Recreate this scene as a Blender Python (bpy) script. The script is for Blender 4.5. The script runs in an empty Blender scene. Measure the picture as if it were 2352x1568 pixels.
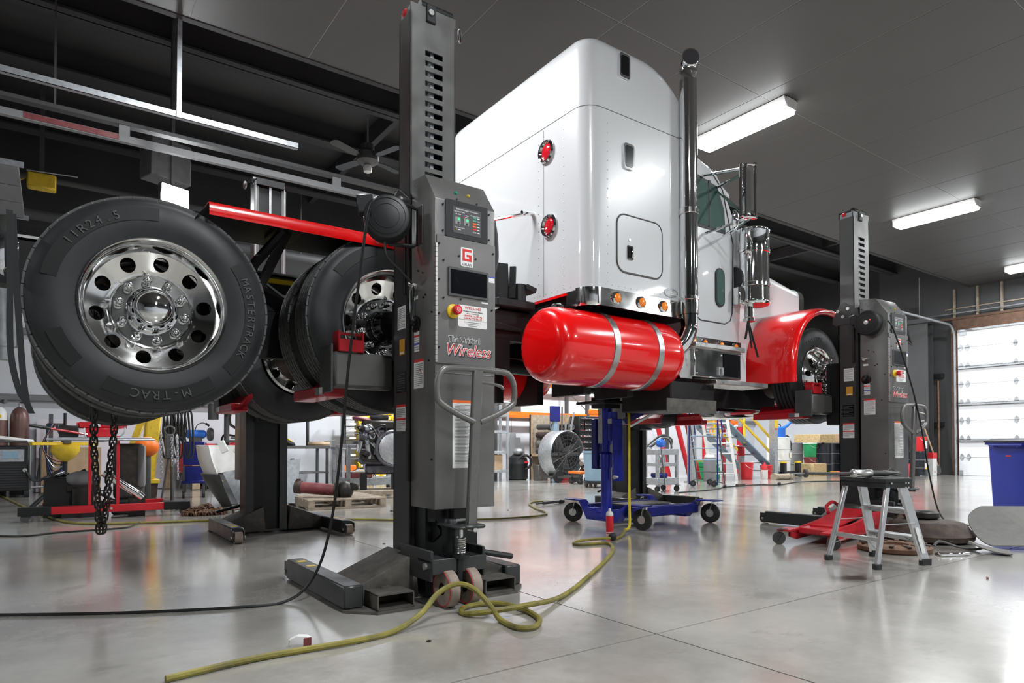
import bpy, bmesh, math, random
from mathutils import Vector, Matrix
random.seed(7)
SC = bpy.context.scene
COL = SC.collection
PI = math.pi
R = math.radians

# ------------------------------------------------------------------ camera
cam_d = bpy.data.cameras.new('camera')
cam_d.sensor_width = 36.0
cam_d.lens = 36.0 * 1500.0 / 2352.0
cam_d.shift_y = 0.0913
cam_d.clip_end = 200
cam_o = bpy.data.objects.new('camera', cam_d)
cam_o.location = (0, 0, 0.785)
cam_o.rotation_euler = (R(91.0), 0, R(-35.23))
COL.objects.link(cam_o)
SC.camera = cam_o

# ------------------------------------------------------------------ world / exposure
world = bpy.data.worlds.new('world')
SC.world = world
world.use_nodes = True
world.node_tree.nodes['Background'].inputs[0].default_value = (0.80, 0.85, 0.92, 1)
world.node_tree.nodes['Background'].inputs[1].default_value = 0.02
SC.view_settings.view_transform = 'Standard'
SC.view_settings.look = 'None'
SC.view_settings.gamma = 1.0
SC.view_settings.use_curve_mapping = False
SC.view_settings.exposure = 0.32
LAMP_W = 140.0      # one ceiling fixture
FAR_FILL_W = 260.0       # each added fill lamp over the far bay
FLOOD_W = 110.0

# ------------------------------------------------------------------ materials
MATS = {}
def nd(t, kind, **kw):
    n = t.nodes.new(kind)
    for k, v in kw.items():
        setattr(n, k, v)
    return n
def mat(name, col, rough=0.5, metal=0.0, coat=0.0, var=0.0, scale=8.0, bump=0.0, bscale=60.0, rvar=0.0,
        alpha=1.0, trans=0.0, emit=None, estr=0.0, dirt=None, dirtamt=0.0, dscale=3.0, ior=1.45, aniso=0.0):
    m = bpy.data.materials.new(name); m.use_nodes = True
    t = m.node_tree; b = t.nodes['Principled BSDF']
    c4 = (col[0], col[1], col[2], 1)
    b.inputs['Base Color'].default_value = c4
    b.inputs['Roughness'].default_value = rough
    b.inputs['Metallic'].default_value = metal
    b.inputs['Coat Weight'].default_value = coat
    b.inputs['Coat Roughness'].default_value = 0.03
    b.inputs['IOR'].default_value = ior
    b.inputs['Transmission Weight'].default_value = trans
    b.inputs['Alpha'].default_value = alpha
    if emit:
        b.inputs['Emission Color'].default_value = (emit[0], emit[1], emit[2], 1)
        b.inputs['Emission Strength'].default_value = estr
    if var or bump or rvar or dirtamt:
        tc = nd(t, 'ShaderNodeTexCoord')
        nz = nd(t, 'ShaderNodeTexNoise'); nz.inputs['Scale'].default_value = scale; nz.inputs['Detail'].default_value = 6
        t.links.new(tc.outputs['Object'], nz.inputs['Vector'])
        out = None
        if var:
            mx = nd(t, 'ShaderNodeMix', data_type='RGBA')
            mx.inputs[6].default_value = (col[0]*(1-var), col[1]*(1-var), col[2]*(1-var), 1)
            mx.inputs[7].default_value = (min(1, col[0]*(1+var)), min(1, col[1]*(1+var)), min(1, col[2]*(1+var)), 1)
            rp = nd(t, 'ShaderNodeMapRange'); rp.inputs[1].default_value = 0.3; rp.inputs[2].default_value = 0.7
            t.links.new(nz.outputs[0], rp.inputs[0]); t.links.new(rp.outputs[0], mx.inputs[0])
            out = mx.outputs[2]
            t.links.new(out, b.inputs['Base Color'])
        if dirtamt:
            n2 = nd(t, 'ShaderNodeTexNoise'); n2.inputs['Scale'].default_value = dscale; n2.inputs['Detail'].default_value = 8
            n2.inputs['Roughness'].default_value = 0.7
            t.links.new(tc.outputs['Object'], n2.inputs['Vector'])
            r2 = nd(t, 'ShaderNodeMapRange'); r2.inputs[1].default_value = 0.62 - 0.3*dirtamt; r2.inputs[2].default_value = 0.75
            r2.inputs[4].default_value = min(1, 0.4 + dirtamt)
            t.links.new(n2.outputs[0], r2.inputs[0])
            m2 = nd(t, 'ShaderNodeMix', data_type='RGBA')
            m2.inputs[6].default_value = c4; m2.inputs[7].default_value = (dirt[0], dirt[1], dirt[2], 1)
            if out: t.links.new(out, m2.inputs[6])
            t.links.new(r2.outputs[0], m2.inputs[0]); t.links.new(m2.outputs[2], b.inputs['Base Color'])
        if rvar:
            r3 = nd(t, 'ShaderNodeMapRange'); r3.inputs[1].default_value = 0.3; r3.inputs[2].default_value = 0.7
            r3.inputs[3].default_value = max(0.02, rough-rvar); r3.inputs[4].default_value = rough+rvar
            t.links.new(nz.outputs[0], r3.inputs[0]); t.links.new(r3.outputs[0], b.inputs['Roughness'])
        if bump:
            n4 = nd(t, 'ShaderNodeTexNoise'); n4.inputs['Scale'].default_value = bscale; n4.inputs['Detail'].default_value = 4
            t.links.new(tc.outputs['Object'], n4.inputs['Vector'])
            bp = nd(t, 'ShaderNodeBump'); bp.inputs['Strength'].default_value = bump; bp.inputs['Distance'].default_value = 0.01
            t.links.new(n4.outputs[0], bp.inputs['Height']); t.links.new(bp.outputs[0], b.inputs['Normal'])
    MATS[name] = m
    return m

mat('truck_white', (0.62, 0.63, 0.645), 0.28, coat=0.8)
mat('truck_red', (0.84, 0.003, 0.004), 0.22, coat=1.0)
mat('chrome', (0.86, 0.87, 0.88), 0.05, 1.0)
mat('polished', (0.80, 0.80, 0.79), 0.12, 1.0, rvar=0.05, scale=5)
mat('brushed', (0.60, 0.60, 0.59), 0.32, 1.0, rvar=0.08, scale=14)
mat('aluminium', (0.62, 0.63, 0.64), 0.38, 0.9, var=0.08, scale=20)
mat('galvanised', (0.42, 0.44, 0.46), 0.45, 0.8, var=0.18, scale=24)
mat('zinc', (0.70, 0.70, 0.68), 0.3, 0.9)
mat('lift_paint', (0.055, 0.057, 0.058), 0.36, 0.35, var=0.12, scale=9, bump=0.06, bscale=500, rvar=0.06)
mat('mast_paint', (0.125, 0.125, 0.122), 0.36, 0.35, var=0.08, scale=9, rvar=0.06)
mat('tread', (0.095, 0.096, 0.094), 0.7, var=0.2, scale=10)
mat('lift_panel', (0.165, 0.163, 0.158), 0.34, 0.4, var=0.10, scale=5, bump=0.05, bscale=500, rvar=0.08)
mat('lift_dark', (0.018, 0.019, 0.02), 0.42, 0.2, var=0.2, scale=9)
mat('dusty_steel', (0.11, 0.105, 0.095), 0.6, 0.3, var=0.25, scale=14, dirt=(0.22, 0.19, 0.15), dirtamt=0.35, dscale=9)
mat('black_metal', (0.012, 0.012, 0.013), 0.4, 0.2, var=0.2)
mat('black_gloss', (0.006, 0.006, 0.007), 0.12, coat=0.4)
mat('black_plastic', (0.016, 0.017, 0.018), 0.45, bump=0.04, bscale=300)
mat('grey_plastic', (0.07, 0.072, 0.075), 0.4)
mat('rubber', (0.017, 0.018, 0.019), 0.62, var=0.25, scale=6, rvar=0.1)
mat('rubber_side', (0.026, 0.027, 0.029), 0.5, var=0.25, scale=5, rvar=0.08)
mat('rubber_band', (0.012, 0.0125, 0.013), 0.6)
mat('rubber_text', (0.085, 0.087, 0.09), 0.45)
mat('undercarriage', (0.010, 0.009, 0.010), 0.5, 0.2, var=0.4, scale=5, bump=0.1, bscale=40)
mat('glass', (0.10, 0.20, 0.17), 0.03, 0.0, coat=0.5, alpha=0.55)
mat('screen_glass', (0.006, 0.007, 0.009), 0.06, coat=1.0, dirt=(0.05, 0.06, 0.07), dirtamt=0.12, dscale=14)
mat('amber', (0.85, 0.22, 0.01), 0.15, coat=0.8, emit=(0.9, 0.25, 0.01), estr=0.12)
mat('lamp_red', (0.55, 0.01, 0.02), 0.12, coat=0.9)
mat('red_enamel', (0.52, 0.012, 0.022), 0.35, coat=0.3, var=0.1)
mat('red_worn', (0.50, 0.012, 0.022), 0.38, coat=0.3, var=0.15, dirt=(0.09, 0.03, 0.03), dirtamt=0.22, dscale=10)
mat('red_plastic', (0.66, 0.02, 0.03), 0.4)
mat('maroon', (0.20, 0.045, 0.05), 0.5, var=0.3, dirt=(0.16, 0.13, 0.12), dirtamt=0.3, dscale=8)
mat('yellow', (0.80, 0.55, 0.02), 0.42, var=0.08)
mat('yellow_worn', (0.68, 0.47, 0.03), 0.5, var=0.15, dirt=(0.12, 0.09, 0.04), dirtamt=0.25, dscale=12)
mat('hose_yellow', (0.235, 0.205, 0.035), 0.55, var=0.35, scale=6, dirt=(0.09, 0.08, 0.05), dirtamt=0.5, dscale=7)
mat('hose_bright', (0.62, 0.50, 0.02), 0.45, var=0.2, scale=10)
mat('cable_black', (0.012, 0.012, 0.012), 0.45)
mat('orange', (0.80, 0.16, 0.01), 0.45, var=0.1)
mat('blue_paint', (0.015, 0.026, 0.32), 0.35, 0.1, coat=0.3, var=0.2)
mat('blue_dark', (0.010, 0.016, 0.16), 0.38, 0.1, var=0.25)
mat('blue_plastic', (0.012, 0.025, 0.25), 0.42, var=0.12, scale=4)
mat('blue_bright', (0.02, 0.14, 0.58), 0.4)
mat('blue_pale', (0.22, 0.33, 0.42), 0.5, var=0.1)
mat('green', (0.02, 0.28, 0.10), 0.4)
mat('white_plastic', (0.72, 0.72, 0.70), 0.45, var=0.06)
mat('white_board', (0.70, 0.66, 0.71), 0.7)
mat('paper', (0.78, 0.78, 0.77), 0.6)
mat('ink', (0.03, 0.03, 0.035), 0.6)
mat('ink_grey', (0.25, 0.25, 0.26), 0.6)
mat('label_red', (0.68, 0.03, 0.03), 0.5)
mat('label_orange', (0.85, 0.16, 0.03), 0.5)
mat('label_blue', (0.08, 0.11, 0.45), 0.5)
mat('label_amber', (0.62, 0.30, 0.03), 0.5)
mat('wood', (0.42, 0.30, 0.19), 0.7, var=0.25, scale=12, bump=0.1, bscale=50)
mat('wood_grey', (0.30, 0.25, 0.19), 0.75, var=0.3, scale=12, bump=0.12, bscale=50)
mat('osb', (0.45, 0.34, 0.17), 0.8, var=0.35, scale=30, bump=0.1, bscale=60)
mat('brown_timber', (0.10, 0.055, 0.035), 0.7, var=0.3, scale=8)
mat('cardboard', (0.42, 0.29, 0.18), 0.85, var=0.1)
mat('rust', (0.14, 0.075, 0.045), 0.7, 0.3, var=0.4, scale=14, bump=0.2, bscale=60)
mat('rust_dark', (0.07, 0.05, 0.042), 0.65, 0.4, var=0.4, scale=12, bump=0.15, bscale=60)
mat('grease', (0.035, 0.033, 0.03), 0.45, 0.3, var=0.4, scale=10, bump=0.15, bscale=40)
mat('engine_grey', (0.12, 0.12, 0.14), 0.4, 0.5, var=0.4, scale=9, bump=0.2, bscale=40)
mat('bottle_brown', (0.16, 0.085, 0.075), 0.35, 0.2, var=0.15)
mat('mat_grey', (0.16, 0.155, 0.145), 0.75, var=0.1, scale=20)
mat('caster_tan', (0.30, 0.24, 0.20), 0.65, var=0.2, scale=16)
mat('drum_dark', (0.018, 0.022, 0.028), 0.3, 0.2, coat=0.3, var=0.2)
mat('wall_white', (0.66, 0.68, 0.72), 0.55, var=0.03, scale=1.5)
mat('wall_dark', (0.06, 0.061, 0.063), 0.6, var=0.12, scale=1.2)
mat('wall_grey', (0.20, 0.205, 0.21), 0.6, var=0.08, scale=1.5)
mat('ceil_panel', (0.056, 0.055, 0.052), 0.5, var=0.06, scale=0.7, bump=0.04, bscale=150)
mat('ceil_seam', (0.17, 0.17, 0.165), 0.5)
mat('roof_dark', (0.034, 0.034, 0.035), 0.75, var=0.2, scale=1.0)
mat('steel_dark', (0.10, 0.10, 0.10), 0.5, 0.5, var=0.15)
mat('door_white', (0.80, 0.82, 0.85), 0.4)
mat('led', (1, 1, 1), 0.5, emit=(0.95, 0.98, 1.0), estr=14.0)
mat('led_flood', (1, 1, 1), 0.5, emit=(0.95, 0.98, 1.0), estr=30.0)
mat('led_green', (0.05, 0.5, 0.2), 0.3, emit=(0.05, 0.9, 0.3), estr=0.4)
mat('led_red', (0.6, 0.02, 0.02), 0.3, emit=(1, 0.05, 0.05), estr=1.2)
mat('lens_green', (0.03, 0.30, 0.18), 0.2)
mat('lens_yellow', (0.55, 0.42, 0.05), 0.2)

# polished concrete
def concrete():
    m = bpy.data.materials.new('concrete'); m.use_nodes = True
    t = m.node_tree; b = t.nodes['Principled BSDF']
    tc = nd(t, 'ShaderNodeNewGeometry')
    def noise(sc, det=6, ro=0.6, st=(1, 1, 1)):
        mp = nd(t, 'ShaderNodeMapping'); mp.inputs['Scale'].default_value = st
        n = nd(t, 'ShaderNodeTexNoise'); n.inputs['Scale'].default_value = sc; n.inputs['Detail'].default_value = det
        n.inputs['Roughness'].default_value = ro
        t.links.new(tc.outputs['Position'], mp.inputs[0]); t.links.new(mp.outputs[0], n.inputs['Vector']); return n.outputs[0]
    def ramp(src, a, z, lo, hi):
        r = nd(t, 'ShaderNodeMapRange'); r.inputs[1].default_value = a; r.inputs[2].default_value = z
        r.inputs[3].default_value = lo; r.inputs[4].default_value = hi
        t.links.new(src, r.inputs[0]); return r.outputs[0]
    def mix(fac, a, c):
        x = nd(t, 'ShaderNodeMix', data_type='RGBA')
        t.links.new(fac, x.inputs[0])
        for i, v in ((6, a), (7, c)):
            if isinstance(v, tuple): x.inputs[i].default_value = v
            else: t.links.new(v, x.inputs[i])
        return x.outputs[2]
    big = ramp(noise(0.42, 6, 0.6), 0.33, 0.67, 0, 1)
    c1 = mix(big, (0.25, 0.238, 0.212, 1), (0.44, 0.428, 0.395, 1))
    mid = ramp(noise(3.2, 9, 0.68), 0.38, 0.68, 0, 0.6)
    c2 = mix(mid, c1, (0.50, 0.483, 0.445, 1))
    st = ramp(noise(1.3, 9, 0.72, (1, 2.2, 1)), 0.60, 0.80, 0, 0.75)
    c3 = mix(st, c2, (0.14, 0.128, 0.112, 1))
    sp = ramp(noise(16, 6, 0.7), 0.70, 0.78, 0, 0.6)
    c4 = mix(sp, c3, (0.06, 0.055, 0.05, 1))
    # oil and rust stains where the machines stand
    def spot(x, y, r, sx, amt, col, prev, nz):
        mp = nd(t, 'ShaderNodeMapping'); mp.vector_type = 'POINT'; mp.inputs['Location'].default_value = (-x/(r*sx), -y/r, 0); mp.inputs['Scale'].default_value = (1/(r*sx), 1/r, 0)
        t.links.new(tc.outputs['Position'], mp.inputs[0])
        ln = nd(t, 'ShaderNodeVectorMath', operation='LENGTH'); t.links.new(mp.outputs[0], ln.inputs[0])
        ad = nd(t, 'ShaderNodeMath', operation='MULTIPLY_ADD'); t.links.new(nz, ad.inputs[0]); ad.inputs[1].default_value = 2.2; t.links.new(ln.outputs['Value'], ad.inputs[2])
        return mix(ramp(ad.outputs[0], 1.35, 1.95, amt, 0), prev, col)
    nz = noise(5.0, 9, 0.75)
    for (x, y, r, sx, amt, col) in ((3.93, 2.02, .16, 1.3, .95, (.035, .03, .026, 1)), (3.9, 2.2, .34, 1.2, .45, (.13, .115, .09, 1)), (3.1, 2.05, .12, 1.5, .5, (.11, .1, .085, 1)), (3.6, 4.6, .55, 1.3, .45, (.17, .135, .09, 1)),
                                    (5.3, 4.3, .75, 1.2, .55, (.12, .11, .09, 1)), (5.4, 2.4, .7, 1.4, .5, (.12, .105, .085, 1)), (1.2, 2.2, .5, 1.5, .4, (.17, .15, .12, 1)), (.3, 3.6, .6, 1.6, .45, (.13, .12, .10, 1)), (1.0, 5.2, .7, 1.6, .4, (.14, .13, .115, 1)), (8.2, 3.6, .9, 1.6, .35, (.14, .13, .115, 1))):
        c4 = spot(x, y, r, sx, amt, col, c4, nz)
    t.links.new(c4, b.inputs['Base Color'])
    rr = ramp(noise(1.8, 6, 0.6), 0.3, 0.7, 0.15, 0.27)
    t.links.new(rr, b.inputs['Roughness'])
    b.inputs['Coat Weight'].default_value = 0.85; b.inputs['Coat Roughness'].default_value = 0.13
    bp = nd(t, 'ShaderNodeBump'); bp.inputs['Strength'].default_value = 0.07; bp.inputs['Distance'].default_value = 0.01
    t.links.new(noise(2.2, 4), bp.inputs['Height']); t.links.new(bp.outputs[0], b.inputs['Normal'])
    t.links.new(bp.outputs[0], b.inputs['Coat Normal'])
    MATS['concrete'] = m
concrete()
mat('joint', (0.05, 0.047, 0.043), 0.8)

# ------------------------------------------------------------------ mesh builder
def V(*a): return Vector(a if len(a) > 1 else a[0])
def basis(d):
    d = Vector(d).normalized()
    u = d.orthogonal().normalized() if abs(d.z) > 0.999 else Vector((0, 0, 1)).cross(d).normalized()
    return u, d.cross(u).normalized(), d
class MB:
    def __init__(s): s.bm = bmesh.new()
    def box(s, c, d, rot=None, b=0.0, seg=1):
        M = Matrix.Translation(Vector(c))
        if rot is not None:
            if isinstance(rot, (int, float)): M = M @ Matrix.Rotation(rot, 4, 'Z')
            elif isinstance(rot, Matrix): M = M @ rot
            else: M = M @ Matrix.Rotation(rot[2], 4, 'Z') @ Matrix.Rotation(rot[1], 4, 'Y') @ Matrix.Rotation(rot[0], 4, 'X')
        r = bmesh.ops.create_cube(s.bm, size=1, matrix=M @ Matrix.Diagonal((d[0], d[1], d[2], 1)))
        if b:
            ed = list({e for v in r['verts'] for e in v.link_edges})
            bmesh.ops.bevel(s.bm, geom=ed, offset=min(b, 0.45*min(d)), segments=seg, affect='EDGES', profile=0.5)
        return s
    def b2(s, x0, x1, y0, y1, z0, z1, b=0.0, seg=1):
        return s.box(((x0+x1)/2, (y0+y1)/2, (z0+z1)/2), (abs(x1-x0), abs(y1-y0), abs(z1-z0)), None, b, seg)
    def bar(s, p, q, w, h=None, b=0.0, up=None):
        p, q = Vector(p), Vector(q); d = q-p
        u, v, n = basis(d)
        if up is not None:
            n = d.normalized(); u = Vector(up).cross(n).normalized(); v = n.cross(u)
        M = Matrix((u, v, n)).transposed().to_4x4()
        return s.box((p+q)/2, (w, h or w, d.length), M, b)
    def ring(s, pts): return [s.bm.verts.new(p) for p in pts]
    def bridge(s, a, c, closed=True):
        n = len(a)
        for i in range(n if closed else n-1):
            j = (i+1) % n
            try: s.bm.faces.new((a[i], a[j], c[j], c[i]))
            except ValueError: pass
    def face(s, vs):
        try: return s.bm.faces.new(vs)
        except ValueError: return None
    def loft(s, rings, cap=True, closed=True):
        rs = [s.ring(r) for r in rings]
        for a, c in zip(rs, rs[1:]): s.bridge(a, c, closed)
        if cap:
            s.face(list(reversed(rs[0]))); s.face(rs[-1])
        return s
    def cyl(s, p, q, r, r2=None, n=16, cap=True):
        p, q = Vector(p), Vector(q); u, v, w = basis(q-p); r2 = r if r2 is None else r2
        f = lambda o, rr: [o + (u*math.cos(a)+v*math.sin(a))*rr for a in [2*PI*i/n for i in range(n)]]
        return s.loft([f(p, r), f(q, r2)], cap)
    def tube(s, path, r, n=8, cap=True, closed=False):
        P = [Vector(p) for p in path]; N = len(P); rings = []
        prev = None
        for i in range(N):
            a = P[(i-1) % N] if (closed or i > 0) else P[i]; c = P[(i+1) % N] if (closed or i < N-1) else P[i]
            d = (c-a)
            d = d.normalized() if d.length > 1e-9 else Vector((0, 0, 1))
            if prev is None: u, v, _ = basis(d)
            else:
                u = prev - d*prev.dot(d)
                u = u.normalized() if u.length > 1e-6 else basis(d)[0]
                v = d.cross(u)
            prev = u
            rr = r(i/(N-1)) if callable(r) else r
            rings.append([P[i] + (u*math.cos(t)+v*math.sin(t))*rr for t in [2*PI*k/n for k in range(n)]])
        if closed:
            rs = [s.ring(q) for q in rings]
            for i in range(N): s.bridge(rs[i], rs[(i+1) % N])
        else: s.loft(rings, cap)
        return s
    def lathe(s, prof, o=(0, 0, 0), ax=(0, 0, 1), n=32, cap=False):
        o = Vector(o); u, v, w = basis(ax)
        return s.loft([[o + w*h + (u*math.cos(a)+v*math.sin(a))*r for a in [2*PI*i/n for i in range(n)]] for r, h in prof], cap)
    def prism(s, poly, o, u, v, t, b=0.0):
        o, u, v = Vector(o), Vector(u), Vector(v); w = u.cross(v).normalized()*t
        a = s.ring([o+u*x+v*y for x, y in poly]); c = s.ring([o+u*x+v*y+w for x, y in poly])
        n = len(a); fs = [s.face(list(reversed(a))), s.face(c)]
        for i in range(n): fs.append(s.face((a[i], a[(i+1) % n], c[(i+1) % n], c[i])))
        if b:
            ed = list({e for x in a+c for e in x.link_edges})
            bmesh.ops.bevel(s.bm, geom=ed, offset=b, segments=2, affect='EDGES', profile=0.5)
        return s
    def quad(s, *p): s.face(s.ring(p)); return s
    def sphere(s, c, r, sc=(1, 1, 1), u=16, v=10):
        M = Matrix.Translation(Vector(c)) @ Matrix.Diagonal((r*sc[0], r*sc[1], r*sc[2], 1))
        bmesh.ops.create_uvsphere(s.bm, u_segments=u, v_segments=v, radius=1, matrix=M); return s
    def torus(s, c, ax, R_, r, n=32, k=8, sx=1.0):
        u, v, w = basis(ax); c = Vector(c)
        return s.tube([c + u*math.cos(a)*R_*sx + v*math.sin(a)*R_ for a in [2*PI*i/n for i in range(n)]], r, k, closed=True)
    def mesh(s, name, mt, smooth=True, ang=38):
        me = bpy.data.meshes.new(name)
        bmesh.ops.recalc_face_normals(s.bm, faces=s.bm.faces)
        s.bm.to_mesh(me); s.bm.free()
        if smooth and len(me.polygons):
            me.polygons.foreach_set('use_smooth', [True]*len(me.polygons))
            me.set_sharp_from_angle(angle=R(ang))
        me.materials.append(MATS[mt]); return me
    def build(s, name, mt, parent=None, label=None, smooth=True, ang=38):
        return put(name, s.mesh(name, mt, smooth, ang), parent, label)
WORLD = {}          # things whose parts are modelled in room coordinates
def put(name, me, parent=None, label=None, loc=None, rot=None):
    o = bpy.data.objects.new(name, me); COL.objects.link(o)
    if parent is not None:
        o.parent = parent
        if parent.name in WORLD:
            w = WORLD[parent.name]; loc = -w if loc is None else Vector(loc)-w
    if label: o['label'] = label
    if loc is not None: o.location = loc
    if rot is not None: o.rotation_euler = rot
    return o
def thing(name, label, cat, loc=(0, 0, 0), rz=0.0, group=None):
    o = bpy.data.objects.new(name, None); COL.objects.link(o)
    o.empty_display_size = 0.1; o.location = loc; o.rotation_euler = (0, 0, rz)
    o['label'] = label; o['category'] = cat
    if group: o['group'] = group
    return o
def wthing(name, label, cat, loc, group=None):
    o = thing(name, label, cat, loc, 0, group); WORLD[o.name] = Vector(loc); return o
def tag(o, label, cat, group=None):
    o['label'] = label; o['category'] = cat
    if group: o['group'] = group
    return o
def struct(o, label=None):
    o['kind'] = 'structure'
    if label: o['label'] = label
    return o
def copy_tree(o, parent=None, label=None, loc=None, rz=None):
    c = o.copy(); COL.objects.link(c); c.parent = parent
    if label: c['label'] = label
    if loc is not None: c.location = loc
    if rz is not None: c.rotation_euler = (0, 0, rz)
    for ch in list(o.children): copy_tree(ch, c)
    return c
def rrect(w, h, r, n=5, cx=0.0, cy=0.0):
    pts = []
    for k, (sx, sy) in enumerate(((1, 1), (-1, 1), (-1, -1), (1, -1))):
        for i in range(n+1):
            a = PI/2*k + PI/2*i/n
            pts.append((cx+sx*(w/2-r)+r*math.cos(a), cy+sy*(h/2-r)+r*math.sin(a)))
    return pts
def smooth_path(pts, k=8, closed=False):
    P = [Vector(p) for p in pts]; out = []; n = len(P)
    for i in range(n if closed else n-1):
        g = lambda j: P[j % n] if closed else P[max(0, min(n-1, j))]
        a, b_, c, d = g(i-1), g(i), g(i+1), g(i+2)
        for q in range(k):
            t = q/k
            out.append(0.5*((2*b_)+(c-a)*t+(2*a-5*b_+4*c-d)*t*t+(3*b_-a-3*c+d)*t**3))
    if not closed: out.append(P[-1])
    return out
def text_mesh(body, size, mt, ext=0.0008, shear=0.0, sx=1.0, align='CENTER', off=0.0):
    cu = bpy.data.curves.new('lettering', 'FONT'); cu.body = body; cu.size = size; cu.extrude = ext; cu.shear = shear
    cu.align_x = align; cu.align_y = 'CENTER'; cu.offset = off; cu.resolution_u = 3
    ob = bpy.data.objects.new('lettering', cu); COL.objects.link(ob)
    dg = bpy.context.evaluated_depsgraph_get(); dg.update()
    me = bpy.data.meshes.new_from_object(ob.evaluated_get(dg))
    bpy.data.objects.remove(ob); bpy.data.curves.remove(cu)
    if sx != 1.0: me.transform(Matrix.Diagonal((sx, 1, 1, 1)))
    me.materials.clear(); me.materials.append(MATS[mt]); return me
# orientation matrices for flat print: x axis, y axis of the text in the parent's space
def orient(me, o, xa, ya):
    x, y = Vector(xa).normalized(), Vector(ya).normalized(); z = x.cross(y)
    M = Matrix((x, y, z)).transposed().to_4x4(); M.translation = Vector(o)
    me.transform(M); return me
def letter(body, size, mt, o, xa, ya, parent, name='lettering', **k):
    return put(name, orient(text_mesh(body, size, mt, **k), o, xa, ya), parent)
# ================================================================== the building
XR, YF, YB, XL = 20.3, 13.9, -10.0, -8.5     # right wall, far wall, wall behind the camera, left wall
ZC, YE = 5.1, 7.2                           # ceiling height and far edge of the low ceiling
fl = MB().b2(XL, XR, YB, YF, -0.20, -0.012).build('floor', 'joint', smooth=False); struct(fl, 'polished concrete slab floor with saw-cut joints')
xs = [XL, -2.5, 2.08, 7.0, 12.0, 16.5, XR]; ys = [YB, -6.5, -2.3, 1.90, 5.9, 9.9, YF]
for i in range(len(xs)-1):
    for j in range(len(ys)-1):
        MB().b2(xs[i]+.004, xs[i+1]-.004, ys[j]+.004, ys[j+1]-.004, -0.05, 0.0).build('slab', 'concrete', fl, smooth=False)
# ceiling: liner panels on a lighter backing
ce = MB().b2(XL, XR, YB, YE, ZC+.012, ZC+.10).build('ceiling', 'ceil_seam', smooth=False); struct(ce, 'dark grey lined ceiling over the near bays')
pw, plen = 1.2, 2.45
pm = MB().box((0, 0, 0), (pw-.014, plen-.014, .003)).mesh('panel', 'ceil_panel', False)
nx = int((XR-XL)/pw)+1; ny = int((YE-YB)/plen)
for i in range(nx):
    for j in range(ny):
        x = XL+pw*(i+.5); y = YE-plen*(j+.5)
        if x+pw/2 > XR: continue
        put('panel', pm, ce, loc=(x, y, ZC+.0105))
struct(MB().b2(XL, XR, YE, YE+.08, ZC, 6.3).build('trim_1', 'roof_dark', smooth=False), 'dark fascia where the low ceiling ends')
struct(MB().b2(XL, XR, YE, YF, 6.3, 6.4).build('ceiling_far', 'roof_dark', smooth=False), 'high dark roof over the far bay')
# far wall: white below, dark above, steel girts
wf = MB().b2(XL, XR, YF, YF+.15, 0, 3.75).build('wall_far', 'wall_white', smooth=False); struct(wf, 'white lined far wall')
MB().b2(XL, XR, YF-.02, YF+.15, 3.75, 6.3).build('upper_wall', 'roof_dark', wf, smooth=False)
for z in (1.62, 2.75):
    MB().b2(XL, XR, YF-.10, YF, z-.05, z+.05).build('girt', 'wall_grey', wf, smooth=False)
for x in (-4.0, 0.6, 5.2, 9.8, 14.4):
    MB().b2(x-.004, x+.004, YF-.004, YF, 0, 3.75).build('panel_seam', 'wall_grey', wf, smooth=False)
struct(MB().b2(XL-.15, XL, YB, YF, 0, 6.3).build('wall_left', 'wall_grey', smooth=False), 'grey wall at the left end')
wb_ = struct(MB().b2(XL, XR, YB-.15, YB, 0, 2.6).build('wall_back', 'wall_white', smooth=False), 'wall behind the viewer'); MB().b2(XL, XR, YB-.15, YB, 2.6, 6.3).build('upper_wall', 'wall_dark', wb_, smooth=False)
# right wall with the overhead door
D0, D1, DZ = 3.0, 7.53, 3.96
wr = MB()
wr.b2(XR, XR+.2, D1, 9.6, 0, 6.3); wr.b2(XR, XR+.2, YB, D0, 0, 6.3); wr.b2(XR, XR+.2, D0, D1, DZ+.28, 6.3)
wr = wr.build('wall_right', 'wall_dark', smooth=False); struct(wr, 'dark grey wall with exposed studs beside the overhead door')
MB().b2(XR, XR+.2, 9.6, YF, 0, 3.9).build('white_liner', 'wall_white', wr, 'white lined end of the right wall', smooth=False); MB().b2(XR, XR+.2, 9.6, YF, 3.9, 6.3).build('upper_liner', 'roof_dark', wr, smooth=False)
MB().b2(XR-.05, XR+.2, D0-.3, D1+.12, DZ, DZ+.30).build('header', 'brown_timber', wr, 'brown timber header over the door', smooth=False)
for k in range(9):
    y = 3.2+k*.55
    MB().b2(XR-.06, XR, y-.025, y+.025, DZ+.34, ZC).build('stud', 'wood_grey', wr, smooth=False)
MB().b2(XR-.07, XR, D0-.3, D1+.4, DZ+.30, DZ+.36).build('plate', 'brown_timber', wr, smooth=False)
MB().b2(XR-.03, XR, D0, D1+.3, ZC-.55, ZC-.52).build('bridging', 'wood_grey', wr, smooth=False)
for z in (1.4, 2.75): MB().b2(XR-.12, XR, D1+.35, 9.6, z-.06, z+.06).build('girt', 'lift_dark', wr, smooth=False)
MB().b2(XR-.10, XR+.1, D1+.02, D1+.14, 0, DZ+.1).build('jamb', 'brown_timber', wr, 'rusty brown door jamb', smooth=False)
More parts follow.
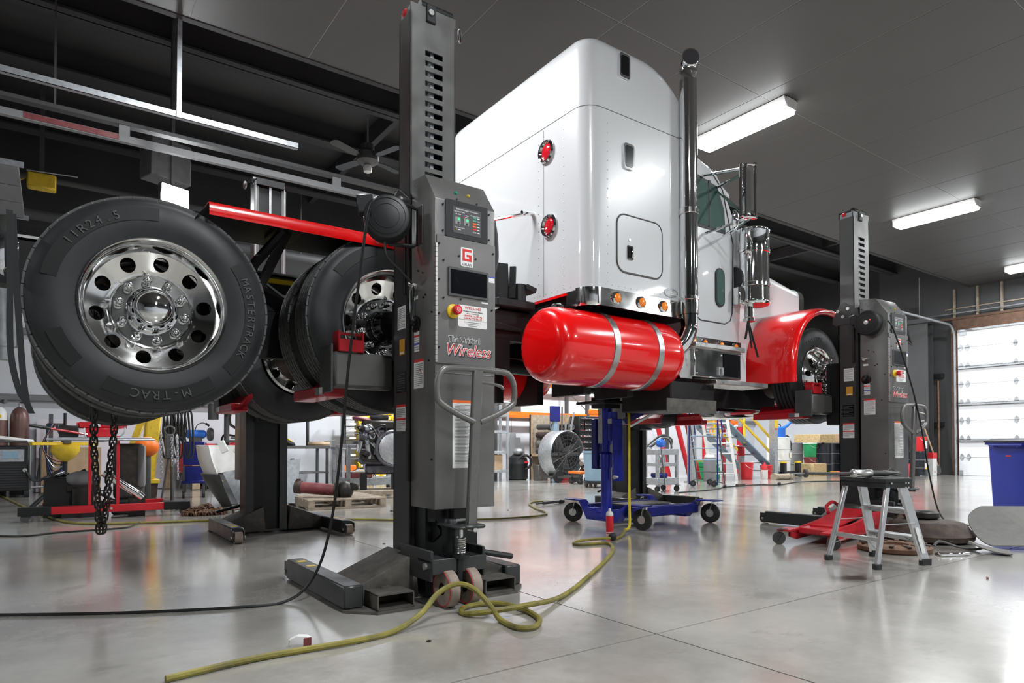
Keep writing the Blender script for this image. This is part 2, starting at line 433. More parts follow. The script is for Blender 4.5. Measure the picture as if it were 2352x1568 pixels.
# steel column and grey posts between door and lift
co = thing('building_column', 'wide grey steel column by the overhead door corner', 'column', (XR-.5, 8.30, 0))
mb = MB(); mb.box((0, 0, 2.1), (.30, .016, 4.2)); mb.box((-.15, 0, 2.1), (.016, .55, 4.2)); mb.box((.15, 0, 2.1), (.016, .55, 4.2)); mb.build('web', 'wall_dark', co, smooth=False)
MB().box((0, 0, .01), (.4, .6, .02)).build('base_plate', 'wall_dark', co, smooth=False)
MB().box((0, 0, 4.25), (.45, .8, .12)).build('cap_plate', 'wall_dark', co, smooth=False)
MB().bar((-.1, .2, 3.6), (-1.2, .9, 5.0), .2, .02).build('knee_brace', 'wall_dark', co, smooth=False)
# overhead sectional door
door = thing('door_1', 'white sectional overhead door with hinges and steel struts', 'door', (XR, 0, 0)); door['kind'] = 'structure'
del door['category']
nsec = 8; sh = DZ/nsec
for k in range(nsec):
    s_ = MB().box((-.03, (D0+D1)/2, sh*(k+.5)), (.045, D1-D0, sh-.006), None, .004).build('door_section', 'door_white', door, smooth=False)
hm = MB(); hm.prism([(-.05, 0), (-.04, .05), (0, .10), (.04, .05), (.05, 0), (.04, -.05), (0, -.10), (-.04, -.05)], (0, 0, 0), (0, 1, 0), (0, 0, 1), -.008)
hm.cyl((-.014, -.05, 0), (-.014, .05, 0), .010, n=8)
hm = hm.mesh('hinge', 'galvanised')
for k in range(1, nsec):
    for y in (D1-.08, D1-.24, D1-1.32, D1-2.45):
        put('hinge', hm, door, loc=(-.056, y, sh*k))
for k in (2, 4, 6):
    m_ = MB(); z = sh*k-.09
    m_.b2(-.10, -.052, D0+.02, D1-.02, z, z+.012); m_.b2(-.10, -.09, D0+.02, D1-.02, z, z+.07); m_.b2(-.10, -.052, D0+.02, D1-.02, z+.058, z+.07)
    m_.build('strut', 'galvanised', door, smooth=False)
MB().b2(-.09, -.052, D0, D1, DZ-.05, DZ).build('top_strut', 'galvanised', door, smooth=False)
MB().b2(-.07, -.052, D1-.1, D1-.02, .01, .14).build('bottom_bracket', 'galvanised', door, smooth=False)
MB().b2(-.07, -.052, D1-.22, D1-.06, DZ-.16, DZ-.08).build('top_bracket', 'galvanised', door, smooth=False)
for yy, sgn in ((D1+.05, 1), (D0-.05, -1)):
    pth = [(XR-.12, yy, 0), (XR-.12, yy, DZ-.25)] + [(XR-.12-.38*(1-math.cos(a)), yy, DZ-.25+.38*math.sin(a)) for a in [PI/2*i/8 for i in range(1, 9)]] + [(XR-5.2, yy, DZ+.16)]
    tr = thing('door_track', 'galvanised door track curving into the ceiling at the ' + ('corner side' if sgn > 0 else 'near side') + ' of the overhead door', 'track', (0, 0, 0))
    MB().tube(pth, .03, 6).build('rail', 'galvanised', tr)
    for xx in (XR-2.2, XR-4.9): MB().bar((xx, yy, DZ+.16), (xx, yy, ZC), .035, .005).build('hanger', 'galvanised', tr, smooth=False)
# conduit lines on the right wall
cd = thing('electrical_conduit', 'thin grey conduit running above the overhead door and down', 'conduit')
pp = [(XR-.15, 3.0, 4.42), (XR-.15, 8.45, 4.42), (XR-.15, 8.45, 3.05), (XR-.15, 8.62, 3.0), (XR-.15, 8.62, 1.2)]
MB().tube(pp, .016, 6).build('pipe', 'galvanised', cd)
MB().box((XR-.15, 8.62, 1.15), (.08, .10, .16), None, .01).build('switch_box', 'galvanised', cd)
# ---- lamps of the near ceiling
def fixture(x, y, z, n, hidden_group):
    t = thing('ceiling_light', n, 'light', (x, y, z), 0, 'linear lights on the low ceiling')
    m_ = MB(); m_.prism([(-.15, .10), (-.10, 0), (.10, 0), (.15, .10)], (0, .68, 0), (1, 0, 0), (0, 0, 1), 1.36)
    m_.build('housing', 'white_plastic', t, smooth=False)
    m_ = MB(); m_.b2(-.14, .14, -.66, .66, -.05, -.002, .03, 2); m_.build('diffuser', 'led', t)
    for yy in (-.68, .68): MB().b2(-.1, .1, yy-.012, yy+.012, -.02, .1).build('end_cap', 'white_plastic', t, smooth=False)
    la = bpy.data.lights.new('lamp', 'AREA'); la.shape = 'RECTANGLE'; la.size = .26; la.size_y = 1.3; la.energy = LAMP_W; la.color = (.96, .985, 1.0)
    lo = bpy.data.objects.new('lamp', la); COL.objects.link(lo); lo.parent = t; lo.location = (0, 0, -.06)
lx = [-5.0, 1.65, 7.47, 13.2, 18.8]; lys = [5.25, .2, -4.8]
nm = {(7.47, 5.25): 'bright linear ceiling light behind the exhaust stack', (13.2, 5.25): 'bright linear ceiling light above the far right lift',
      (18.8, 5.25): 'bright linear ceiling light nearest the overhead door'}
for x in lx:
    for y in lys:
        if x < -4 and y < 5: continue
        fixture(x, y, ZC-.10, nm.get((x, y), 'linear ceiling light out of view behind the viewer'), 1)
# ---- fill lamps added out of sight behind the truck to brighten the far wall
for x, y in ((5.6, 10.6), (8.3, 10.6), (11.8, 10.6), (14.6, 10.6)):
    t = thing('added_far_lamp', 'round fill lamp added out of sight behind the truck to brighten the far wall', 'light', (x, y, 5.6), 0, 'added fill lamps of the far bay')
    MB().lathe([(.03, .30), (.06, .28), (.08, .12), (.26, .02), (.26, -.02)], n=20, cap=True).build('housing', 'steel_dark', t)
    MB().cyl((0, 0, -.03), (0, 0, -.021), .24, n=20).build('diffuser', 'led', t)
    MB().cyl((0, 0, .3), (0, 0, .7), .008, n=6).build('hook_rod', 'steel_dark', t)
    la = bpy.data.lights.new('lamp', 'AREA'); la.shape = 'DISK'; la.size = .46; la.energy = FAR_FILL_W; la.color = (.96, .98, 1.0)
    lo = bpy.data.objects.new('lamp', la); COL.objects.link(lo); lo.parent = t; lo.location = (0, 0, -.04)
# ================================================================== the truck
TY = 4.885                                  # centre line
truck = wthing('truck', 'white semi truck tractor with red tanks and fenders raised on column lifts', 'truck', (3.6, TY, 0.95))
def mir(y): return 2*TY-y
# ---- wheels -------------------------------------------------------
def tire_prof(ro, w, rb):
    d = ro-rb; p = [(rb, -.045), (rb+.012, -.022), (rb+.30*d, -.004), (rb+.55*d, 0), (rb+.78*d, -.010), (ro-.022, -.022), (ro-.012, -.030)]
    g = [(ro, -.034)]
    n = 4; seg = (w-.068)/(n+1)
    for k in range(1, n+1):
        h = -.034-seg*k
        g += [(ro, h+.006), (ro-.012, h+.004), (ro-.012, h-.004), (ro, h-.006)]
    g.append((ro, -w+.034))
    return p+g+[(r, -w-h) for r, h in reversed(p)]
def tire_mesh(ro, w, rb): return MB().lathe(tire_prof(ro, w, rb), ax=(0, -1, 0), n=64).mesh('tire', 'rubber_side')
def tread_mesh(ro, w, n=58):
    m_ = MB(); seg = (w-.068)/5
    for row in range(5):
        h0 = -.036-seg*row-.004; h1 = h0-seg+.012
        for k in range(n):
            a0 = 2*PI*(k+.5*(row % 2))/n; da = 2*PI/n*.86; sl = .018*(1 if row % 2 else -1)
            pts = []
            for rr in (ro-.004, ro+.007):
                for (aa, hh, kx) in ((a0, h0, 0), (a0+da, h0, 0), (a0+da, h1, 1), (a0, h1, 1)):
                    t_ = aa+sl*kx/ro*2
                    pts.append(Vector((rr*math.cos(t_), -hh, rr*math.sin(t_))))
            v = m_.ring(pts); m_.face((v[4], v[5], v[6], v[7]))
            for i in range(4): m_.face((v[i], v[(i+1) % 4], v[4+(i+1) % 4], v[4+i]))
    return m_.mesh('tread', 'tread', False)
def arc_text(body, r, a_mid, size, mt, h=.0015, step=None):
    bm = bmesh.new(); n = len(body); step = step or size*.74/r
    for i, ch in enumerate(body):
        if ch == ' ': continue
        a = a_mid+step*((n-1)/2-i)
        me = text_mesh(ch, size, mt, .0012)
        up = Vector((math.cos(a), 0, math.sin(a))); xa = Vector((math.sin(a), 0, -math.cos(a)))
        orient(me, up*r+Vector((0, -h, 0)), xa, up)
        bm.from_mesh(me); bpy.data.meshes.remove(me)
    me = bpy.data.meshes.new('lettering'); bm.to_mesh(me); bm.free(); me.materials.append(MATS[mt]); return me
def arc_patch(r0, r1, a0, a1, h, mt):
    m_ = MB(); n = 20
    a = m_.ring([(r0*math.cos(t), -h, r0*math.sin(t)) for t in [a0+(a1-a0)*i/n for i in range(n+1)]])
    c = m_.ring([(r1*math.cos(t), -h+.006, r1*math.sin(t)) for t in [a0+(a1-a0)*i/n for i in range(n+1)]])
    m_.bridge(a, c, False); return m_.mesh('sidewall_band', mt)
def holed_disc(m_, r0, r1, rh, hole, zf, n=10, k=24, rad=6):
    # annulus r0..r1 with n round holes at radius rh
    for s_ in range(n):
        ac = 2*PI*s_/n; hw = PI/n
        cen = Vector((rh*math.cos(ac), rh*math.sin(ac)))
        bd = []
        for i in range(k):
            f = i/k*4; e = int(f); t = f-e
            if e == 0: r_, a_ = r1, -hw+2*hw*t
            elif e == 1: r_, a_ = r1+(r0-r1)*t, hw
            elif e == 2: r_, a_ = r0, hw-2*hw*t
            else: r_, a_ = r0+(r1-r0)*t, -hw
            bd.append(Vector((r_*math.cos(ac+a_), r_*math.sin(ac+a_))))
        hp = []
        for b_ in bd: hp.append(cen+(b_-cen).normalized()*hole)
        rings = []
        for q in range(4):
            t = q/3
            rings.append([bd[i]*(1-t)+hp[i]*t for i in range(k)])
        rs = [m_.ring([(p.x, -zf(p.length), p.y) for p in rg]) for rg in rings]
        rs.append(m_.ring([(p.x, -zf(p.length)+.022, p.y) for p in hp]))
        for a, c in zip(rs, rs[1:]): m_.bridge(a, c)
def rim_rear():
    m_ = MB()
    m_.lathe([(.300, -.29), (.318, -.28), (.318, -.04), (.334, -.030), (.336, -.016), (.331, -.010), (.322, -.016), (.312, -.030), (.306, -.055), (.301, -.10), (.297, -.135), (.296, -.150)], ax=(0, -1, 0), n=64)
    zf = lambda r: -.150-.045*max(0, min(1, (.296-r)/.10))
    holed_disc(m_, .190, .296, .247, .036, zf)
    m_.lathe([(.190, -.195), (.184, -.188), (.180, -.192), (.118, -.192), (.115, -.192)], ax=(0, -1, 0), n=64)
    bmesh.ops.remove_doubles(m_.bm, verts=m_.bm.verts, dist=.0004)
    return m_.mesh('wheel', 'polished')
def rim_steer():
    m_ = MB()
    m_.lathe([(.262, -.25), (.282, -.24), (.282, -.035), (.296, -.026), (.297, -.014), (.291, -.008), (.282, -.014), (.276, -.026), (.270, -.03)], ax=(0, -1, 0), n=64)
    zf = lambda r: -.03+.085*max(0, min(1, (.270-r)/.10))**.8
    holed_disc(m_, .165, .270, .222, .032, zf)
    m_.lathe([(.165, .055), (.160, .06), (.10, .06)], ax=(0, -1, 0), n=64)
    bmesh.ops.remove_doubles(m_.bm, verts=m_.bm.verts, dist=.0004)
    return m_.mesh('wheel', 'polished')
TR = tire_mesh(.532, .28, .322); TD = tread_mesh(.537, .28)
TS = tire_mesh(.50, .27, .285)
RR = rim_rear(); RS = rim_steer()
HUB = MB().lathe([(.120, -.150), (.118, -.10), (.113, -.085), (.108, -.070), (.100, -.040), (.082, -.012), (.055, .004), (.025, .010), (.001, .0115)], ax=(0, -1, 0), n=40).mesh('hub_cap', 'chrome')
HUBB = MB().lathe([(.115, -.150), (.110, -.09), (.095, -.06), (.085, -.01), (.080, .0), (.001, .0)], ax=(0, -1, 0), n=40).mesh('hub_cap', 'black_gloss')
RINGB = MB().lathe([(.112, -.148), (.108, -.085), (.098, -.072), (.088, -.08)], ax=(0, -1, 0), n=40).mesh('hub_ring', 'chrome')
LUG = MB().lathe([(.021, -.150), (.022, -.142), (.018, -.138), (.018, -.118), (.021, -.114), (.021, -.106), (.015, -.092), (.006, -.085), (.0005, -.084)], ax=(0, -1, 0), n=14).mesh('lug_nut', 'chrome')
LUGS = MB().lathe([(.020, .06), (.021, .066), (.014, .07), (.013, .105), (.017, .11), (.017, .125), (.006, .14), (.0005, .141)], ax=(0, -1, 0), n=12).mesh('lug_nut', 'chrome')
HUBS = MB().lathe([(.095, .06), (.090, .085), (.075, .095), (.070, .13), (.062, .138), (.001, .140)], ax=(0, -1, 0), n=32).mesh('hub_cap', 'chrome')
DRUM = MB().lathe([(.20, -.30), (.205, -.55), (.08, -.56)], ax=(0, -1, 0), n=24).mesh('brake_drum', 'rust_dark')
def wheel(x, y, z, far=False, kind='rear', rot=0.0, front=True):
    w = put('wheel', RS if kind == 'steer' else RR, truck, loc=(x, y, z), rot=(0, rot, PI if far else 0))
    put('tire', TS if kind == 'steer' else TR, w)
    if kind != 'steer': put('tread', TD, w)['kind'] = 'stuff'
    if front:
        rl, lm = (.145, LUGS) if kind == 'steer' else (.152, LUG)
        for k in range(10):
            a = 2*PI*(k+.5)/10
            put('lug_nut', lm, w, loc=(rl*math.cos(a), 0 if kind == 'steer' else .042, rl*math.sin(a)))
        if kind == 'steer': put('hub_cap', HUBS, w)
        elif kind in ('a', 'rear'): put('hub_cap', HUB, w, loc=(0, .042, 0))
        elif kind == 'b': put('hub_cap', HUBB, w, loc=(0, .042, 0)); put('hub_ring', RINGB, w, loc=(0, .042, 0))
        put('brake_drum', DRUM, w)
    return w
wa = wheel(.424, 3.665, 1.489, kind='a', rot=R(-9))
for body, am, sz in (('11R24.5', R(138), .056), ('MASTERTRACK', R(6), .054), ('M-TRAC', R(-78), .062)):
    o = put('lettering', arc_text(body, .448, am+R(-9), sz, 'rubber_text', .004), wa); o.rotation_euler = (0, R(9), 0)
for a0, a1 in ((98, 178), (-34, 44), (-110, -46), (-150, -128)):
    o = put('sidewall_band', arc_patch(.418, .482, R(a0-9), R(a1-9), .0028, 'rubber_band'), wa); o.rotation_euler = (0, R(9), 0)
wheel(.424, 4.005, 1.489, front=False)
wb = wheel(1.72, 3.665, 1.535, kind='b', rot=R(5))
put('sidewall_band', arc_patch(.418, .482, R(112), R(150), .0028, 'rubber_band'), wb)
wheel(1.72, 4.005, 1.535, front=False)
for x, z in ((.424, 1.489), (1.72, 1.535)):
    wheel(x, mir(3.665), z, True, 'a'); wheel(x, mir(4.005), z, True, front=False)
wc = wheel(6.53, 3.70, 1.521, kind='steer', rot=R(3))
put('lettering', arc_text('FIRESTONE', .385, R(105), .05, 'rubber_text', .003), wc)
wheel(6.53, mir(3.70), 1.521, True, 'steer')
# ---- frame, axles, suspension
for y in (TY-.43, TY+.43):
    MB().b2(-.35, 7.3, y-.04, y+.04, 1.66, 1.92).build('frame_rail', 'undercarriage', truck, smooth=False)
for x in (-.2, .9, 2.3, 3.3, 4.6): MB().b2(x-.06, x+.06, TY-.42, TY+.42, 1.70, 1.88).build('cross_member', 'undercarriage', truck, smooth=False)
for x, z in ((.424, 1.489), (1.72, 1.535)):
    m_ = MB(); m_.cyl((x, 4.0, z), (x, mir(4.0), z), .075, n=12); m_.sphere((x, TY, z), .24, (1, .9, .9))
    m_.build('axle', 'undercarriage', truck)
    for y in (TY-.5, TY+.5):
        MB().lathe([(.10, 0), (.13, .03), (.13, .09), (.10, .12), (.13, .15), (.13, .2), (.08, .22)], o=(x+.30, y, z+.02), n=16, cap=True).build('air_spring', 'rubber', truck)
        MB().bar((x-.45, y, 1.75), (x+.35, y, z-.02), .09, .03).build('spring_arm', 'undercarriage', truck, smooth=False)
MB().cyl((6.53, 4.0, 1.48), (6.53, mir(4.0), 1.48), .06, n=12).build('axle', 'undercarriage', truck)
for y in (TY-.43, TY+.43):
    MB().tube([(5.7, y, 1.60), (6.1, y, 1.50), (6.53, y, 1.46), (7.0, y, 1.52), (7.3, y, 1.6)], .045, 6).build('leaf_spring', 'undercarriage', truck)
MB().b2(4.5, 6.75, 4.36, 4.40, 1.19, 1.66).build('splash_panel', 'undercarriage', truck, smooth=False)
m_ = MB(); m_.cyl((3.0, TY, 1.52), (4.9, TY, 1.50), .07, n=12); m_.build('drive_shaft', 'undercarriage', truck)
m_ = MB(); m_.lathe([(.12, 0), (.20, .05), (.24, .3), (.28, .7), (.33, .78), (.33, .95)], o=(4.1, TY, 1.56), ax=(1, 0, 0), n=18, cap=True); m_.b2(5.0, 6.6, TY-.30, TY+.30, 1.25, 2.2, .05)
m_.build('gearbox_and_engine', 'undercarriage', truck)
MB().b2(.62, 1.52, 4.41, 4.45, 1.36, 1.68, .01).build('suspension_frame', 'undercarriage', truck); MB().b2(2.3, 3.1, 4.41, 4.45, 1.40, 1.68, .01).build('air_tank_panel', 'undercarriage', truck)
m_ = MB(); m_.b2(-.35, 3.3, TY-.47, TY-.43, 1.905, 1.935); m_.build('frame_top_trim', 'brushed', truck, smooth=False)
MB().b2(1.02, 1.36, TY-.50, TY-.46, 1.86, 1.885).build('yellow_marker', 'yellow', truck, 'yellow strip on the frame', smooth=False)
m_ = MB()
for k in range(4): m_.tube(smooth_path([(.9+.05*k, 4.35, 1.88), (1.5, 4.30-.03*k, 1.70-.03*k), (2.4, 4.33, 1.82-.03*k), (3.2, 4.4, 1.75)], 6), .014, 6)
m_.build('air_line', 'black_plastic', truck)
# ---- red half fender over the rear wheels with its bracket
FX0, FX1 = .66, 1.95
def sheet(m_, prof, x0, x1, th=.006):
    n = len(prof)
    a = m_.ring([(x0, y, z) for y, z in prof]); c = m_.ring([(x1, y, z) for y, z in prof])
    a2 = m_.ring([(x0, y+.002, z-th) for y, z in prof]); c2 = m_.ring([(x1, y+.002, z-th) for y, z in prof])
    m_.bridge(a, c, False); m_.bridge(a2, c2, False)
    for i in range(n-1):
        m_.face((a[i], a[i+1], a2[i+1], a2[i])); m_.face((c[i], c[i+1], c2[i+1], c2[i]))
    for q in (0, n-1): m_.face((a[q], c[q], c2[q], a2[q]))
for sd in (0, 1):
    m_ = MB(); prof = [(3.655, 1.995), (3.652, 2.03), (3.665, 2.058), (3.70, 2.066), (3.9, 2.068), (4.25, 2.068)]
    if sd: prof = [(mir(y), z) for y, z in prof]
    sheet(m_, prof, FX0, FX1); f_ = m_.build('quarter_fender', 'truck_red', truck)
    m_ = MB(); sheet(m_, [(y+(.010 if not sd else -.010), z-.010) for y, z in prof[1:]], FX0+.004, FX1-.004, .003); m_.build('fender_underside', 'undercarriage', f_)
    m_ = MB(); y0 = 3.66 if not sd else mir(3.66)
    y1 = 4.2 if not sd else mir(4.2)
    m_.quad((FX0, y0, 2.05), (FX0, y1, 2.05), (FX0-.10, y1, 1.96), (FX0-.06, y0, 1.97)); m_.build('end_flap', 'undercarriage', truck, smooth=False)
    m_ = MB(); m_.bar((1.12, y0+(.18 if not sd else -.18), 2.055), (1.05, TY-(.46 if not sd else -.46), 1.70), .05, .03)
    m_.box((1.12, y0+(.25 if not sd else -.25), 2.045), (.16, .3, .025)); m_.tube([(1.1, y0+(.2 if not sd else -.2), 2.04), (.96, y0+(.32 if not sd else -.32), 1.85), (.95, TY-(.45 if not sd else -.45), 1.6)], .03, 8)
    m_.build('fender_bracket', 'black_metal', truck)
# rear end: mud flap hanger, straps, plate
m_ = MB(); m_.cyl((-.24, 3.70, 1.78), (-.24, mir(3.70), 1.78), .03, n=12); m_.build('mud_flap_bar', 'chrome', truck)
m_ = MB(); m_.prism([(-.27, 1.62), (-.18, 1.56), (-.125, 1.63), (-.125, 1.70), (-.145, 1.72), (-.145, 1.80), (-.17, 1.82), (-.23, 1.80), (-.27, 1.74)], (0, 3.76, 0), (1, 0, 0), (0, 0, 1), .10, b=.008)
m_.build('flap_weight', 'chrome', truck, 'chrome mud flap hanger')
m_ = MB(); m_.b2(-.42, -.128, 3.74, 3.76, 1.235, 1.505, .006); m_.b2(-.36, -.15, 3.735, 3.755, 1.175, 1.24, .006); m_.build('rear_plate', 'galvanised', truck, 'dirty aluminium plate', smooth=False)
for k in range(2):
    m_ = MB(); y = 3.52+.05*k
    pts = smooth_path([(-.155+.01*k, y, 1.80), (-.15+.02*k, y, 1.5), (-.145+.035*k, y, 1.2), (-.115+.02*k, y, 1.03), (-.085, y, .97), (-.07, y, .93)], 5)
    m_.loft([[(p.x-.012, p.y-.003, p.z), (p.x+.012, p.y-.003, p.z), (p.x+.012, p.y+.003, p.z), (p.x-.012, p.y+.003, p.z)] for p in pts])
    m_.build('strap', 'rubber', truck, smooth=False)
# ---- sleeper
def outline(x0, x1, y0, y1, rr, rf, n=7):
    P = []
    for (cx, cy, r, a0) in ((x1-rf, y1-rf, rf, 0), (x0+rr, y1-rr, rr, 90), (x0+rr, y0+rr, rr, 180), (x1-rf, y0+rf, rf, 270)):
        for i in range(n+1):
            a = R(a0+90*i/n); P.append((cx+r*math.cos(a), cy+r*math.sin(a)))
    return P
SX0, SX1, SY0 = 3.40, 4.70, 3.80; SY1 = mir(SY0)
def seg_line(x0, x1, y0, y1, rr, rf, extra=10):
    base = outline(x0, x1, y0, y1, rr, rf); out = []
    for i, p in enumerate(base):
        q = base[(i+1) % len(base)]; out.append(p); d = math.hypot(q[0]-p[0], q[1]-p[1])
        if i % 8 == 7:
            for k in range(1, extra): out.append((p[0]+(q[0]-p[0])*k/extra, p[1]+(q[1]-p[1])*k/extra))
    return out
m_ = MB(); ol = seg_line(SX0, SX1, SY0, SY1, .15, .08)
m_.loft([[(x, y, z) for x, y in ol] for z in (2.03, 3.484)], cap=True)
sl = m_.build('sleeper', 'truck_white', truck, 'tall white sleeper cabin body')
def ztop(x):
    t = max(0, (x-4.02)/.62); return 4.075-.40*min(1.1, t)**2.3
m_ = MB(); rings = []
for q in range(9):
    t = q/8
    if q == 0: ins, hf = 0, 0
    elif q == 1: ins, hf = 0, .80
    else:
        a = PI/2*(q-1)/7; ins = .095*(1-math.cos(a)); hf = .80+.20*math.sin(a)
    o2 = seg_line(SX0+ins*.8, SX1-ins*.8, SY0+ins, SY1-ins, .15, .08)
    rings.append([(x, y, 3.492+(ztop(x)-3.492)*hf) for x, y in o2])
for k in (0.75, .5, .25, .06):
    o2 = seg_line(SX0+.08+(1-k)*.5, SX1-.08-(1-k)*.5, TY-(TY-SY0-.095)*k, TY+(TY-SY0-.095)*k, .02, .02)
    rings.append([(x, y, ztop(x)+.02*(1-k)) for x, y in o2])
m_.loft(rings, cap=True); m_.build('sleeper_roof', 'truck_white', truck)
# rivet rows and panel seams
def dome(m_, p, ax, r=.006): m_.lathe([(r, 0), (r*.8, r*.5), (r*.3, r*.75)], o=p, ax=ax, n=6, cap=True)
m_ = MB()
for z in [2.1+.075*i for i in range(18)]:
    dome(m_, (SX0, 4.42, z), (-1, 0, 0)); dome(m_, (SX0, 4.08, z), (-1, 0, 0)); dome(m_, (3.62, SY0, z), (0, -1, 0)); dome(m_, (4.58, SY0, z), (0, -1, 0))
for y in [4.0+.08*i for i in range(22)]: dome(m_, (SX0, y, 2.07), (-1, 0, 0))
for x in [3.6+.07*i for i in range(14)]: dome(m_, (x, SY0, 2.08), (0, -1, 0))
m_.build('rivets', 'truck_white', sl)['kind'] = 'stuff'
MB().b2(SX0-.002, SX0, 4.345, 4.349, 2.05, 3.47).build('panel_seam', 'ink_grey', sl, smooth=False)
MB().b2(4.555, 4.559, SY0-.002, SY0, 2.05, 3.47).build('panel_seam', 'ink_grey', sl, smooth=False)
for y, z in ((4.30, 3.27), (4.262, 2.63)):
    l_ = MB().lathe([(.095, 0), (.100, .016), (.090, .030), (.078, .026), (.066, .006)], o=(SX0, y, z), ax=(-1, 0, 0), n=28).build('marker_bezel', 'chrome', sl)
    m_ = MB(); m_.lathe([(.066, .006), (.060, .014), (.04, .020), (.001, .022)], o=(SX0, y, z), ax=(-1, 0, 0), n=28); m_.build('marker_lamp', 'lamp_red', sl, 'round red marker lamp')
    MB().lathe([(.09, 0), (.095, .05), (.09, .052)], o=(SX0, y, z), ax=(-1, 0, 0), n=28).build('marker_visor', 'chrome', sl) if False else None
for z0, z1, x0 in ((3.80, 3.99, 3.755), (3.06, 3.26, 3.80)):
    f_ = MB().prism(rrect(.118, z1-z0+.012, .026), (x0+.05, SY0, (z0+z1)/2), (1, 0, 0), (0, 0, 1), .016).build('vent_frame', 'chrome', sl)
    MB().prism(rrect(.084, z1-z0-.028, .016), (x0+.05, SY0-.012, (z0+z1)/2), (1, 0, 0), (0, 0, 1), .008).build('vent_pane', 'black_gloss', sl)
hc = (3.985, 2.44)
m_ = MB(); m_.tube([(hc[0]+x, SY0-.004, hc[1]+z) for x, z in rrect(.535, .475, .09, 6)], .006, 6, closed=True); m_.build('hatch_trim', 'steel_dark', sl)
MB().prism(rrect(.52, .46, .085, 6), (hc[0], SY0, hc[1]), (1, 0, 0), (0, 0, 1), .006).build('hatch_door', 'truck_white', sl)
l_ = MB().prism(rrect(.075, .115, .012), (3.86, SY0-.006, 2.37), (1, 0, 0), (0, 0, 1), .008).build('hatch_latch', 'chrome', sl)
MB().box((3.862, SY0-.0155, 2.37), (.048, .004, .088)).build('latch_recess', 'black_gloss', sl)
MB().box((3.878, SY0-.020, 2.37), (.014, .012, .08), None, .003).build('latch_lever', 'chrome', sl)
MB().lathe([(.014, 0), (.012, .005), (.001, .006)], o=(3.86, SY0-.005, 2.475), ax=(0, -1, 0), n=12, cap=True).build('key_lock', 'zinc', sl)
m_ = MB(); m_.prism([(.085*math.cos(a), .04*math.sin(a)) for a in [2*PI*i/28 for i in range(28)]], (4.36, SY0, 2.11), (1, 0, 0), (0, 0, 1), .006)
bd = m_.build('badge', 'galvanised', sl)
letter('unibilt', .058, 'paper', (4.36, SY0-.0068, 2.108), (1, 0, 0), (0, 0, 1), sl, off=.001)
# polished skirt with amber lamps
m_ = MB(); z0, z1 = 1.90, 2.045
ring = [(3.40, 4.05), (3.402, 3.95)] + [(3.55-.15*math.cos(a), 3.93-.14*math.sin(a)) for a in [PI/2*i/8 for i in range(9)]] + [(4.0, 3.79), (4.66, 3.79)]
a = m_.ring([(x, y-.005, z0 if x > 3.5 else z0+.03) for x, y in ring]); c = m_.ring([(x, y, z1) for x, y in ring]); m_.bridge(a, c, False)
a2 = m_.ring([(x+.006, y+.01, z0) for x, y in ring]); c2 = m_.ring([(x+.006, y+.01, z1) for x, y in ring]); m_.bridge(a2, c2, False); m_.bridge(a, a2, False); m_.bridge(c, c2, False)
sk = m_.build('sleeper_skirt', 'polished', truck)
def amber(x, y, z, par, r=.034):
    MB().lathe([(r*1.5, 0), (r*1.45, .008), (r*1.1, .014), (r*.95, .006)], o=(x, y, z), ax=(0, -1, 0), n=22).build('lamp_bezel', 'chrome', par)
    m_ = MB(); m_.lathe([(r, .004), (r*.95, .016), (r*.6, .026), (.001, .029)], o=(x, y, z), ax=(0, -1, 0), n=20); m_.build('amber_lamp', 'amber', par, 'amber marker lamp')
for x in (3.70, 3.98, 4.25, 4.52): amber(x, 3.782, 1.975, sk)
MB().b2(3.45, 4.68, 3.86, mir(3.86), 1.92, 2.03).build('sleeper_floor', 'undercarriage', truck, smooth=False)
MB().b2(3.392, 3.40, 4.05, mir(4.0), 2.005, 2.025).build('rear_red_trim', 'truck_red', truck, smooth=False)
# things behind the sleeper: tracer bar, air hose, pylon
m_ = MB(); m_.tube(smooth_path([(3.38, 4.50, 2.80), (3.30, 4.50, 2.78), (2.85, 4.72, 2.66), (2.55, 4.86, 2.58)], 5), .016, 8); m_.lathe([(.02, 0), (.02, .12)], o=(3.40, 4.50, 2.80), ax=(-1, 0, -.1), n=10, cap=True); m_.build('hose_bar', 'chrome', truck)
m_ = MB(); m_.cyl((2.75, 4.95, 1.9), (2.75, 4.95, 2.55), .022, n=8); m_.build('hose_post', 'chrome', truck)
for k in range(3):
    MB().tube(smooth_path([(2.78+.02*k, 4.92, 2.56), (2.86+.03*k, 4.9, 2.40), (2.90, 4.88+.02*k, 2.1), (3.05, 4.8, 1.95)], 6), .014, 6).build('air_hose', ('red_plastic', 'blue_bright', 'black_plastic')[k], truck)
m_ = MB(); m_.bar((3.02, 4.42, 1.92), (3.0, 4.42, 2.28), .09, .10); m_.bar((3.08, 4.36, 2.0), (3.09, 4.36, 2.26), .035, .05); m_.b2(2.92, 3.30, 4.33, 4.47, 1.92, 1.99, .01); m_.cyl((3.18, 4.40, 1.96), (3.18, 4.40, 2.13), .06, n=12); m_.box((3.26, 4.4, 2.1), (.10, .14, .04), (0, R(15), 0))
m_.build('shock_tower', 'black_plastic', truck, ang=30)
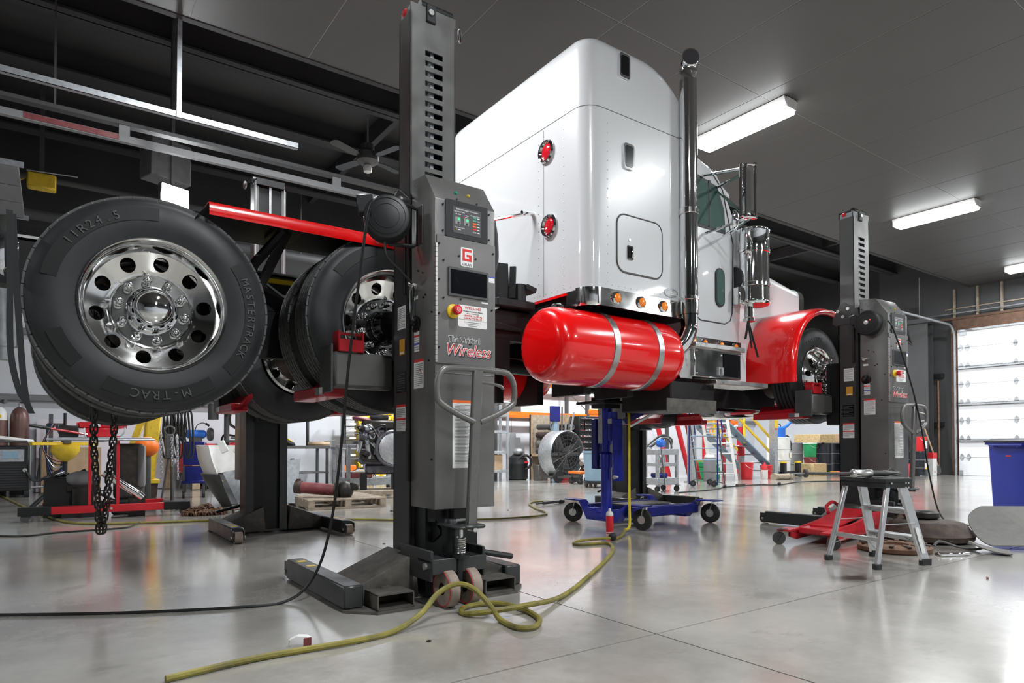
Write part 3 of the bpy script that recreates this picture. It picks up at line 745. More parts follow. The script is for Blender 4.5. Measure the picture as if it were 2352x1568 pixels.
# ---- exhaust stack on the right, and its twin
def stack(sd):
    y = 3.735 if not sd else mir(3.735); sy = 1 if not sd else -1; x = 4.525
    m_ = MB(); r = .076; n = 24
    f = lambda z, rr=r: [(x+rr*math.cos(2*PI*i/n), y+rr*math.sin(2*PI*i/n), z) for i in range(n)]
    top = [(x-.02+r*math.cos(2*PI*i/n), y-.02*sy+r*math.sin(2*PI*i/n), 4.12+.075*math.cos(2*PI*i/n)+.055*sy*math.sin(2*PI*i/n)) for i in range(n)]
    top2 = [(a+(x-.02-a)*.06, b+(y-.02*sy-b)*.06, c) for a, b, c in top]
    inn = [(x+(r-.006)*math.cos(2*PI*i/n), y+(r-.006)*math.sin(2*PI*i/n), 3.5) for i in range(n)]
    def rg(c, d, rr):
        u, v, w_ = basis(d); return [c+(u*math.cos(q)+v*math.sin(q))*rr for q in [2*PI*i/n for i in range(n)]]
    dr = Vector((-.55, -.80*sy, 0)).normalized(); pth = [(Vector((x, y, 3.98)), 0), (Vector((x, y, 4.06)), 18), (Vector((x, y, 4.11))+dr*.012, 42), (Vector((x, y, 4.142))+dr*.04, 66), (Vector((x, y, 4.15))+dr*.085, 86)]
    tip = [rg(c, Vector((0, 0, 1))*math.cos(R(g))+dr*math.sin(R(g)), r) for c, g in pth]
    nn = [(pth[-1][0], r-.006), (pth[-2][0], r-.008), (pth[-3][0], r-.01)]
    dd = Vector((0, 0, 1))*math.cos(R(86))+dr*math.sin(R(86))
    m_.tube([(x, y, 2.06), (x, y, 3.0)], r, n, cap=False); m_.tube([(x, y, 3.0), (x, y, 3.98)], r, n, cap=False)
    rs = [m_.ring(q) for q in tip]
    for a_, c_ in zip(rs, rs[1:]): m_.bridge(a_, c_)
    e1 = m_.ring(rg(pth[-1][0], dd, r-.006)); m_.bridge(rs[-1], e1); e2 = m_.ring(rg(pth[-2][0], dd, r-.012)); m_.bridge(e1, e2)
    p_ = m_.build('exhaust_stack', 'chrome', truck)
    MB().cyl(pth[-1][0]-dr*.03, pth[-1][0]-dr*.012, r-.006, n=20).build('stack_bore', 'ink', p_)
    MB().lathe([(.078, 1.93), (.080, 2.0), (.080, 2.05), (.086, 2.055), (.086, 2.08), (.078, 2.085)], o=(x, y, 0), n=24).build('clamp', 'polished', p_); m_ = MB(); m_.lathe([(.079, 2.80), (.083, 2.805), (.083, 2.85), (.079, 2.855)], o=(x, y, 0), n=24); m_.build('clamp', 'polished', p_)
    m_ = MB(); m_.tube(smooth_path([(x, y, 2.06), (x, y, 1.85), (x-.01, y, 1.78), (x-.07, y+.03*sy, 1.66), (x-.2, y+.12*sy, 1.56), (x-.45, y+.35*sy, 1.52)], 6), .072, 16); m_.build('exhaust_elbow', 'chrome', p_)
    m_ = MB(); m_.box((x+.02, y+.06*sy, 2.83), (.06, .12, .05)); m_.box((x+.02, y+.06*sy, 3.5), (.05, .12, .04)); m_.build('stack_bracket', 'polished', p_)
    m_ = MB(); rr = .088
    pts = [(x+rr*math.cos(a), y+rr*math.sin(a)*1) for a in [R(200+140*i/10) if not sd else R(20+140*i/10) for i in range(11)]]
stack(0); stack(1)
# ---- cab
CY0 = 3.93; CY1 = mir(CY0)
prof = [(4.70, 1.78), (5.52, 1.78), (5.58, 2.72), (5.50, 2.80), (5.28, 3.28), (5.20, 3.37), (5.06, 3.44), (4.86, 3.475), (4.70, 3.48)]
m_ = MB(); m_.prism(prof, (0, CY1, 0), (1, 0, 0), (0, 0, 1), CY1-CY0, b=.035)
cab = m_.build('cab', 'truck_white', truck, 'white cab with side window')
m_ = MB(); m_.prism([(4.84, 2.83), (5.29, 2.83), (5.27, 3.05), (5.17, 3.26), (4.84, 3.32)], (0, CY0+.002, 0), (1, 0, 0), (0, 0, 1), .010)
m_.build('window_seal', 'black_plastic', cab, smooth=False)
m_ = MB(); m_.prism([(4.865, 2.855), (5.265, 2.855), (5.25, 3.04), (5.155, 3.235), (4.865, 3.29)], (0, CY0-.006, 0), (1, 0, 0), (0, 0, 1), .005)
m_.build('side_window', 'glass', cab, 'green tinted side window', smooth=False)
MB().b2(5.035, 5.055, CY0-.016, CY0, 2.85, 3.29).build('window_bar', 'black_plastic', cab, smooth=False)
m_ = MB(); m_.tube([(4.80, CY0-.002, 3.40), (4.80, CY0-.002, 2.1), (4.83, CY0-.002, 2.0), (4.92, CY0-.002, 1.96), (5.28, CY0-.002, 1.96), (5.36, CY0-.002, 2.0), (5.39, CY0-.002, 2.08), (5.41, CY0-.002, 2.75), (5.25, CY0-.002, 3.25), (5.1, CY0-.002, 3.37)], .006, 5); m_.build('door_seam', 'black_plastic', cab)
m_ = MB(); m_.prism(rrect(.135, .37, .066, 8), (5.20, CY0, 2.30), (1, 0, 0), (0, 0, 1), .012); m_.build('peep_seal', 'black_plastic', cab)
m_ = MB(); m_.prism(rrect(.105, .34, .052, 8), (5.20, CY0-.011, 2.30), (1, 0, 0), (0, 0, 1), .004); m_.build('peep_window', 'glass', cab, 'small oval door window')
m_ = MB(); m_.prism([(0, 0), (.02, .0), (.24, .50), (.22, .52)], (5.55, CY1-.1, 2.76), (-1, 0, 0), (0, 0, 1), -(CY1-CY0-.2)); m_.build('windshield', 'glass', cab, smooth=False)
m_ = MB(); m_.prism([(5.12, 3.42), (5.42, 3.26), (5.43, 3.23), (5.14, 3.36)], (0, CY1-.05, 0), (1, 0, 0), (0, 0, 1), CY1-CY0-.1); m_.build('sun_visor', 'truck_white', cab, smooth=False)
m_ = MB()
for x in [4.75+.05*i for i in range(9)]: dome(m_, (x, CY0, 3.41), (0, -1, 0), .007)
for z in [2.0+.1*i for i in range(8)]: dome(m_, (5.47, CY0, z), (0, -1, 0), .007)
m_.build('rivets', 'truck_white', cab)['kind'] = 'stuff'
# cab lower sill with amber lamps
sk2 = MB().b2(4.66, 5.52, CY0-.012, CY0+.01, 1.68, 1.80, .004).build('cab_sill', 'polished', truck)
for x in (4.80, 4.96, 5.20, 5.42): amber(x, CY0-.012, 1.742, sk2, .030)
# ---- mirrors on chrome arms
for sd in (0, 1):
    f = (lambda y: y) if not sd else mir
    mr = MB()
    for q in ([(4.96, CY0, 3.32), (4.95, 3.48, 3.225)], [(5.16, CY0, 3.25), (4.96, 3.48, 3.19)], [(5.16, CY0, 3.23), (4.97, 3.49, 2.83)], [(4.95, CY0, 2.76), (5.0, 3.48, 2.80)], [(5.16, CY0, 2.74), (5.02, 3.47, 2.80)], [(4.96, 3.49, 2.80), (5.08, 3.46, 2.81)]):
        mr.cyl((q[0][0], f(q[0][1]), q[0][2]), (q[1][0], f(q[1][1]), q[1][2]), .014, n=8)
    ob = mr.build('mirror_arm', 'chrome', truck)
    fr = MB()
    for xx, yy in ((4.935, 3.50), (4.965, 3.47), (5.075, 3.45)):
        fr.cyl((xx, f(yy), 2.80), (xx, f(yy), 3.30 if xx > 5 else 3.27), .014, n=8)
    fr.cyl((4.935, f(3.50), 3.27), (5.075, f(3.45), 3.28), .012, n=8); fr.cyl((4.935, f(3.50), 2.81), (5.075, f(3.45), 2.81), .014, n=8)
    fr.build('mirror_frame', 'chrome', ob)
    MB().box((5.02, f(3.50), 3.05), (.022, .15, .40), (0, 0, R(-78 if not sd else 78)), .008).build('mirror_head', 'chrome', ob)
    cv = MB(); cv.lathe([(.001, .02), (.05, .016), (.085, .006), (.088, -.002), (.06, -.03), (.001, -.04)], o=(4.87, f(3.52), 2.765), ax=(-.5, .86 if not sd else -.86, .05), n=24); cv.build('spot_mirror', 'chrome', ob)
# ---- hood and grille
def hood_ring(x, hw, zt, zb, r):
    pts = []
    for sx, cyy, a0 in ((-1, 0, 90), (1, 0, 0)):
        pass
    y0, y1 = TY-hw, TY+hw
    P = [(y0, zb)]
    for i in range(8):
        a = R(180-90*i/7); P.append((y0+r+r*math.cos(a), zt-r+r*math.sin(a)))
    for i in range(8):
        a = R(90-90*i/7); P.append((y1-r+r*math.cos(a), zt-r+r*math.sin(a)))
    P.append((y1, zb)); return [(x, y, z) for y, z in P]
m_ = MB(); m_.loft([hood_ring(5.46, .86, 2.80, 1.70, .16), hood_ring(5.7, .80, 2.77, 1.70, .16), hood_ring(6.3, .70, 2.72, 1.70, .15), hood_ring(7.20, .56, 2.64, 1.70, .12)])
hd = m_.build('hood', 'truck_white', truck)
m_ = MB(); m_.loft([hood_ring(7.20, .565, 2.655, 1.55, .12), hood_ring(7.30, .565, 2.65, 1.55, .12)]); m_.build('grille_surround', 'chrome', truck)
m_ = MB()
for x in [5.6+.07*i for i in range(22)]: dome(m_, (x, TY-.55-.30*(7.2-x)/1.74+.05, 2.58), (0, -1, .4), .008)
m_.build('rivets', 'truck_white', hd)['kind'] = 'stuff'
m_ = MB(); m_.cyl((6.02, 4.16, 2.40), (6.02, 4.06, 2.40), .02, n=8); m_.lathe([(.05, 0), (.065, .02), (.065, .09), (.05, .10), (.001, .104)], o=(5.97, 4.06, 2.40), ax=(1, -.1, 0), n=18, cap=True); m_.build('turn_signal', 'lamp_red', hd, 'red turn signal on the hood side')
MB().loft([[(5.40, CY0+.01, 1.42), (5.62, CY0+.01, 1.42), (5.62, CY0+.01, 1.80), (5.40, CY0+.01, 1.80)], [(5.40, TY-.3, 1.42), (5.62, TY-.3, 1.42), (5.62, TY-.3, 1.80), (5.40, TY-.3, 1.80)]]).build('cowl_panel', 'truck_white', truck, smooth=False)
# ---- air cleaner
for sd in (0, 1):
    y = 3.85 if not sd else mir(3.85); ac = (5.60, y)
    m_ = MB(); m_.lathe([(.001, 2.14), (.10, 2.145), (.155, 2.16), (.166, 2.175), (.166, 2.20), (.160, 2.21), (.160, 2.66), (.168, 2.665), (.168, 2.69), (.163, 2.695), (.163, 2.86), (.166, 2.865), (.166, 2.89), (.155, 2.90), (.001, 2.905)], o=(ac[0], ac[1], 0), n=40)
    p_ = m_.build('air_cleaner', 'chrome', truck)
    m_ = MB(); m_.lathe([(.164, 2.33), (.168, 2.335), (.168, 2.365), (.164, 2.37)], o=(ac[0], ac[1], 0), n=40); m_.build('band', 'polished', p_)
    m_ = MB(); m_.lathe([(.045, 2.15), (.045, 2.04), (.055, 2.03), (.055, 2.0), (.02, 1.99)], o=(ac[0]-.05, ac[1], 0), n=18, cap=True); m_.build('drain_cup', 'polished', p_)
    m_ = MB()
    for q in range(3): m_.bar((ac[0]-.08, ac[1]-.01, 2.0), (ac[0]-.14+.10*q, ac[1]-.02, 1.82-.08*q), .022, .006)
    m_.build('drain_flap', 'rubber', p_, smooth=False)
    m_ = MB(); sg = -1 if not sd else 1; m_.cyl((ac[0]-.18, ac[1]-sg*.10, 2.42), (ac[0]-.02, ac[1]-sg*.10, 2.42), .115, n=20); m_.build('intake_duct', 'black_plastic', p_)
    m_ = MB(); m_.b2(5.38, 5.45, ac[1]-.02, ac[1]+.06, 2.15, 2.32, .006); m_.build('mount', 'polished', p_)
# ---- fuel tanks with straps
for sd in (0, 1):
    y = 3.985 if not sd else mir(3.985); r = .302; z = 1.575
    m_ = MB(); m_.lathe([(.001, 0), (r*.70, .0), (r*.83, .012), (r*.93, .045), (r*.98, .09), (r, .14), (r, 1.27), (r*.98, 1.31), (r*.9, 1.36), (r*.75, 1.38), (.001, 1.385)], o=(3.07, y, z), ax=(1, 0, 0), n=56)
    p_ = m_.build('fuel_tank', 'truck_red', truck, 'red cylindrical fuel tank')
    for x in (3.585, 4.085):
        MB().lathe([(r+.001, 0), (r+.006, .003), (r+.006, .062), (r+.001, .065)], o=(x, y, z), ax=(1, 0, 0), n=56).build('tank_strap', 'brushed', p_)
    m_ = MB(); m_.lathe([(.05, .0), (.05, .04), (.04, .05), (.001, .05)], o=(3.30, y+(.06 if not sd else -.06), z+r-.005), n=20, cap=True); m_.build('filler_cap', 'chrome', p_)
    for x in (3.60, 4.10): MB().b2(x-.03, x+.05, (y+.05 if not sd else y-.05), (TY-.43 if not sd else TY+.43), z-.36, z+.28).build('tank_bracket', 'undercarriage', p_, smooth=False)
m_ = MB(); m_.b2(3.5, 4.5, 4.35, 4.45, 1.88, 1.98); m_.cyl((3.5, 4.15, 1.9), (3.7, 4.15, 1.93), .03, n=8); m_.cyl((3.9, 4.12, 1.88), (4.2, 4.12, 1.92), .03, n=8); m_.build('cab_suspension', 'undercarriage', truck)
MB().cyl((4.75, 4.10, 1.56), (5.42, 4.10, 1.56), .13, n=24).build('muffler', 'brushed', truck)
MB().lathe([(.134, 0), (.134, .02)], o=(5.15, 4.10, 1.56), ax=(1, 0, 0), n=24).build('muffler_band', 'steel_dark', truck)
# ---- battery box with steps
bb = MB().b2(4.60, 5.26, 3.74, 4.30, 1.40, 1.66, .008).build('battery_box', 'polished', truck, 'polished battery box under the cab')
MB().b2(4.575, 5.275, 3.70, 3.95, 1.655, 1.70, .006).build('top_step', 'brushed', bb)
MB().b2(5.00, 5.24, 3.732, 3.738, 1.42, 1.63).build('box_panel', 'black_gloss', bb, smooth=False)
m_ = MB(); m_.b2(4.92, 4.99, 3.728, 3.738, 1.43, 1.50); m_.cyl((4.955, 3.72, 1.44), (4.955, 3.72, 1.49), .012, n=8); m_.build('box_latch', 'galvanised', bb)
m_ = MB()
for x, z in ((4.63, 1.43), (4.63, 1.63), (5.23, 1.43), (5.23, 1.63), (4.97, 1.61)): dome(m_, (x, 3.738, z), (0, -1, 0), .008)
m_.build('bolts', 'zinc', bb)
MB().b2(4.82, 5.60, 3.68, 3.98, 1.34, 1.385, .006).build('lower_step', 'brushed', truck)
MB().prism([(4.34, 1.58), (4.60, 1.66), (4.60, 1.38), (4.45, 1.38)], (0, 3.78, 0), (1, 0, 0), (0, 0, 1), .01).build('side_bracket', 'brushed', truck, smooth=False)
m_ = MB(); m_.b2(4.36, 4.95, 3.80, 4.40, 1.10, 1.36, .01); m_.build('lower_box', 'undercarriage', truck, smooth=False)
m_ = MB(); m_.b2(4.30, 4.96, 3.79, 3.80, 1.08, 1.20); m_.build('lower_box_edge', 'dusty_steel', truck, smooth=False)
MB().b2(4.9, 6.1, 4.42, 4.52, 1.16, 1.30).build('under_rail', 'black_gloss', truck, smooth=False)
# ---- red front fenders
def fender(sd):
    f = (lambda y: y) if not sd else mir; cx, cz = 6.55, 1.52; m_ = MB(); rings = []
    N = 26
    for i in range(N+1):
        a = R(189-209*i/N); 
        rx = .66 if a < PI/2 else .64; rz = .66
        ex = 1.0
        yin = 4.26
        prof = [(3.625, -.055), (3.600, -.045), (3.590, -.015), (3.597, .015), (3.63, .035), (3.72, .050), (3.9, .058), (4.15, .05), (yin, .03)]
        ca, sa = math.cos(a), math.sin(a)
        if a > PI/2:                    # rear part hangs straighter
            q = (abs(ca)**2.15+abs(sa)**2.15)**(-1/2.15)
        else: q = (abs(ca)**2.2+abs(sa)**2.2)**(-1/2.2)
        rings.append([(cx+ca*q*(rx+d*.95), f(y), cz+sa*q*(rz+d*.75)) for y, d in prof])
    rs = [m_.ring(r) for r in rings]
    for a, c in zip(rs, rs[1:]): m_.bridge(a, c, False)
    bmesh.ops.recalc_face_normals(m_.bm, faces=m_.bm.faces)
    bmesh.ops.solidify(m_.bm, geom=m_.bm.faces[:], thickness=.006)
    ff = m_.build('front_fender', 'truck_red', truck, ang=60)
    m_ = MB(); rs = [m_.ring([(cx+(x-cx)*.975, y+(.012 if not sd else -.012), cz+(z-cz)*.975) for x, y, z in r[2:]]) for r in rings]
    for a, c in zip(rs, rs[1:]): m_.bridge(a, c, False)
    m_.build('fender_liner', 'undercarriage', ff, ang=60); return ff
fender(0); fender(1)
m_ = MB(); m_.b2(5.95, 7.15, 4.40, 4.44, 1.5, 2.10); m_.b2(5.95, 7.15, mir(4.44), mir(4.40), 1.5, 2.10); m_.build('inner_wing', 'undercarriage', truck, smooth=False)
MB().b2(7.35, 7.55, TY-1.15, TY+1.15, 1.15, 1.60, .04, 2).build('bumper', 'chrome', truck)
for sd in (0, 1): MB().b2(7.30, 7.36, (TY-.4 if not sd else TY+.3), (TY-.3 if not sd else TY+.4), 1.3, 1.8).build('bumper_bracket', 'undercarriage', truck, smooth=False)
# loose chain looped over the rear cross member
def chain_links(path, wire, ln, mt, name='chain_link'):
    pts = [Vector(p) for p in path]; out = []; d = 0.0; acc = [0.0]
    for a, b_ in zip(pts, pts[1:]): acc.append(acc[-1]+(b_-a).length)
    total = acc[-1]; n = int(total/ln); k = 0
    for i in range(n):
        s_ = (i+.5)*ln
        while k < len(acc)-2 and acc[k+1] < s_: k += 1
        t = (s_-acc[k])/max(1e-6, acc[k+1]-acc[k]); p = pts[k].lerp(pts[k+1], t); out.append((p, (pts[k+1]-pts[k]).normalized(), i % 2))
    return out
def chain_mesh(wire, ln):
    m_ = MB(); L = ln*1.55; w = wire*3.4
    pts = []
    for i in range(12):
        a = 2*PI*i/12; pts.append((w/2*math.cos(a), 0, (L-w)/2*(1 if math.sin(a) > 0.01 else (-1 if math.sin(a) < -.01 else 0))+w/2*math.sin(a)))
    m_.tube(pts, wire/2, 5, closed=True); return m_
# ================================================================== mobile column lifts
def sticker(par, o, xa, ya, w, h, head=None, lines=8, hh=.012, base='paper', mid=None, ink='ink_grey', name='label_sticker'):
    """a thin label with a coloured head and printed lines; xa / ya are the label's right and up directions"""
    o, x, y = Vector(o), Vector(xa).normalized(), Vector(ya).normalized(); n = x.cross(y)
    def slab(m_, cx, cy, ww, h2, lift, th=.0006):
        m_.prism([(-ww/2, -h2/2), (ww/2, -h2/2), (ww/2, h2/2), (-ww/2, h2/2)], o+x*cx+y*cy+n*lift, x, y, th)
    m_ = MB(); slab(m_, 0, 0, w, h, 0, .001); st = m_.build(name, base, par, smooth=False)
    sub = par if par.parent else st
    if head:
        m_ = MB(); slab(m_, 0, h/2-hh/2, w, hh, .0011); m_.build('label_head', head, st if par.parent is None else par, smooth=False)
    if mid:
        m_ = MB(); slab(m_, 0, mid[1]*h, w, hh*.8, .0011); m_.build('label_band', mid[0], st if par.parent is None else par, smooth=False)
    if lines:
        m_ = MB(); top = h/2-(hh*1.5 if head else h*.08); bot = -h/2+h*.06; rnd = random.Random(int(1000*w+100*h)+lines)
        for k in range(lines):
            yy = top-(top-bot)*(k+.5)/lines; lw = w*(.86 if rnd.random() < .75 else .5)
            if mid and abs(yy-mid[1]*h) < hh*.7: continue
            slab(m_, -w*.43+lw/2, yy, lw, (top-bot)/lines*.38, .0012)
        o2 = m_.build('print_lines', ink, st if par.parent is None else par, smooth=False); o2['kind'] = 'stuff'
    return st
LX, LY = 1.65, 2.97
def make_lift(label, group):
    L = wthing('column_lift', label, 'lift', (LX, LY, 0), group)
    # --- base
    m_ = MB()
    for sg in (-1, 1):
        xo, xi = LX+sg*.515, LX+sg*.415
        leg = MB(); leg.box((LX+sg*.465, 3.44, .068), (.10, .92, .112), None, .008)
        lg = leg.build('base_leg', 'lift_paint', L)
        MB().box((LX+sg*.465, 3.86, .06), (.078, .10, .07)).build('leg_mouth', 'lift_dark', lg, smooth=False)
        cw = MB(); cw.cyl((LX+sg*.465-.03, 3.925, .048), (LX+sg*.465+.03, 3.925, .048), .046, n=20); cw.build('caster_wheel', 'caster_tan', lg)
        for q in (-.042, .042): MB().box((LX+sg*.465+q, 3.91, .065), (.008, .09, .085), None, .003).build('caster_fork', 'lift_paint', lg)
        MB().cyl((LX+sg*.465-.055, 3.925, .05), (LX+sg*.465+.055, 3.925, .05), .012, n=10).build('axle_bolt', 'zinc', lg)
        for k in range(2): MB().box((LX+sg*.465, 3.78-.17*k, .1246), (.05, .05, .001)).build('yellow_decal', 'yellow', lg, smooth=False)
        # tapered cross beam to the column
        pr = [(LX+sg*.42, .014), (LX+sg*.42, .115), (LX+sg*.12, .235), (LX+sg*.10, .014)]
        if sg > 0: pr = list(reversed(pr))
        cb = MB(); cb.prism(pr, (0, 3.36, 0), (1, 0, 0), (0, 0, 1), .34, b=.006); cb.build('cross_beam', 'dusty_steel', L)
        # fork pocket
        px = LX+sg*.30; fp = MB()
        for (a, b_, c, d) in ((-.095, .095, .014, .020), (-.095, .095, .082, .088)): fp.b2(px+a, px+b_, 2.865, 3.10, c, d)
        for a in (-.095, .089): fp.b2(px+a, px+a+.006, 2.865, 3.10, .014, .088)
        fp.build('fork_pocket', 'dusty_steel', L, smooth=False)
        fp = MB().b2(px-.02, px+.02, 2.99, 3.0, .088, .10).build('pocket_lug', 'dusty_steel', L, smooth=False)
        pl = MB(); q = [(LX+sg*.52, 2.98), (LX+sg*.40, 2.85), (LX+sg*.14, 2.85), (LX+sg*.14, 3.05), (LX+sg*.52, 3.05)]
        if sg < 0: q = list(reversed(q))
        pl.prism(q, (0, 0, 0), (1, 0, 0), (0, 1, 0), .013); pl.build('floor_plate', 'dusty_steel', L, smooth=False)
    # --- outer column (channel open to the truck)
    XA, XB = 1.556, 1.925
    m_ = MB(); m_.b2(XA, XA+.014, 3.14, 3.345, .012, 2.13); m_.b2(XB-.014, XB, 3.14, 3.345, .012, 2.13); m_.b2(XA, XB, 3.14, 3.155, .012, 2.13)
    for xx in (XA, XB-.07): m_.b2(xx, xx+.07, 3.333, 3.345, .012, 2.13)
    m_.b2(XA, XB, 3.14, 3.345, .012, .03)
    colm = m_.build('outer_column', 'lift_paint', L, smooth=False)
    MB().b2(XA+.05, XB-.05, 3.20, 3.31, .03, 2.1).build('column_core', 'lift_dark', colm, smooth=False)
    for xx in (XA-.004, XB-.004):
        MB().prism([(3.14, 1.98), (3.37, 1.98), (3.40, 2.00), (3.40, 2.05), (3.33, 2.18), (3.28, 2.20), (3.14, 2.10)], (xx+.008, 0, 0), (0, 1, 0), (0, 0, 1), -.008 if xx < 1.7 else .008).build('head_plate', 'lift_paint', colm, smooth=False)
    for (y, z) in ((3.24, 2.132), (3.34, 2.12), (3.29, 2.06)):
        MB().cyl((XA-.018, y, z), (XA-.002, y, z), .016, n=10).build('bolt', 'zinc', colm)
    MB().b2(XA-.012, XA, 3.142, 3.165, .6, 2.0).build('edge_trim', 'lift_dark', colm, smooth=False)
    MB().b2(XA-.016, XA-.001, 3.18, 3.20, 1.60, 1.94).build('cable_guide', 'lift_dark', colm, smooth=False)
    # --- raised inner mast with ladder slots
    m_ = MB(); YM = 3.20; ZT = 3.22
    m_.b2(1.582, 1.672, YM, YM+.008, 2.0, ZT); m_.b2(1.782, 1.865, YM, YM+.008, 2.0, ZT); m_.b2(1.672, 1.782, YM, YM+.008, 3.005, ZT)
    k = 0; z = 2.02
    while z < 2.99:
        m_.b2(1.672, 1.782, YM, YM+.008, z, z+.026); z += .0565
    m_.b2(1.582, 1.592, YM, YM+.14, 2.0, ZT-.05); m_.b2(1.855, 1.865, YM, YM+.14, 2.0, ZT-.05)
    for xx in (1.582, 1.825): m_.b2(xx, xx+.04, YM+.13, YM+.14, 2.0, ZT-.05)
    mast = m_.build('inner_mast', 'mast_paint', L, smooth=False)
    m_ = MB(); m_.b2(1.594, 1.60, YM+.02, YM+.142, 2.0, ZT); m_.b2(1.848, 1.854, YM+.02, YM+.142, 2.0, ZT); m_.b2(1.715, 1.735, YM+.02, YM+.142, 2.0, ZT); m_.build('mast_liner', 'galvanised', mast, smooth=False); MB().b2(1.60, 1.848, YM+.11, YM+.116, 2.0, ZT-.05).build('mast_back', 'lift_dark', mast, smooth=False)
    MB().cyl((1.69, YM+.07, 2.0), (1.69, YM+.07, 3.1), .022, n=14).build('ram_rod', 'chrome', mast)
    m_ = MB(); m_.b2(1.60, 1.85, YM+.03, YM+.16, ZT-.04, ZT+.02); m_.cyl((1.66, YM+.05, ZT+.03), (1.86, YM+.05, ZT+.03), .03, n=10); m_.build('mast_head', 'lift_dark', mast)
    MB().b2(1.675, 1.735, YM-.012, YM, 3.14, 3.24, .004).build('lug_plate', 'lift_dark', mast)
    MB().cyl((1.70, YM-.022, 3.19), (1.70, YM-.012, 3.19), .016, n=10).build('head_bolt', 'zinc', mast)
    m_ = MB(); m_.torus((1.93, YM+.06, 3.18), (1, -.5, .2), .028, .010, 18, 6); m_.build('shackle', 'steel_dark', mast)
    MB().box((1.60, YM+.10, 3.21), (.03, .05, .04), None, .01).build('limit_flag', 'red_plastic', mast)
    # --- carriage and forks
    ca = MB(); ca.b2(1.62, 1.86, 3.30, 3.52, 1.0, 1.62, .01); ca = ca.build('carriage', 'lift_dark', L, smooth=False)
    for sg in (-1, 1):
        bx = LX+.07+sg*.295
        MB().box((bx, 3.485, 1.205), (.36, .10, .20), None, .02).build('carriage_arm', 'lift_panel', ca)
        MB().box((LX+.07+sg*.485, 3.52, 1.21), (.012, .18, .26), None, .003).build('arm_end_plate', 'steel_dark', ca, smooth=False)
        m_ = MB(); ex = LX+.07+sg*.415
        m_.prism([(0, 0), (.085, .10), (.085, .13), (.075, .135), (-.02, .02), (-.06, .02), (-.06, 0)] if sg < 0 else [(0, 0), (-.06, 0), (-.06, 0)][:1]+[(.06, 0), (.06, .02), (.02, .02), (-.075, .135), (-.085, .13), (-.085, .10)][::1], (ex, 4.10, 1.07), (1, 0, 0), (0, 0, 1), .55)
        m_.build('fork', 'red_worn', ca, smooth=False)
        m_ = MB(); m_.b2(ex-.075*1 if sg < 0 else ex-.05, ex+.05 if sg < 0 else ex+.075, 3.53, 4.10, 1.062, 1.125, .006); m_.build('fork_toe', 'red_worn', ca)
        fx = ex-.077 if sg < 0 else ex+.077
        MB().b2(fx-.002, fx+.002, 3.56, 3.68, 1.075, 1.115).build('fork_label', 'brushed', ca, smooth=False)
        MB().b2(fx-.003, fx+.003, 3.56, 3.61, 1.077, 1.113).build('fork_label_white', 'paper', ca, smooth=False)
        # red adjusting handle above the arm
        m_ = MB(); hx = LX+.07+sg*.375
        for q in (-.072, .065): m_.b2(hx+q, hx+q+.012, 3.44, 3.53, 1.305, 1.42, .003)
        m_.b2(hx-.07, hx+.07, 3.435, 3.447, 1.305, 1.375, .003); m_.cyl((hx-.07, 3.46, 1.405), (hx+.07, 3.46, 1.405), .008, n=8)
        m_.build('fork_release', 'red_enamel', ca, 'red release handle')
    # --- control cabinet
    C0, C1, CF = 1.558, 1.915, 2.87
    m_ = MB(); m_.prism([(3.132, .47), (CF, .47), (CF, 2.03), (2.98, 2.185), (3.132, 2.20)][::-1], (C0, 0, 0), (0, 1, 0), (0, 0, 1), C1-C0, b=.004)
    cb = m_.build('cabinet', 'lift_panel', L)
    F = (1, 0, 0); U = (0, 0, 1)
    MB().b2(C0+.004, C1-.002, CF-.008, CF, 1.20, 1.845, .002).build('cabinet_door', 'lift_panel', cb)
    MB().b2(C0-.004, C0+.007, CF-.012, CF-.002, 1.205, 1.80).build('piano_hinge', 'zinc', cb, smooth=False)
    m_ = MB()
    for k in range(24): m_.b2(C0-.005, C0+.008, CF-.0128, CF-.0015, 1.215+.0245*k, 1.2165+.0245*k)
    m_.build('hinge_gaps', 'ink', cb, smooth=False)['kind'] = 'stuff'
    MB().b2(C0+.001, C1-.001, CF-.003, CF, 1.155, 1.157).build('panel_joint', 'zinc', cb, smooth=False)
    G = CF-.008
    # upper charger display
    MB().prism(rrect(.252, .19, .008), (1.737, CF, 1.940), F, U, .010).build('display_bezel', 'black_plastic', cb)
    MB().prism(rrect(.165, .135, .003), (1.737, CF-.0101, 1.938), F, U, .001).build('display_card', 'grey_plastic', cb)
    gy = CF-.0113
    letter('Battery Charger Information', .0115, 'paper', (1.737, gy, 1.994), F, U, cb)
    letter('Operating Modes', .009, 'paper', (1.690, gy, 1.981), F, U, cb); letter('Charging Status', .009, 'paper', (1.785, gy, 1.975), F, U, cb)
    letter('Diagnostic Lights', .009, 'paper', (1.692, gy, 1.900), F, U, cb)
    for x0 in (1.682, 1.732):
        MB().b2(x0-.016, x0+.016, gy-.0005, gy+.0003, 1.917, 1.953).build('pictogram', 'ink_grey', cb, smooth=False)
        MB().b2(x0-.001, x0+.012, gy-.001, gy, 1.937, 1.951).build('pictogram_light', 'led_green', cb, smooth=False)
        MB().cyl((x0+.003, gy-.001, 1.924), (x0+.003, gy, 1.924), .006, n=10).build('pictogram_knob', 'ink', cb)
    for k in range(6):
        MB().b2(1.770, 1.792, gy-.0005, gy, 1.962-.015*k, 1.970-.015*k).build('status_bar', ('lens_green', 'lens_green', 'label_orange', 'label_orange', 'label_red', 'ink_grey')[k], cb, smooth=False)
        MB().b2(1.797, 1.812, gy-.0005, gy, 1.964-.015*k, 1.968-.015*k).build('status_text', 'paper', cb, smooth=False)
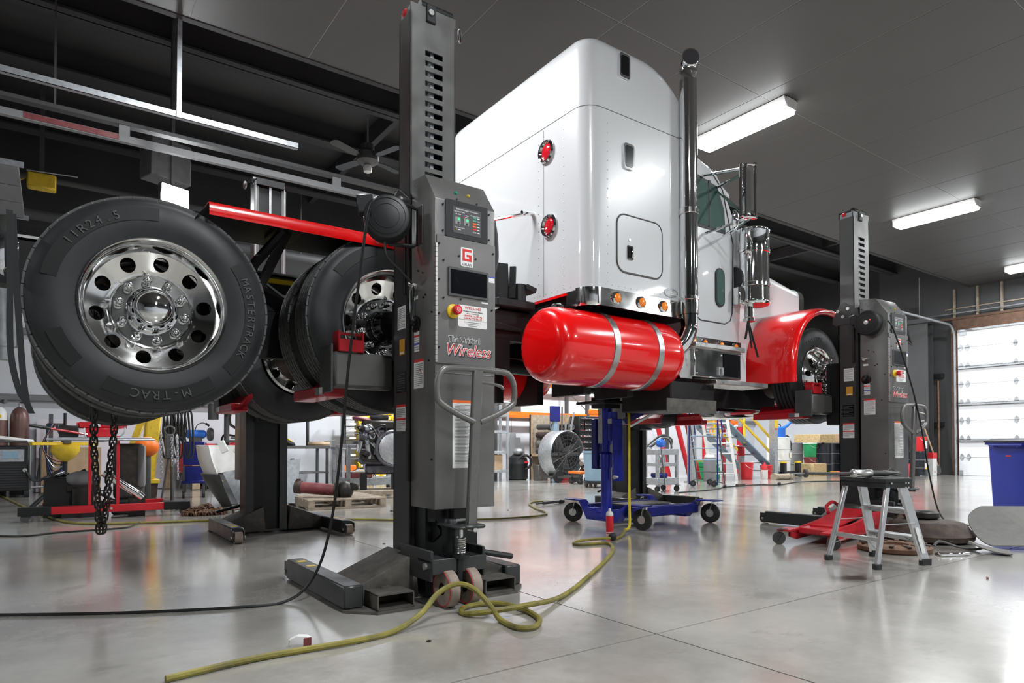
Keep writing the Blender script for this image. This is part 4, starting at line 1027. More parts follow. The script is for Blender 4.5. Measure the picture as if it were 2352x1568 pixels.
    for k, (dx, c_) in enumerate(((-.068, 'paper'), (-.022, 'label_blue'), (-.022, 'label_red'), (-.068, 'lens_yellow'))):
        zz = (1.968, 1.968, 1.959, 1.889)[k]; MB().b2(1.737+dx, 1.743+dx, gy-.0005, gy, zz-.003, zz+.003).build('legend_mark', c_, cb, smooth=False)
        MB().b2(1.748+dx, 1.766+dx, gy-.0004, gy, zz-.002, zz+.002).build('legend_text', 'paper', cb, smooth=False)
    # logo plate
    MB().prism(rrect(.074, .098, .008), (1.737, G, 1.755), F, U, .002).build('logo_plate', 'paper', cb)
    m_ = MB(); gx, gz, s_ = 1.737, 1.765, .027
    m_.prism([(-s_, -s_*1.1), (s_, -s_*1.1), (s_, s_*.15), (-.1*s_, s_*.15), (-.1*s_, -.25*s_), (.45*s_, -.25*s_), (.45*s_, -.65*s_), (-.5*s_, -.65*s_), (-.5*s_, .7*s_), (s_, .7*s_), (s_, 1.15*s_), (-s_, 1.15*s_)], (gx, G-.0021, gz), F, U, .001)
    m_.build('logo_letter', 'label_red', cb, smooth=False)
    letter('GRAY', .019, 'ink_grey', (1.737, G-.0032, 1.717), F, U, cb, sx=1.25)
    # touch screen
    MB().prism(rrect(.240, .145, .004), (1.745, G, 1.620), F, U, .008).build('screen_frame', 'grey_plastic', cb)
    MB().prism(rrect(.216, .122, .003), (1.745, G-.0081, 1.620), F, U, .0012).build('touch_screen', 'screen_glass', cb, 'dark smudged touch screen')
    MB().prism(rrect(.036, .032, .001), (1.889, G, 1.662), F, U, .001).build('notice_sticker', 'paper', cb); MB().b2(1.871, 1.907, G-.0016, G-.001, 1.671, 1.678).build('notice_head', 'label_blue', cb, smooth=False)
    MB().b2(1.826, 1.866, G-.001, G, 1.529, 1.537).build('small_tag', 'paper', cb, smooth=False)
    # emergency stop
    m_ = MB(); m_.lathe([(.036, 0), (.036, .006), (.030, .012), (.018, .014), (.018, .03)], o=(1.655, G, 1.468), ax=(0, -1, 0), n=24, cap=True); m_.build('stop_collar', 'yellow', cb)
    m_ = MB(); m_.lathe([(.016, .02), (.020, .026), (.024, .034), (.024, .054), (.020, .060), (.001, .061)], o=(1.655, G, 1.468), ax=(0, -1, 0), n=20); m_.build('stop_button', 'red_plastic', cb, 'red emergency stop button')
    m_ = MB(); m_.torus((1.655, G-.0612, 1.468), (0, 1, 0), .010, .0015, 18, 4); m_.b2(1.654, 1.656, G-.062, G-.060, 1.463, 1.473); m_.build('stop_mark', 'paper', cb)
    # capacity label
    MB().prism(rrect(.175, .112, .007), (1.773, G, 1.452), F, U, .001).build('capacity_label', 'paper', cb); q = G-.0015
    letter('WPLS-140', .0185, 'label_red', (1.773, q, 1.494), F, U, cb, sx=1.2); letter('Wireless Portable Lift System', .0095, 'ink', (1.773, q, 1.478), F, U, cb, sx=1.05)
    letter('Patents and patents pending', .006, 'ink_grey', (1.773, q, 1.467), F, U, cb, sx=1.1); letter('14,000 lb. / 6,350 kg', .0125, 'label_red', (1.773, q, 1.455), F, U, cb, sx=1.1)
    letter('CAPACITY EACH', .0125, 'label_red', (1.773, q, 1.442), F, U, cb, sx=1.15); MB().b2(1.688, 1.858, q-.0003, q+.0003, 1.4335, 1.435).build('label_rule', 'ink_grey', cb, smooth=False)
    for k in range(3): MB().b2(1.773-.05+.012*k, 1.773+.05-.012*k, q-.0003, q+.0003, 1.421-.009*k, 1.424-.009*k).build('label_line', 'ink_grey', cb, smooth=False)
    # product lettering
    letter('The Original', .040, 'paper', (1.722, G-.001, 1.327), F, U, cb, off=.0022, sx=.92); letter('The Original', .040, 'ink', (1.722, G-.0026, 1.327), F, U, cb, sx=.92)
    letter('Wireless', .082, 'ink', (1.750, G-.0008, 1.268), F, U, cb, off=.0035, shear=.25, sx=.92); letter('Wireless', .082, 'paper', (1.744, G-.0018, 1.272), F, U, cb, off=.0028, shear=.25, sx=.92)
    letter('Wireless', .082, 'label_red', (1.744, G-.0036, 1.272), F, U, cb, shear=.25, sx=.92, off=-.0008)
    # bolts of the panel, lights of the sloping top
    m_ = MB()
    for x, z in ((1.60, 2.005), (1.60, 1.872), (1.876, 2.005), (1.876, 1.872), (1.68, 2.045), (1.80, 2.045)): m_.cyl((x, CF-.006, z), (x, CF, z), .005, n=8)
    for x, z in ((1.574, 1.80), (1.898, 1.80), (1.574, 1.62), (1.574, 1.45), (1.574, 1.28), (1.60, 1.53), (1.89, 1.50), (1.60, 1.72), (1.69, 1.755), (1.79, 1.755), (1.70, 1.535)): m_.cyl((x, G-.006, z), (x, G, z), .005, n=8)
    m_.build('panel_screws', 'black_metal', cb)['kind'] = 'stuff'
    for x, c_ in ((1.70, 'lens_green'), (1.775, 'lens_yellow')):
        MB().lathe([(.010, 0), (.010, .006), (.006, .011), (.001, .012)], o=(x, 2.915, 2.094), ax=(0, -.82, .57), n=14).build('indicator_light', c_, cb)
    # side: labels, key switch, connector
    S = C0-.0005; SA, SB = (0, -1, 0), (0, 0, 1)
    sticker(cb, (S, 3.067, 1.332), SA, SB, .056, .105, 'paper', 7, .014, mid=('label_blue', -.12)); MB().b2(S-.003, S, 3.040, 3.094, 1.355, 1.366).build('label_head', 'label_red', cb, smooth=False)
    sticker(cb, (S, 3.044, 1.162), SA, SB, .108, .150, 'label_red', 12, .014)
    MB().bar((S-.002, 3.01, 1.16), (S-.002, 3.03, 1.185), .006, .001).build('label_arrow', 'label_red', cb, smooth=False)
    sticker(colm, (XA-.0005, 3.244, 1.485), SA, SB, .098, .125, None, 11)
    sticker(colm, (XA-.0005, 3.238, 1.325), SA, SB, .064, .085, None, 0, base='label_amber'); MB().b2(XA-.003, XA, 3.215, 3.26, 1.288, 1.297).build('amber_label_foot', 'paper', colm, smooth=False)
    sticker(colm, (XA-.0005, 3.25, 1.135), SA, SB, .112, .115, None, 8, base='black_gloss', ink='grey_plastic')
    sticker(colm, (XA-.0005, 3.249, .94), SA, SB, .112, .145, 'label_red', 12, .014, mid=('label_red', -.05))
    m_ = MB(); m_.lathe([(.045, 0), (.045, .008), (.02, .012)], o=(S, 3.072, 1.425), ax=(-1, 0, 0), n=20, cap=True); m_.cyl((S-.012, 3.072, 1.425), (S-.03, 3.072, 1.43), .012, n=10); m_.build('cable_inlet', 'black_gloss', cb)
    m_ = MB(); m_.cyl((S, 3.08, 1.62), (S-.03, 3.08, 1.62), .018, n=12); m_.box((S-.035, 3.07, 1.625), (.012, .06, .018), (R(20), 0, 0), .004); m_.build('key_switch', 'zinc', cb)
    MB().b2(S-.001, S, 3.055, 3.10, 1.555, 1.572).build('key_label', 'paper', cb, smooth=False)
    m_ = MB()
    for y, z in ((3.11, 2.10), (3.0, 1.68), (3.05, 1.70), (2.97, 1.56), (2.99, 1.55), (2.90, 1.46), (2.93, 1.22), (2.90, .72)): m_.cyl((S-.006, y, z), (S, y, z), .005, n=8)
    m_.build('side_screws', 'black_metal', cb)['kind'] = 'stuff'
    # long instruction label on the lower front
    sticker(cb, (1.738, CF-.0005, .848), F, U, .160, .345, 'label_orange', 42, .014)
    # right-hand side: braided hose and light pole
    m_ = MB(); m_.tube(smooth_path([(C1+.02, 2.93, 2.0), (C1+.035, 2.93, 1.92), (C1+.04, 2.93, 1.80), (C1+.02, 2.93, 1.72)], 6), .022, 10); m_.build('braided_hose', 'black_plastic', cb)
    m_ = MB(); m_.cyl((C1+.015, 2.93, 1.50), (C1+.015, 2.93, 2.02), .006, n=8); m_.cyl((C1+.02, 2.93, 1.54), (C1+.02, 2.93, 1.64), .018, n=12); m_.box((C1+.025, 2.93, 1.535), (.06, .05, .008)); m_.build('gas_spring', 'chrome', cb)
    # --- steering gear with twin wheels, spring strut and handle
    for x in (1.588, 1.715):
        m_ = MB(); m_.lathe([(.03, -.028), (.085, -.028), (.091, -.022), (.091, .022), (.085, .028), (.03, .028)], o=(x, 2.80, .092), ax=(1, 0, 0), n=32); w_ = m_.build('steering_wheel', 'caster_tan', L)
        m_ = MB(); m_.lathe([(.001, -.026), (.06, -.024), (.062, 0), (.06, .024), (.001, .026)], o=(x, 2.80, .092), ax=(1, 0, 0), n=24); m_.build('wheel_hub', 'lift_dark', w_)
        m_ = MB(); m_.torus((x-.028, 2.80, .092), (1, 0, 0), .084, .003, 28, 5); m_.build('wheel_rim', 'red_enamel', w_)
    m_ = MB(); m_.cyl((1.55, 2.80, .092), (1.755, 2.80, .092), .014, n=10); m_.b2(1.635, 1.668, 2.775, 2.825, .06, .24, .006); sg_ = m_.build('steering_yoke', 'lift_dark', L)
    m_ = MB(); m_.b2(1.50, 1.515, 2.80, 3.14, .13, .28, .004); m_.b2(1.795, 1.81, 2.80, 3.14, .13, .28, .004); m_.b2(1.50, 1.81, 2.79, 2.94, .215, .235, .004); m_.b2(1.50, 1.81, 2.785, 2.80, .165, .24, .004); m_.build('steering_bracket', 'lift_paint', L)
    for y, z in ((2.85, .20), (3.05, .20)): MB().cyl((1.488, y, z), (1.50, y, z), .017, n=8).build('bracket_bolt', 'zinc', L)
    m_ = MB(); m_.lathe([(.055, .235), (.055, .25), (.04, .255), (.04, .40), (.03, .42)], o=(1.65, 2.88, 0), n=18, cap=True); m_.lathe([(.045, .235), (.045, .25)], o=(1.665, 2.80, 0), n=14, cap=True); m_.build('pump_body', 'lift_dark', L)
    MB().cyl((1.668, 2.80, .24), (1.668, 2.80, .385), .010, n=10).build('pump_rod', 'chrome', L)
    m_ = MB(); m_.tube([(1.668+.021*math.cos(2*PI*7.5*t), 2.80+.021*math.sin(2*PI*7.5*t), .252+.085*t) for t in [i/150 for i in range(151)]], .0042, 5); m_.build('coil_spring', 'zinc', L)
    m_ = MB(); m_.b2(1.60, 1.73, 2.70, 2.93, .385, .40, .005); m_.box((1.69, 2.735, .395), (.12, .08, .02), None, .008); m_.build('handle_yoke', 'lift_paint', L)
    m_ = MB(); m_.cyl((1.69, 2.70, .38), (1.69, 2.76, .38), .012, n=8); m_.cyl((1.63, 2.78, .42), (1.70, 2.78, .42), .009, n=8); m_.build('handle_pin', 'zinc', L)
    m_ = MB(); m_.bar((1.685, 2.735, .395), (1.712, 2.715, 1.16), .055, .028, .006, up=(0, 1, 0)); hb = m_.build('pull_handle', 'lift_panel', L)
    hp = [(1.712, 2.715, 1.165), (1.56, 2.715, 1.160), (1.515, 2.715, 1.145), (1.488, 2.715, 1.10), (1.484, 2.715, 1.03), (1.505, 2.715, .99), (1.60, 2.715, .94), (1.69, 2.717, .905)]
    m_ = MB(); m_.tube(smooth_path(hp, 6), .0155, 10); m_.tube(smooth_path([(2*1.708-x, y, z) for x, y, z in hp], 6), .0155, 10); m_.build('handle_loop', 'lift_panel', hb)
    m_ = MB(); m_.tube(smooth_path([(1.725, 2.71, 1.10), (1.78, 2.70, 1.095), (1.83, 2.69, 1.085), (1.845, 2.69, 1.07)], 4), .008, 6); m_.build('release_lever', 'lift_panel', hb)
    m_ = MB(); m_.cyl((1.83, 2.96, .235), (2.10, 2.98, .175), .016, n=8); m_.cyl((1.815, 2.955, .25), (1.83, 2.955, .25), .02, n=8); m_.build('tie_rod', 'lift_dark', L)
    # lower works behind the wheels
    m_ = MB(); m_.b2(1.585, 1.90, 3.02, 3.135, .012, .47); m_.prism([(3.13, .47), (2.93, .36), (2.93, .34), (3.13, .22)], (1.62, 0, 0), (0, 1, 0), (0, 0, 1), .02); m_.cyl((1.6, 2.98, .40), (1.6, 2.98, .47), .02, n=8); m_.cyl((1.72, 2.98, .40), (1.72, 2.98, .47), .02, n=8); m_.build('hydraulic_unit', 'lift_dark', L, smooth=False)
    return L
def make_reel():
    # axis +z locally is the face
    m_ = MB(); m_.lathe([(.001, -.055), (.10, -.055), (.112, -.045), (.116, -.03), (.116, .03), (.110, .044), (.098, .050), (.001, .052)], n=40); rl = m_.build('cord_reel', 'black_plastic', None)
    for r in (.092, .062): MB().torus((0, 0, .051), (0, 0, 1), r, .0022, 40, 5).build('reel_rib', 'black_plastic', rl)
    m_ = MB(); m_.b2(-.14, -.06, .03, .125, -.03, .03, .006); m_.build('cord_guide', 'black_plastic', rl); m_ = MB(); m_.b2(-.142, -.136, .05, .10, -.018, .018); m_.build('guide_mouth', 'ink', rl, smooth=False)
    return rl
lift1 = make_lift('charcoal column lift with control screens and pull handle at the middle axle', 'mobile column lifts')
# before the reels are added, copy the lift for the other three wheels
lift2 = copy_tree(lift1, None, 'charcoal column lift at the front wheel behind the step ladder', (LX+4.80, LY+.06, 0), R(-2))
for c_ in lift2.children:
    if c_.name.startswith('inner_mast'): c_.location.z -= .13
lift3 = copy_tree(lift1, None, 'dark column lift on the far side between the rear wheels', (LX+.06, 6.56, 0), PI)
lift4 = copy_tree(lift1, None, 'dark column lift far behind the blue transmission jack', (LX+4.85, 6.56, 0), PI)
def add_reel(lift, o, ax, upv):
    rl = make_reel(); rl.parent = lift
    z = Vector(ax).normalized(); y = Vector(upv); y = (y-z*y.dot(z)).normalized(); x = y.cross(z)
    M = Matrix((x, y, z)).transposed().to_4x4(); M.translation = Vector(o)-Vector((LX, LY, 0)); rl.matrix_local = M
    return rl
r1 = add_reel(lift1, (1.375, 3.04, 1.93), (-.42, -.90, .05), (-.12, 0, 1))
m_ = MB(); m_.tube([(1.40, 3.09, 2.05), (1.53, 3.07, 2.035), (1.555, 3.06, 2.02), (1.555, 3.06, 1.84), (1.53, 3.06, 1.825), (1.40, 3.08, 1.82)], .010, 6); m_.build('reel_bracket', 'black_metal', lift1)
m_ = MB(); m_.box((1.553, 3.02, 1.93), (.008, .05, .20), None, .002); m_.build('reel_mount', 'steel_dark', lift1)
MB().tube(smooth_path([(1.36, 3.03, 1.81), (1.37, 3.03, 1.74), (1.45, 3.04, 1.68), (1.53, 3.06, 1.62), (1.545, 3.09, 1.55), (1.535, 3.09, 1.47), (1.54, 3.075, 1.43)], 6), .006, 6).build('reel_lead', 'cable_black', lift1)
MB().tube(smooth_path([(1.55, 3.08, 1.62), (1.53, 3.09, 1.6), (1.535, 3.10, 1.5), (1.545, 3.08, 1.43)], 6), .004, 6).build('switch_lead', 'galvanised', lift1)
r2 = add_reel(lift2, (1.50, 3.02, 1.95), (-1, -.12, 0), (0, .3, 1))
rl = [c for c in lift2.children if c.name.startswith('cord_reel')][0]
m_ = MB(); m_.lathe([(.022, .052), (.020, .058), (.001, .06)], n=16); m_.build('reel_hub', 'zinc', rl); MB().cyl((.04, .01, .05), (.04, .01, .056), .006, n=8).build('reel_lamp', 'led_red', rl)
MB().tube(smooth_path([(1.44, 3.0, 1.86), (1.50, 2.98, 1.77), (1.53, 2.99, 1.70), (1.545, 3.07, 1.62), (1.545, 3.08, 1.48)], 6), .006, 6).build('reel_lead', 'cable_black', lift2)
for L_, p in ((lift2, (LX, LY, 0)),): pass
# ================================================================== things on the near floor
# ---- chain hanging under the rear axle
ch = wthing('hanging_chain', 'dark steel chain hanging down under the rearmost wheel', 'chain', (.23, 4.45, .29))
cm = chain_mesh(.011, .040).mesh('chain_link', 'grease')
pth = [(.20, 4.40, 1.73), (.20, 4.42, 1.2), (.20, 4.42, .80), (.225, 4.44, .45), (.235, 4.45, .30), (.25, 4.45, .30), (.265, 4.45, .45), (.30, 4.46, .85), (.31, 4.44, 1.3), (.31, 4.40, 1.69), (.25, 4.385, 1.73)]
for p, d, k in chain_links(pth, .011, .036, 'grease'):
    o = put('chain_link', cm, ch, loc=p); q = Vector((0, 0, 1)).rotation_difference(d)
    o.rotation_mode = 'QUATERNION'; o.rotation_quaternion = q @ Matrix.Rotation(PI/2*k+.4, 3, 'Z').to_quaternion()
# ---- blue transmission jack
tj = wthing('transmission_jack', 'blue rolling transmission jack raised under the truck gearbox', 'jack', (4.95, 4.75, 0))
def caster(par, x, y, r, rz, h, fork='zinc', tyre='rubber', name='caster', z0=0.0):
    m_ = MB(); c, s_ = math.cos(rz), math.sin(rz); ax = Vector((c, s_, 0)); p = Vector((x, y, z0+r)); fw = Vector((-s_, c, 0))
    m_.lathe([(r*.35, -.018), (r*.92, -.018), (r, -.012), (r, .012), (r*.92, .018), (r*.35, .018)], o=p, ax=ax, n=28, cap=True)
    w_ = m_.build(name+'_wheel', tyre, par)
    m_ = MB(); top = p+Vector((0, 0, h-r))-fw*.03
    for sg in (-1, 1): m_.bar(p+ax*sg*.026, top+ax*sg*.026-Vector((0, 0, .01)), .03, .005)
    m_.box(top, (.07, .07, .008), rz); m_.cyl(p-ax*.032, p+ax*.032, .009, n=8); m_.lathe([(r*.4, -.02), (r*.4, .02)], o=p, ax=ax, n=12, cap=True)
    m_.build(name+'_fork', fork, par); return w_
for i, (x, y, rz) in enumerate(((4.47, 5.22, .5), (4.52, 4.29, .2), (5.56, 4.33, .3), (5.50, 5.26, .4))): caster(tj, x, y, .10, rz, .225)
boat = [(-.50, .228), (-.34, .228), (-.20, .05), (.22, .05), (.34, .228), (.50, .228), (.50, .240), (.32, .240), (.24, .17), (.10, .17), (.08, .12), (-.10, .12), (-.12, .17), (-.24, .17), (-.34, .240), (-.50, .240)]
for x, nm_ in ((4.44, 'front_plate'), (5.44, 'rear_plate')):
    MB().prism(boat, (x, 4.76, 0), (0, 1, 0), (0, 0, 1), .09, b=.004).build(nm_, 'blue_paint', tj)
for y in (4.46, 5.04):
    MB().b2(4.50, 5.48, y-.05, y+.05, .10, .20, .01).build('side_rail', 'blue_dark', tj)
    for x in (4.49, 5.53): MB().box((x, y-.19 if y < 4.7 else y+.19, .233), (.14, .14, .012), None, .003).build('caster_plate', 'blue_dark', tj)
MB().b2(4.7, 5.3, 4.62, 4.90, .19, .205, .003).build('tray', 'dusty_steel', tj)
m_ = MB(); m_.cyl((4.49, 4.74, .10), (4.49, 4.74, .62), .055, n=20); m_.build('lower_ram', 'blue_paint', tj)
m_ = MB(); m_.lathe([(.068, .58), (.068, .70), (.06, .72), (.045, .73), (.045, .9)], o=(4.49, 4.74, 0), n=20, cap=True); m_.build('ram_collar', 'blue_paint', tj)
m_ = MB(); m_.cyl((4.49, 4.74, .80), (4.49, 4.74, 1.20), .062, n=20); m_.cyl((4.49, 4.65, .84), (4.49, 4.65, 1.12), .05, n=16); m_.build('upper_ram', 'blue_paint', tj)
m_ = MB(); m_.b2(4.44, 4.54, 4.83, 4.91, .56, 1.06, .008); m_.build('guide_box', 'blue_dark', tj)
m_ = MB(); m_.bar((4.48, 4.56, .45), (4.48, 4.58, 1.05), .06, .10, .006); m_.build('side_cylinder', 'blue_paint', tj)
MB().cyl((4.42, 4.56, .49), (4.50, 4.56, .49), .02, n=10).build('pivot_bolt', 'zinc', tj)
m_ = MB(); m_.prism(rrect(.06, .34, .004), (4.425, 4.755, .985), (0, -1, 0), (0, 0, 1), .002); m_.build('data_label', 'galvanised', tj)
m_ = MB(); m_.prism(rrect(.06, .045, .004), (4.435, 4.63, 1.03), (0, -1, 0), (0, 0, 1), .002); m_.build('maker_label', 'galvanised', tj)
m_ = MB(); m_.b2(4.28, 4.72, 4.55, 4.95, 1.20, 1.225); m_.b2(4.40, 4.60, 4.66, 4.86, 1.16, 1.27); m_.build('saddle_plate', 'lift_dark', tj)
m_ = MB(); m_.bar((4.58, 4.60, 1.02), (5.05, 4.42, 1.28), .10, .05, .006); m_.build('tilt_arm', 'blue_dark', tj)
m_ = MB(); m_.bar((4.60, 4.52, .98), (5.08, 4.34, 1.25), .035, .02); m_.build('tilt_arm_plate', 'brushed', tj, smooth=False)
m_ = MB(); m_.tube([(4.45, 4.92, 1.05), (4.42, 4.98, 1.05), (4.42, 4.98, .95)], .008, 6); m_.build('pedal_link', 'lift_dark', tj)
# ---- aerosol can
t = thing('spray_can', 'red aerosol can with white cap on the floor by the blue jack', 'can', (4.14, 4.33, 0))
MB().lathe([(.030, 0), (.033, .004), (.033, .160), (.031, .165)], n=24, cap=True).build('body', 'red_plastic', t)
MB().lathe([(.033, .155), (.033, .175), (.026, .190), (.016, .200)], n=24, cap=True).build('shoulder', 'white_plastic', t)
MB().lathe([(.012, .198), (.012, .215), (.008, .225), (.001, .226)], n=14, cap=True).build('nozzle', 'white_plastic', t)
MB().lathe([(.0335, .008), (.0335, .013)], n=24).build('base_band', 'paper', t)
# ---- aluminium step ladder
t = thing('step_ladder', 'small aluminium step ladder with black platform top', 'ladder', (4.575, 2.205, 0), R(-14))
fx, fy, tx, ty, tz = .215, .19, .105, .165, .545
for sy in (-1, 1):
    p, q = (fx, sy*fy, .03), (tx*.55, sy*ty*.93, tz-.02)
    o = MB().bar(p, q, .07, .022, .002, up=(0, 1, 0)).build('side_rail', 'aluminium', t)
    p, q = (-fx, sy*fy, .03), (-tx*.8, sy*ty*.97, tz-.02)
    m_ = MB(); m_.bar(p, q, .034, .022, .002, up=(0, 1, 0)); m_.bar((p[0], p[1]-sy*.012, p[2]), (q[0], q[1]-sy*.012, q[2]), .012, .006, up=(0, 1, 0)); m_.build('rear_leg', 'aluminium', t)
    MB().box((fx+.005, sy*fy, .022), (.085, .034, .044), None, .004).build('foot', 'black_plastic', t)
    MB().box((-fx-.003, sy*fy, .018), (.05, .034, .036), None, .004).build('foot', 'black_plastic', t)
    MB().bar((.145, sy*.183, .28), (-.145, sy*.183, .28), .016, .004).build('spreader', 'aluminium', t, smooth=False)
    MB().bar((-.195, sy*.187, .11), (-.16, sy*.06, .18), .014, .004).build('knee_brace', 'aluminium', t, smooth=False)
    MB().bar((.19, sy*.187, .11), (.165, sy*.06, .19), .014, .004).build('knee_brace', 'aluminium', t, smooth=False)
    m_ = MB()
    for x, z in ((.06, .545), (.085, .545), (.06, .515), (.085, .515), (-.07, .545)): m_.cyl((x, sy*(ty+.012), z), (x, sy*(ty+.018), z), .006, n=8)
    m_.build('rivets', 'zinc', t)['kind'] = 'stuff'
for z, f_ in ((.19, .35), (.37, .68)):
    xx = fx+(tx*.55-fx)*f_
    MB().box((xx-.005, 0, z), (.085, 2*(fy+(ty-fy)*f_)-.02, .008), None, .002).build('step', 'aluminium', t); MB().box((xx+.037, 0, z-.02), (.004, 2*(fy+(ty-fy)*f_)-.02, .04)).build('step_lip', 'aluminium', t, smooth=False)
MB().box((-.165, 0, .18), (.012, .37, .03), None, .002).build('rear_bar', 'aluminium', t)
m_ = MB(); m_.box((0, 0, tz+.018), (.25, .36, .030), None, .008, 2); m_.box((0, 0, tz-.012), (.235, .345, .04), None, .004); m_.build('platform', 'black_plastic', t)
sticker(t, (.185, -.198, .14), (.35, 0, -1), (1, 0, .35), .012, .02, None, 0)
m_ = MB(); m_.prism([(-.017, -.085), (.017, -.085), (.017, .085), (-.017, .085)], (.168, -fy-.0125+.006, .165), (1, 0, -.0), (-.31, .046, 1), .001); m_.build('safety_label', 'paper', t, smooth=False)
# ---- air hammer lying on the ladder
t = wthing('air_chisel', 'long steel air chisel lying on the step ladder top', 'tool', (4.5, 2.2, .578))
a, b_ = Vector((4.09, 2.44, .606)), Vector((4.68, 2.06, .606)); d_ = (b_-a).normalized()
pt = lambda s_: a+d_*s_
MB().cyl(pt(.02), pt(.36), .009, n=10).build('chisel_shaft', 'steel_dark', t)
m_ = MB(); m_.bar(pt(-.08), pt(.02), .018, .008); m_.build('chisel_tip', 'galvanised', t, smooth=False)
MB().cyl(pt(.015), pt(.03), .028, n=16).build('shaft_collar', 'steel_dark', t)
MB().lathe([(.012, .33), (.024, .335), (.027, .345), (.027, .36), (.025, .365), (.025, .44), (.027, .445), (.027, .47), (.018, .475)], o=a, ax=d_, n=20, cap=True).build('barrel', 'brushed', t)
MB().lathe([(.016, .47), (.018, .48), (.018, .55), (.021, .555), (.021, .57), (.013, .60), (.010, .66)], o=a, ax=d_, n=16, cap=True).build('handle', 'steel_dark', t)
m_ = MB(); m_.tube(smooth_path([pt(.58)+Vector((0, 0, .012)), pt(.62)+Vector((.01, .02, .03)), pt(.66)+Vector((0, .03, .02)), pt(.67)+Vector((0, -.01, -.005)), pt(.60)+Vector((-.02, -.03, -.012)), pt(.64)+Vector((.0, -.04, .0))], 6), .004, 5); m_.build('trigger_wire', 'steel_dark', t)
# ---- red floor jack
t = thing('floor_jack', 'low red long-frame floor jack lying behind the step ladder', 'jack', (5.60, 2.98, 0), R(9))
for sy in (-1, 1):
    MB().prism([(-.72, .06), (-.60, .03), (.55, .04), (.62, .10), (.50, .20), (.30, .21), (-.10, .15), (-.55, .12), (-.72, .10)], (0, sy*.15+.012, 0), (1, 0, 0), (0, 0, 1), .024, b=.004).build('side_plate', 'red_worn', t)
    caster(t, -.78, sy*.21, .050, R(20), .12, fork='steel_dark', tyre='steel_dark', name='rear_caster')
    MB().box((-.70, sy*.17, .115), (.20, .10, .018), None, .003).build('caster_plate', 'red_worn', t)
    m_ = MB(); m_.lathe([(.02, -.03), (.07, -.03), (.07, .03), (.02, .03)], o=(.56, sy*.20, .075), ax=(0, 1, 0), n=20, cap=True); m_.build('front_wheel', 'steel_dark', t)
m_ = MB(); m_.prism([(-.45, .12), (.35, .18), (.40, .20), (.40, .22), (.30, .225), (-.35, .16), (-.45, .14)], (0, .10, 0), (1, 0, 0), (0, 0, 1), .20, b=.006); m_.build('lift_arm', 'red_worn', t)
MB().box((-.1, 0, .165), (.30, .12, .004), (0, R(-5), 0)).build('data_label', 'wood_grey', t, smooth=False)
MB().box((-.35, 0, .10), (.5, .26, .05), None, .01).build('hydraulic_body', 'red_worn', t)
m_ = MB(); m_.lathe([(.06, 0), (.065, .015), (.05, .03), (.04, .03)], o=(.42, 0, .21), n=18, cap=True); m_.build('saddle', 'steel_dark', t)
m_ = MB(); m_.tube(smooth_path([(.02, .12, .20), (.2, .2, .24), (.5, .25, .26), (.8, .28, .18)], 5), .016, 8); m_.build('pump_handle', 'red_worn', t)
# ---- rusty driveline parts
t = thing('clutch_disc', 'rusty slotted clutch pressure plate lying flat under the step ladder', 'clutch plate', (5.22, 2.38, 0), R(20))
m_ = MB(); m_.lathe([(.10, .01), (.24, 0), (.25, .01), (.25, .035), (.22, .05), (.12, .055), (.10, .05), (.10, .01)], n=40); m_.build('disc', 'rust', t)
for k in range(12):
    a = 2*PI*k/12; MB().box((.185*math.cos(a), .185*math.sin(a), .055), (.10, .03, .012), a, .003).build('finger', 'rust_dark', t)
t = thing('gearbox_cover', 'dirty brown bell housing casting behind the step ladder', 'casting', (6.02, 2.48, 0), R(15))
m_ = MB(); m_.lathe([(.26, 0), (.33, .02), (.34, .06), (.30, .11), (.27, .15), (.22, .165), (.12, .17)], n=28, cap=True); m_.build('housing', 'rust_dark', t)
for k in range(10):
    a = 2*PI*k/10; m_ = MB(); m_.bar((.33*math.cos(a), .33*math.sin(a), .03), (.25*math.cos(a), .25*math.sin(a), .15), .03, .02); m_.build('rib', 'rust_dark', t, smooth=False)
t = thing('brake_ring', 'black iron ring lying on the dirty brown casting', 'ring', (6.10, 2.56, .172))
m_ = MB(); m_.lathe([(.06, 0), (.12, 0), (.135, .01), (.135, .05), (.125, .06), (.08, .06), (.06, .045), (.06, 0)], n=28); m_.build('ring', 'grease', t)
MB().box((.14, 0, .045), (.05, .06, .02), None, .004).build('lug', 'grease', t)
o = MB(); o.box((5.30, 2.02, .012), (.24, .06, .022), R(-25), .005); o = o.build('chrome_bar', 'chrome'); tag(o, 'short chrome bar on the floor near the ladder foot', 'bar')
m_ = MB(); m_.tube(smooth_path([(5.50, 2.22, .03), (5.56, 2.20, .06), (5.66, 2.12, .02), (5.68, 2.02, .012), (5.70, 1.96, .03)], 6), .010, 6); tag(m_.build('pry_bar', 'steel_dark'), 'bent dark steel pry bar by the grey mat', 'bar')
# ---- curled grey rubber mat
def curled(name, mt, o, u, length, width, curl, lab, cat, thick=.008, n=20, pointed=0):
    m_ = MB(); o, u = Vector(o), Vector(u).normalized(); v = Vector((-u.y, u.x, 0)); top, bot = [], []
    rows = []
    for i in range(n+1):
        t_ = i/n; x, z = curl(t_)
        row = []
        for j in range(11):
            w = (j/10-.5)*2; ww = width*.5*(1-pointed*(t_**3)*.6)*math.sqrt(max(.02, 1-pointed*max(0, (t_-.75)/.25)**2))
            row.append(o+u*x*length+v*w*ww+Vector((0, 0, z*length)))
        rows.append(row)
    rs = [m_.ring(r) for r in rows]
    for a, c in zip(rs, rs[1:]): m_.bridge(a, c, False)
    bmesh.ops.recalc_face_normals(m_.bm, faces=m_.bm.faces); bmesh.ops.solidify(m_.bm, geom=m_.bm.faces[:], thickness=thick)
    return tag(m_.build(name, mt, ang=60), lab, cat)
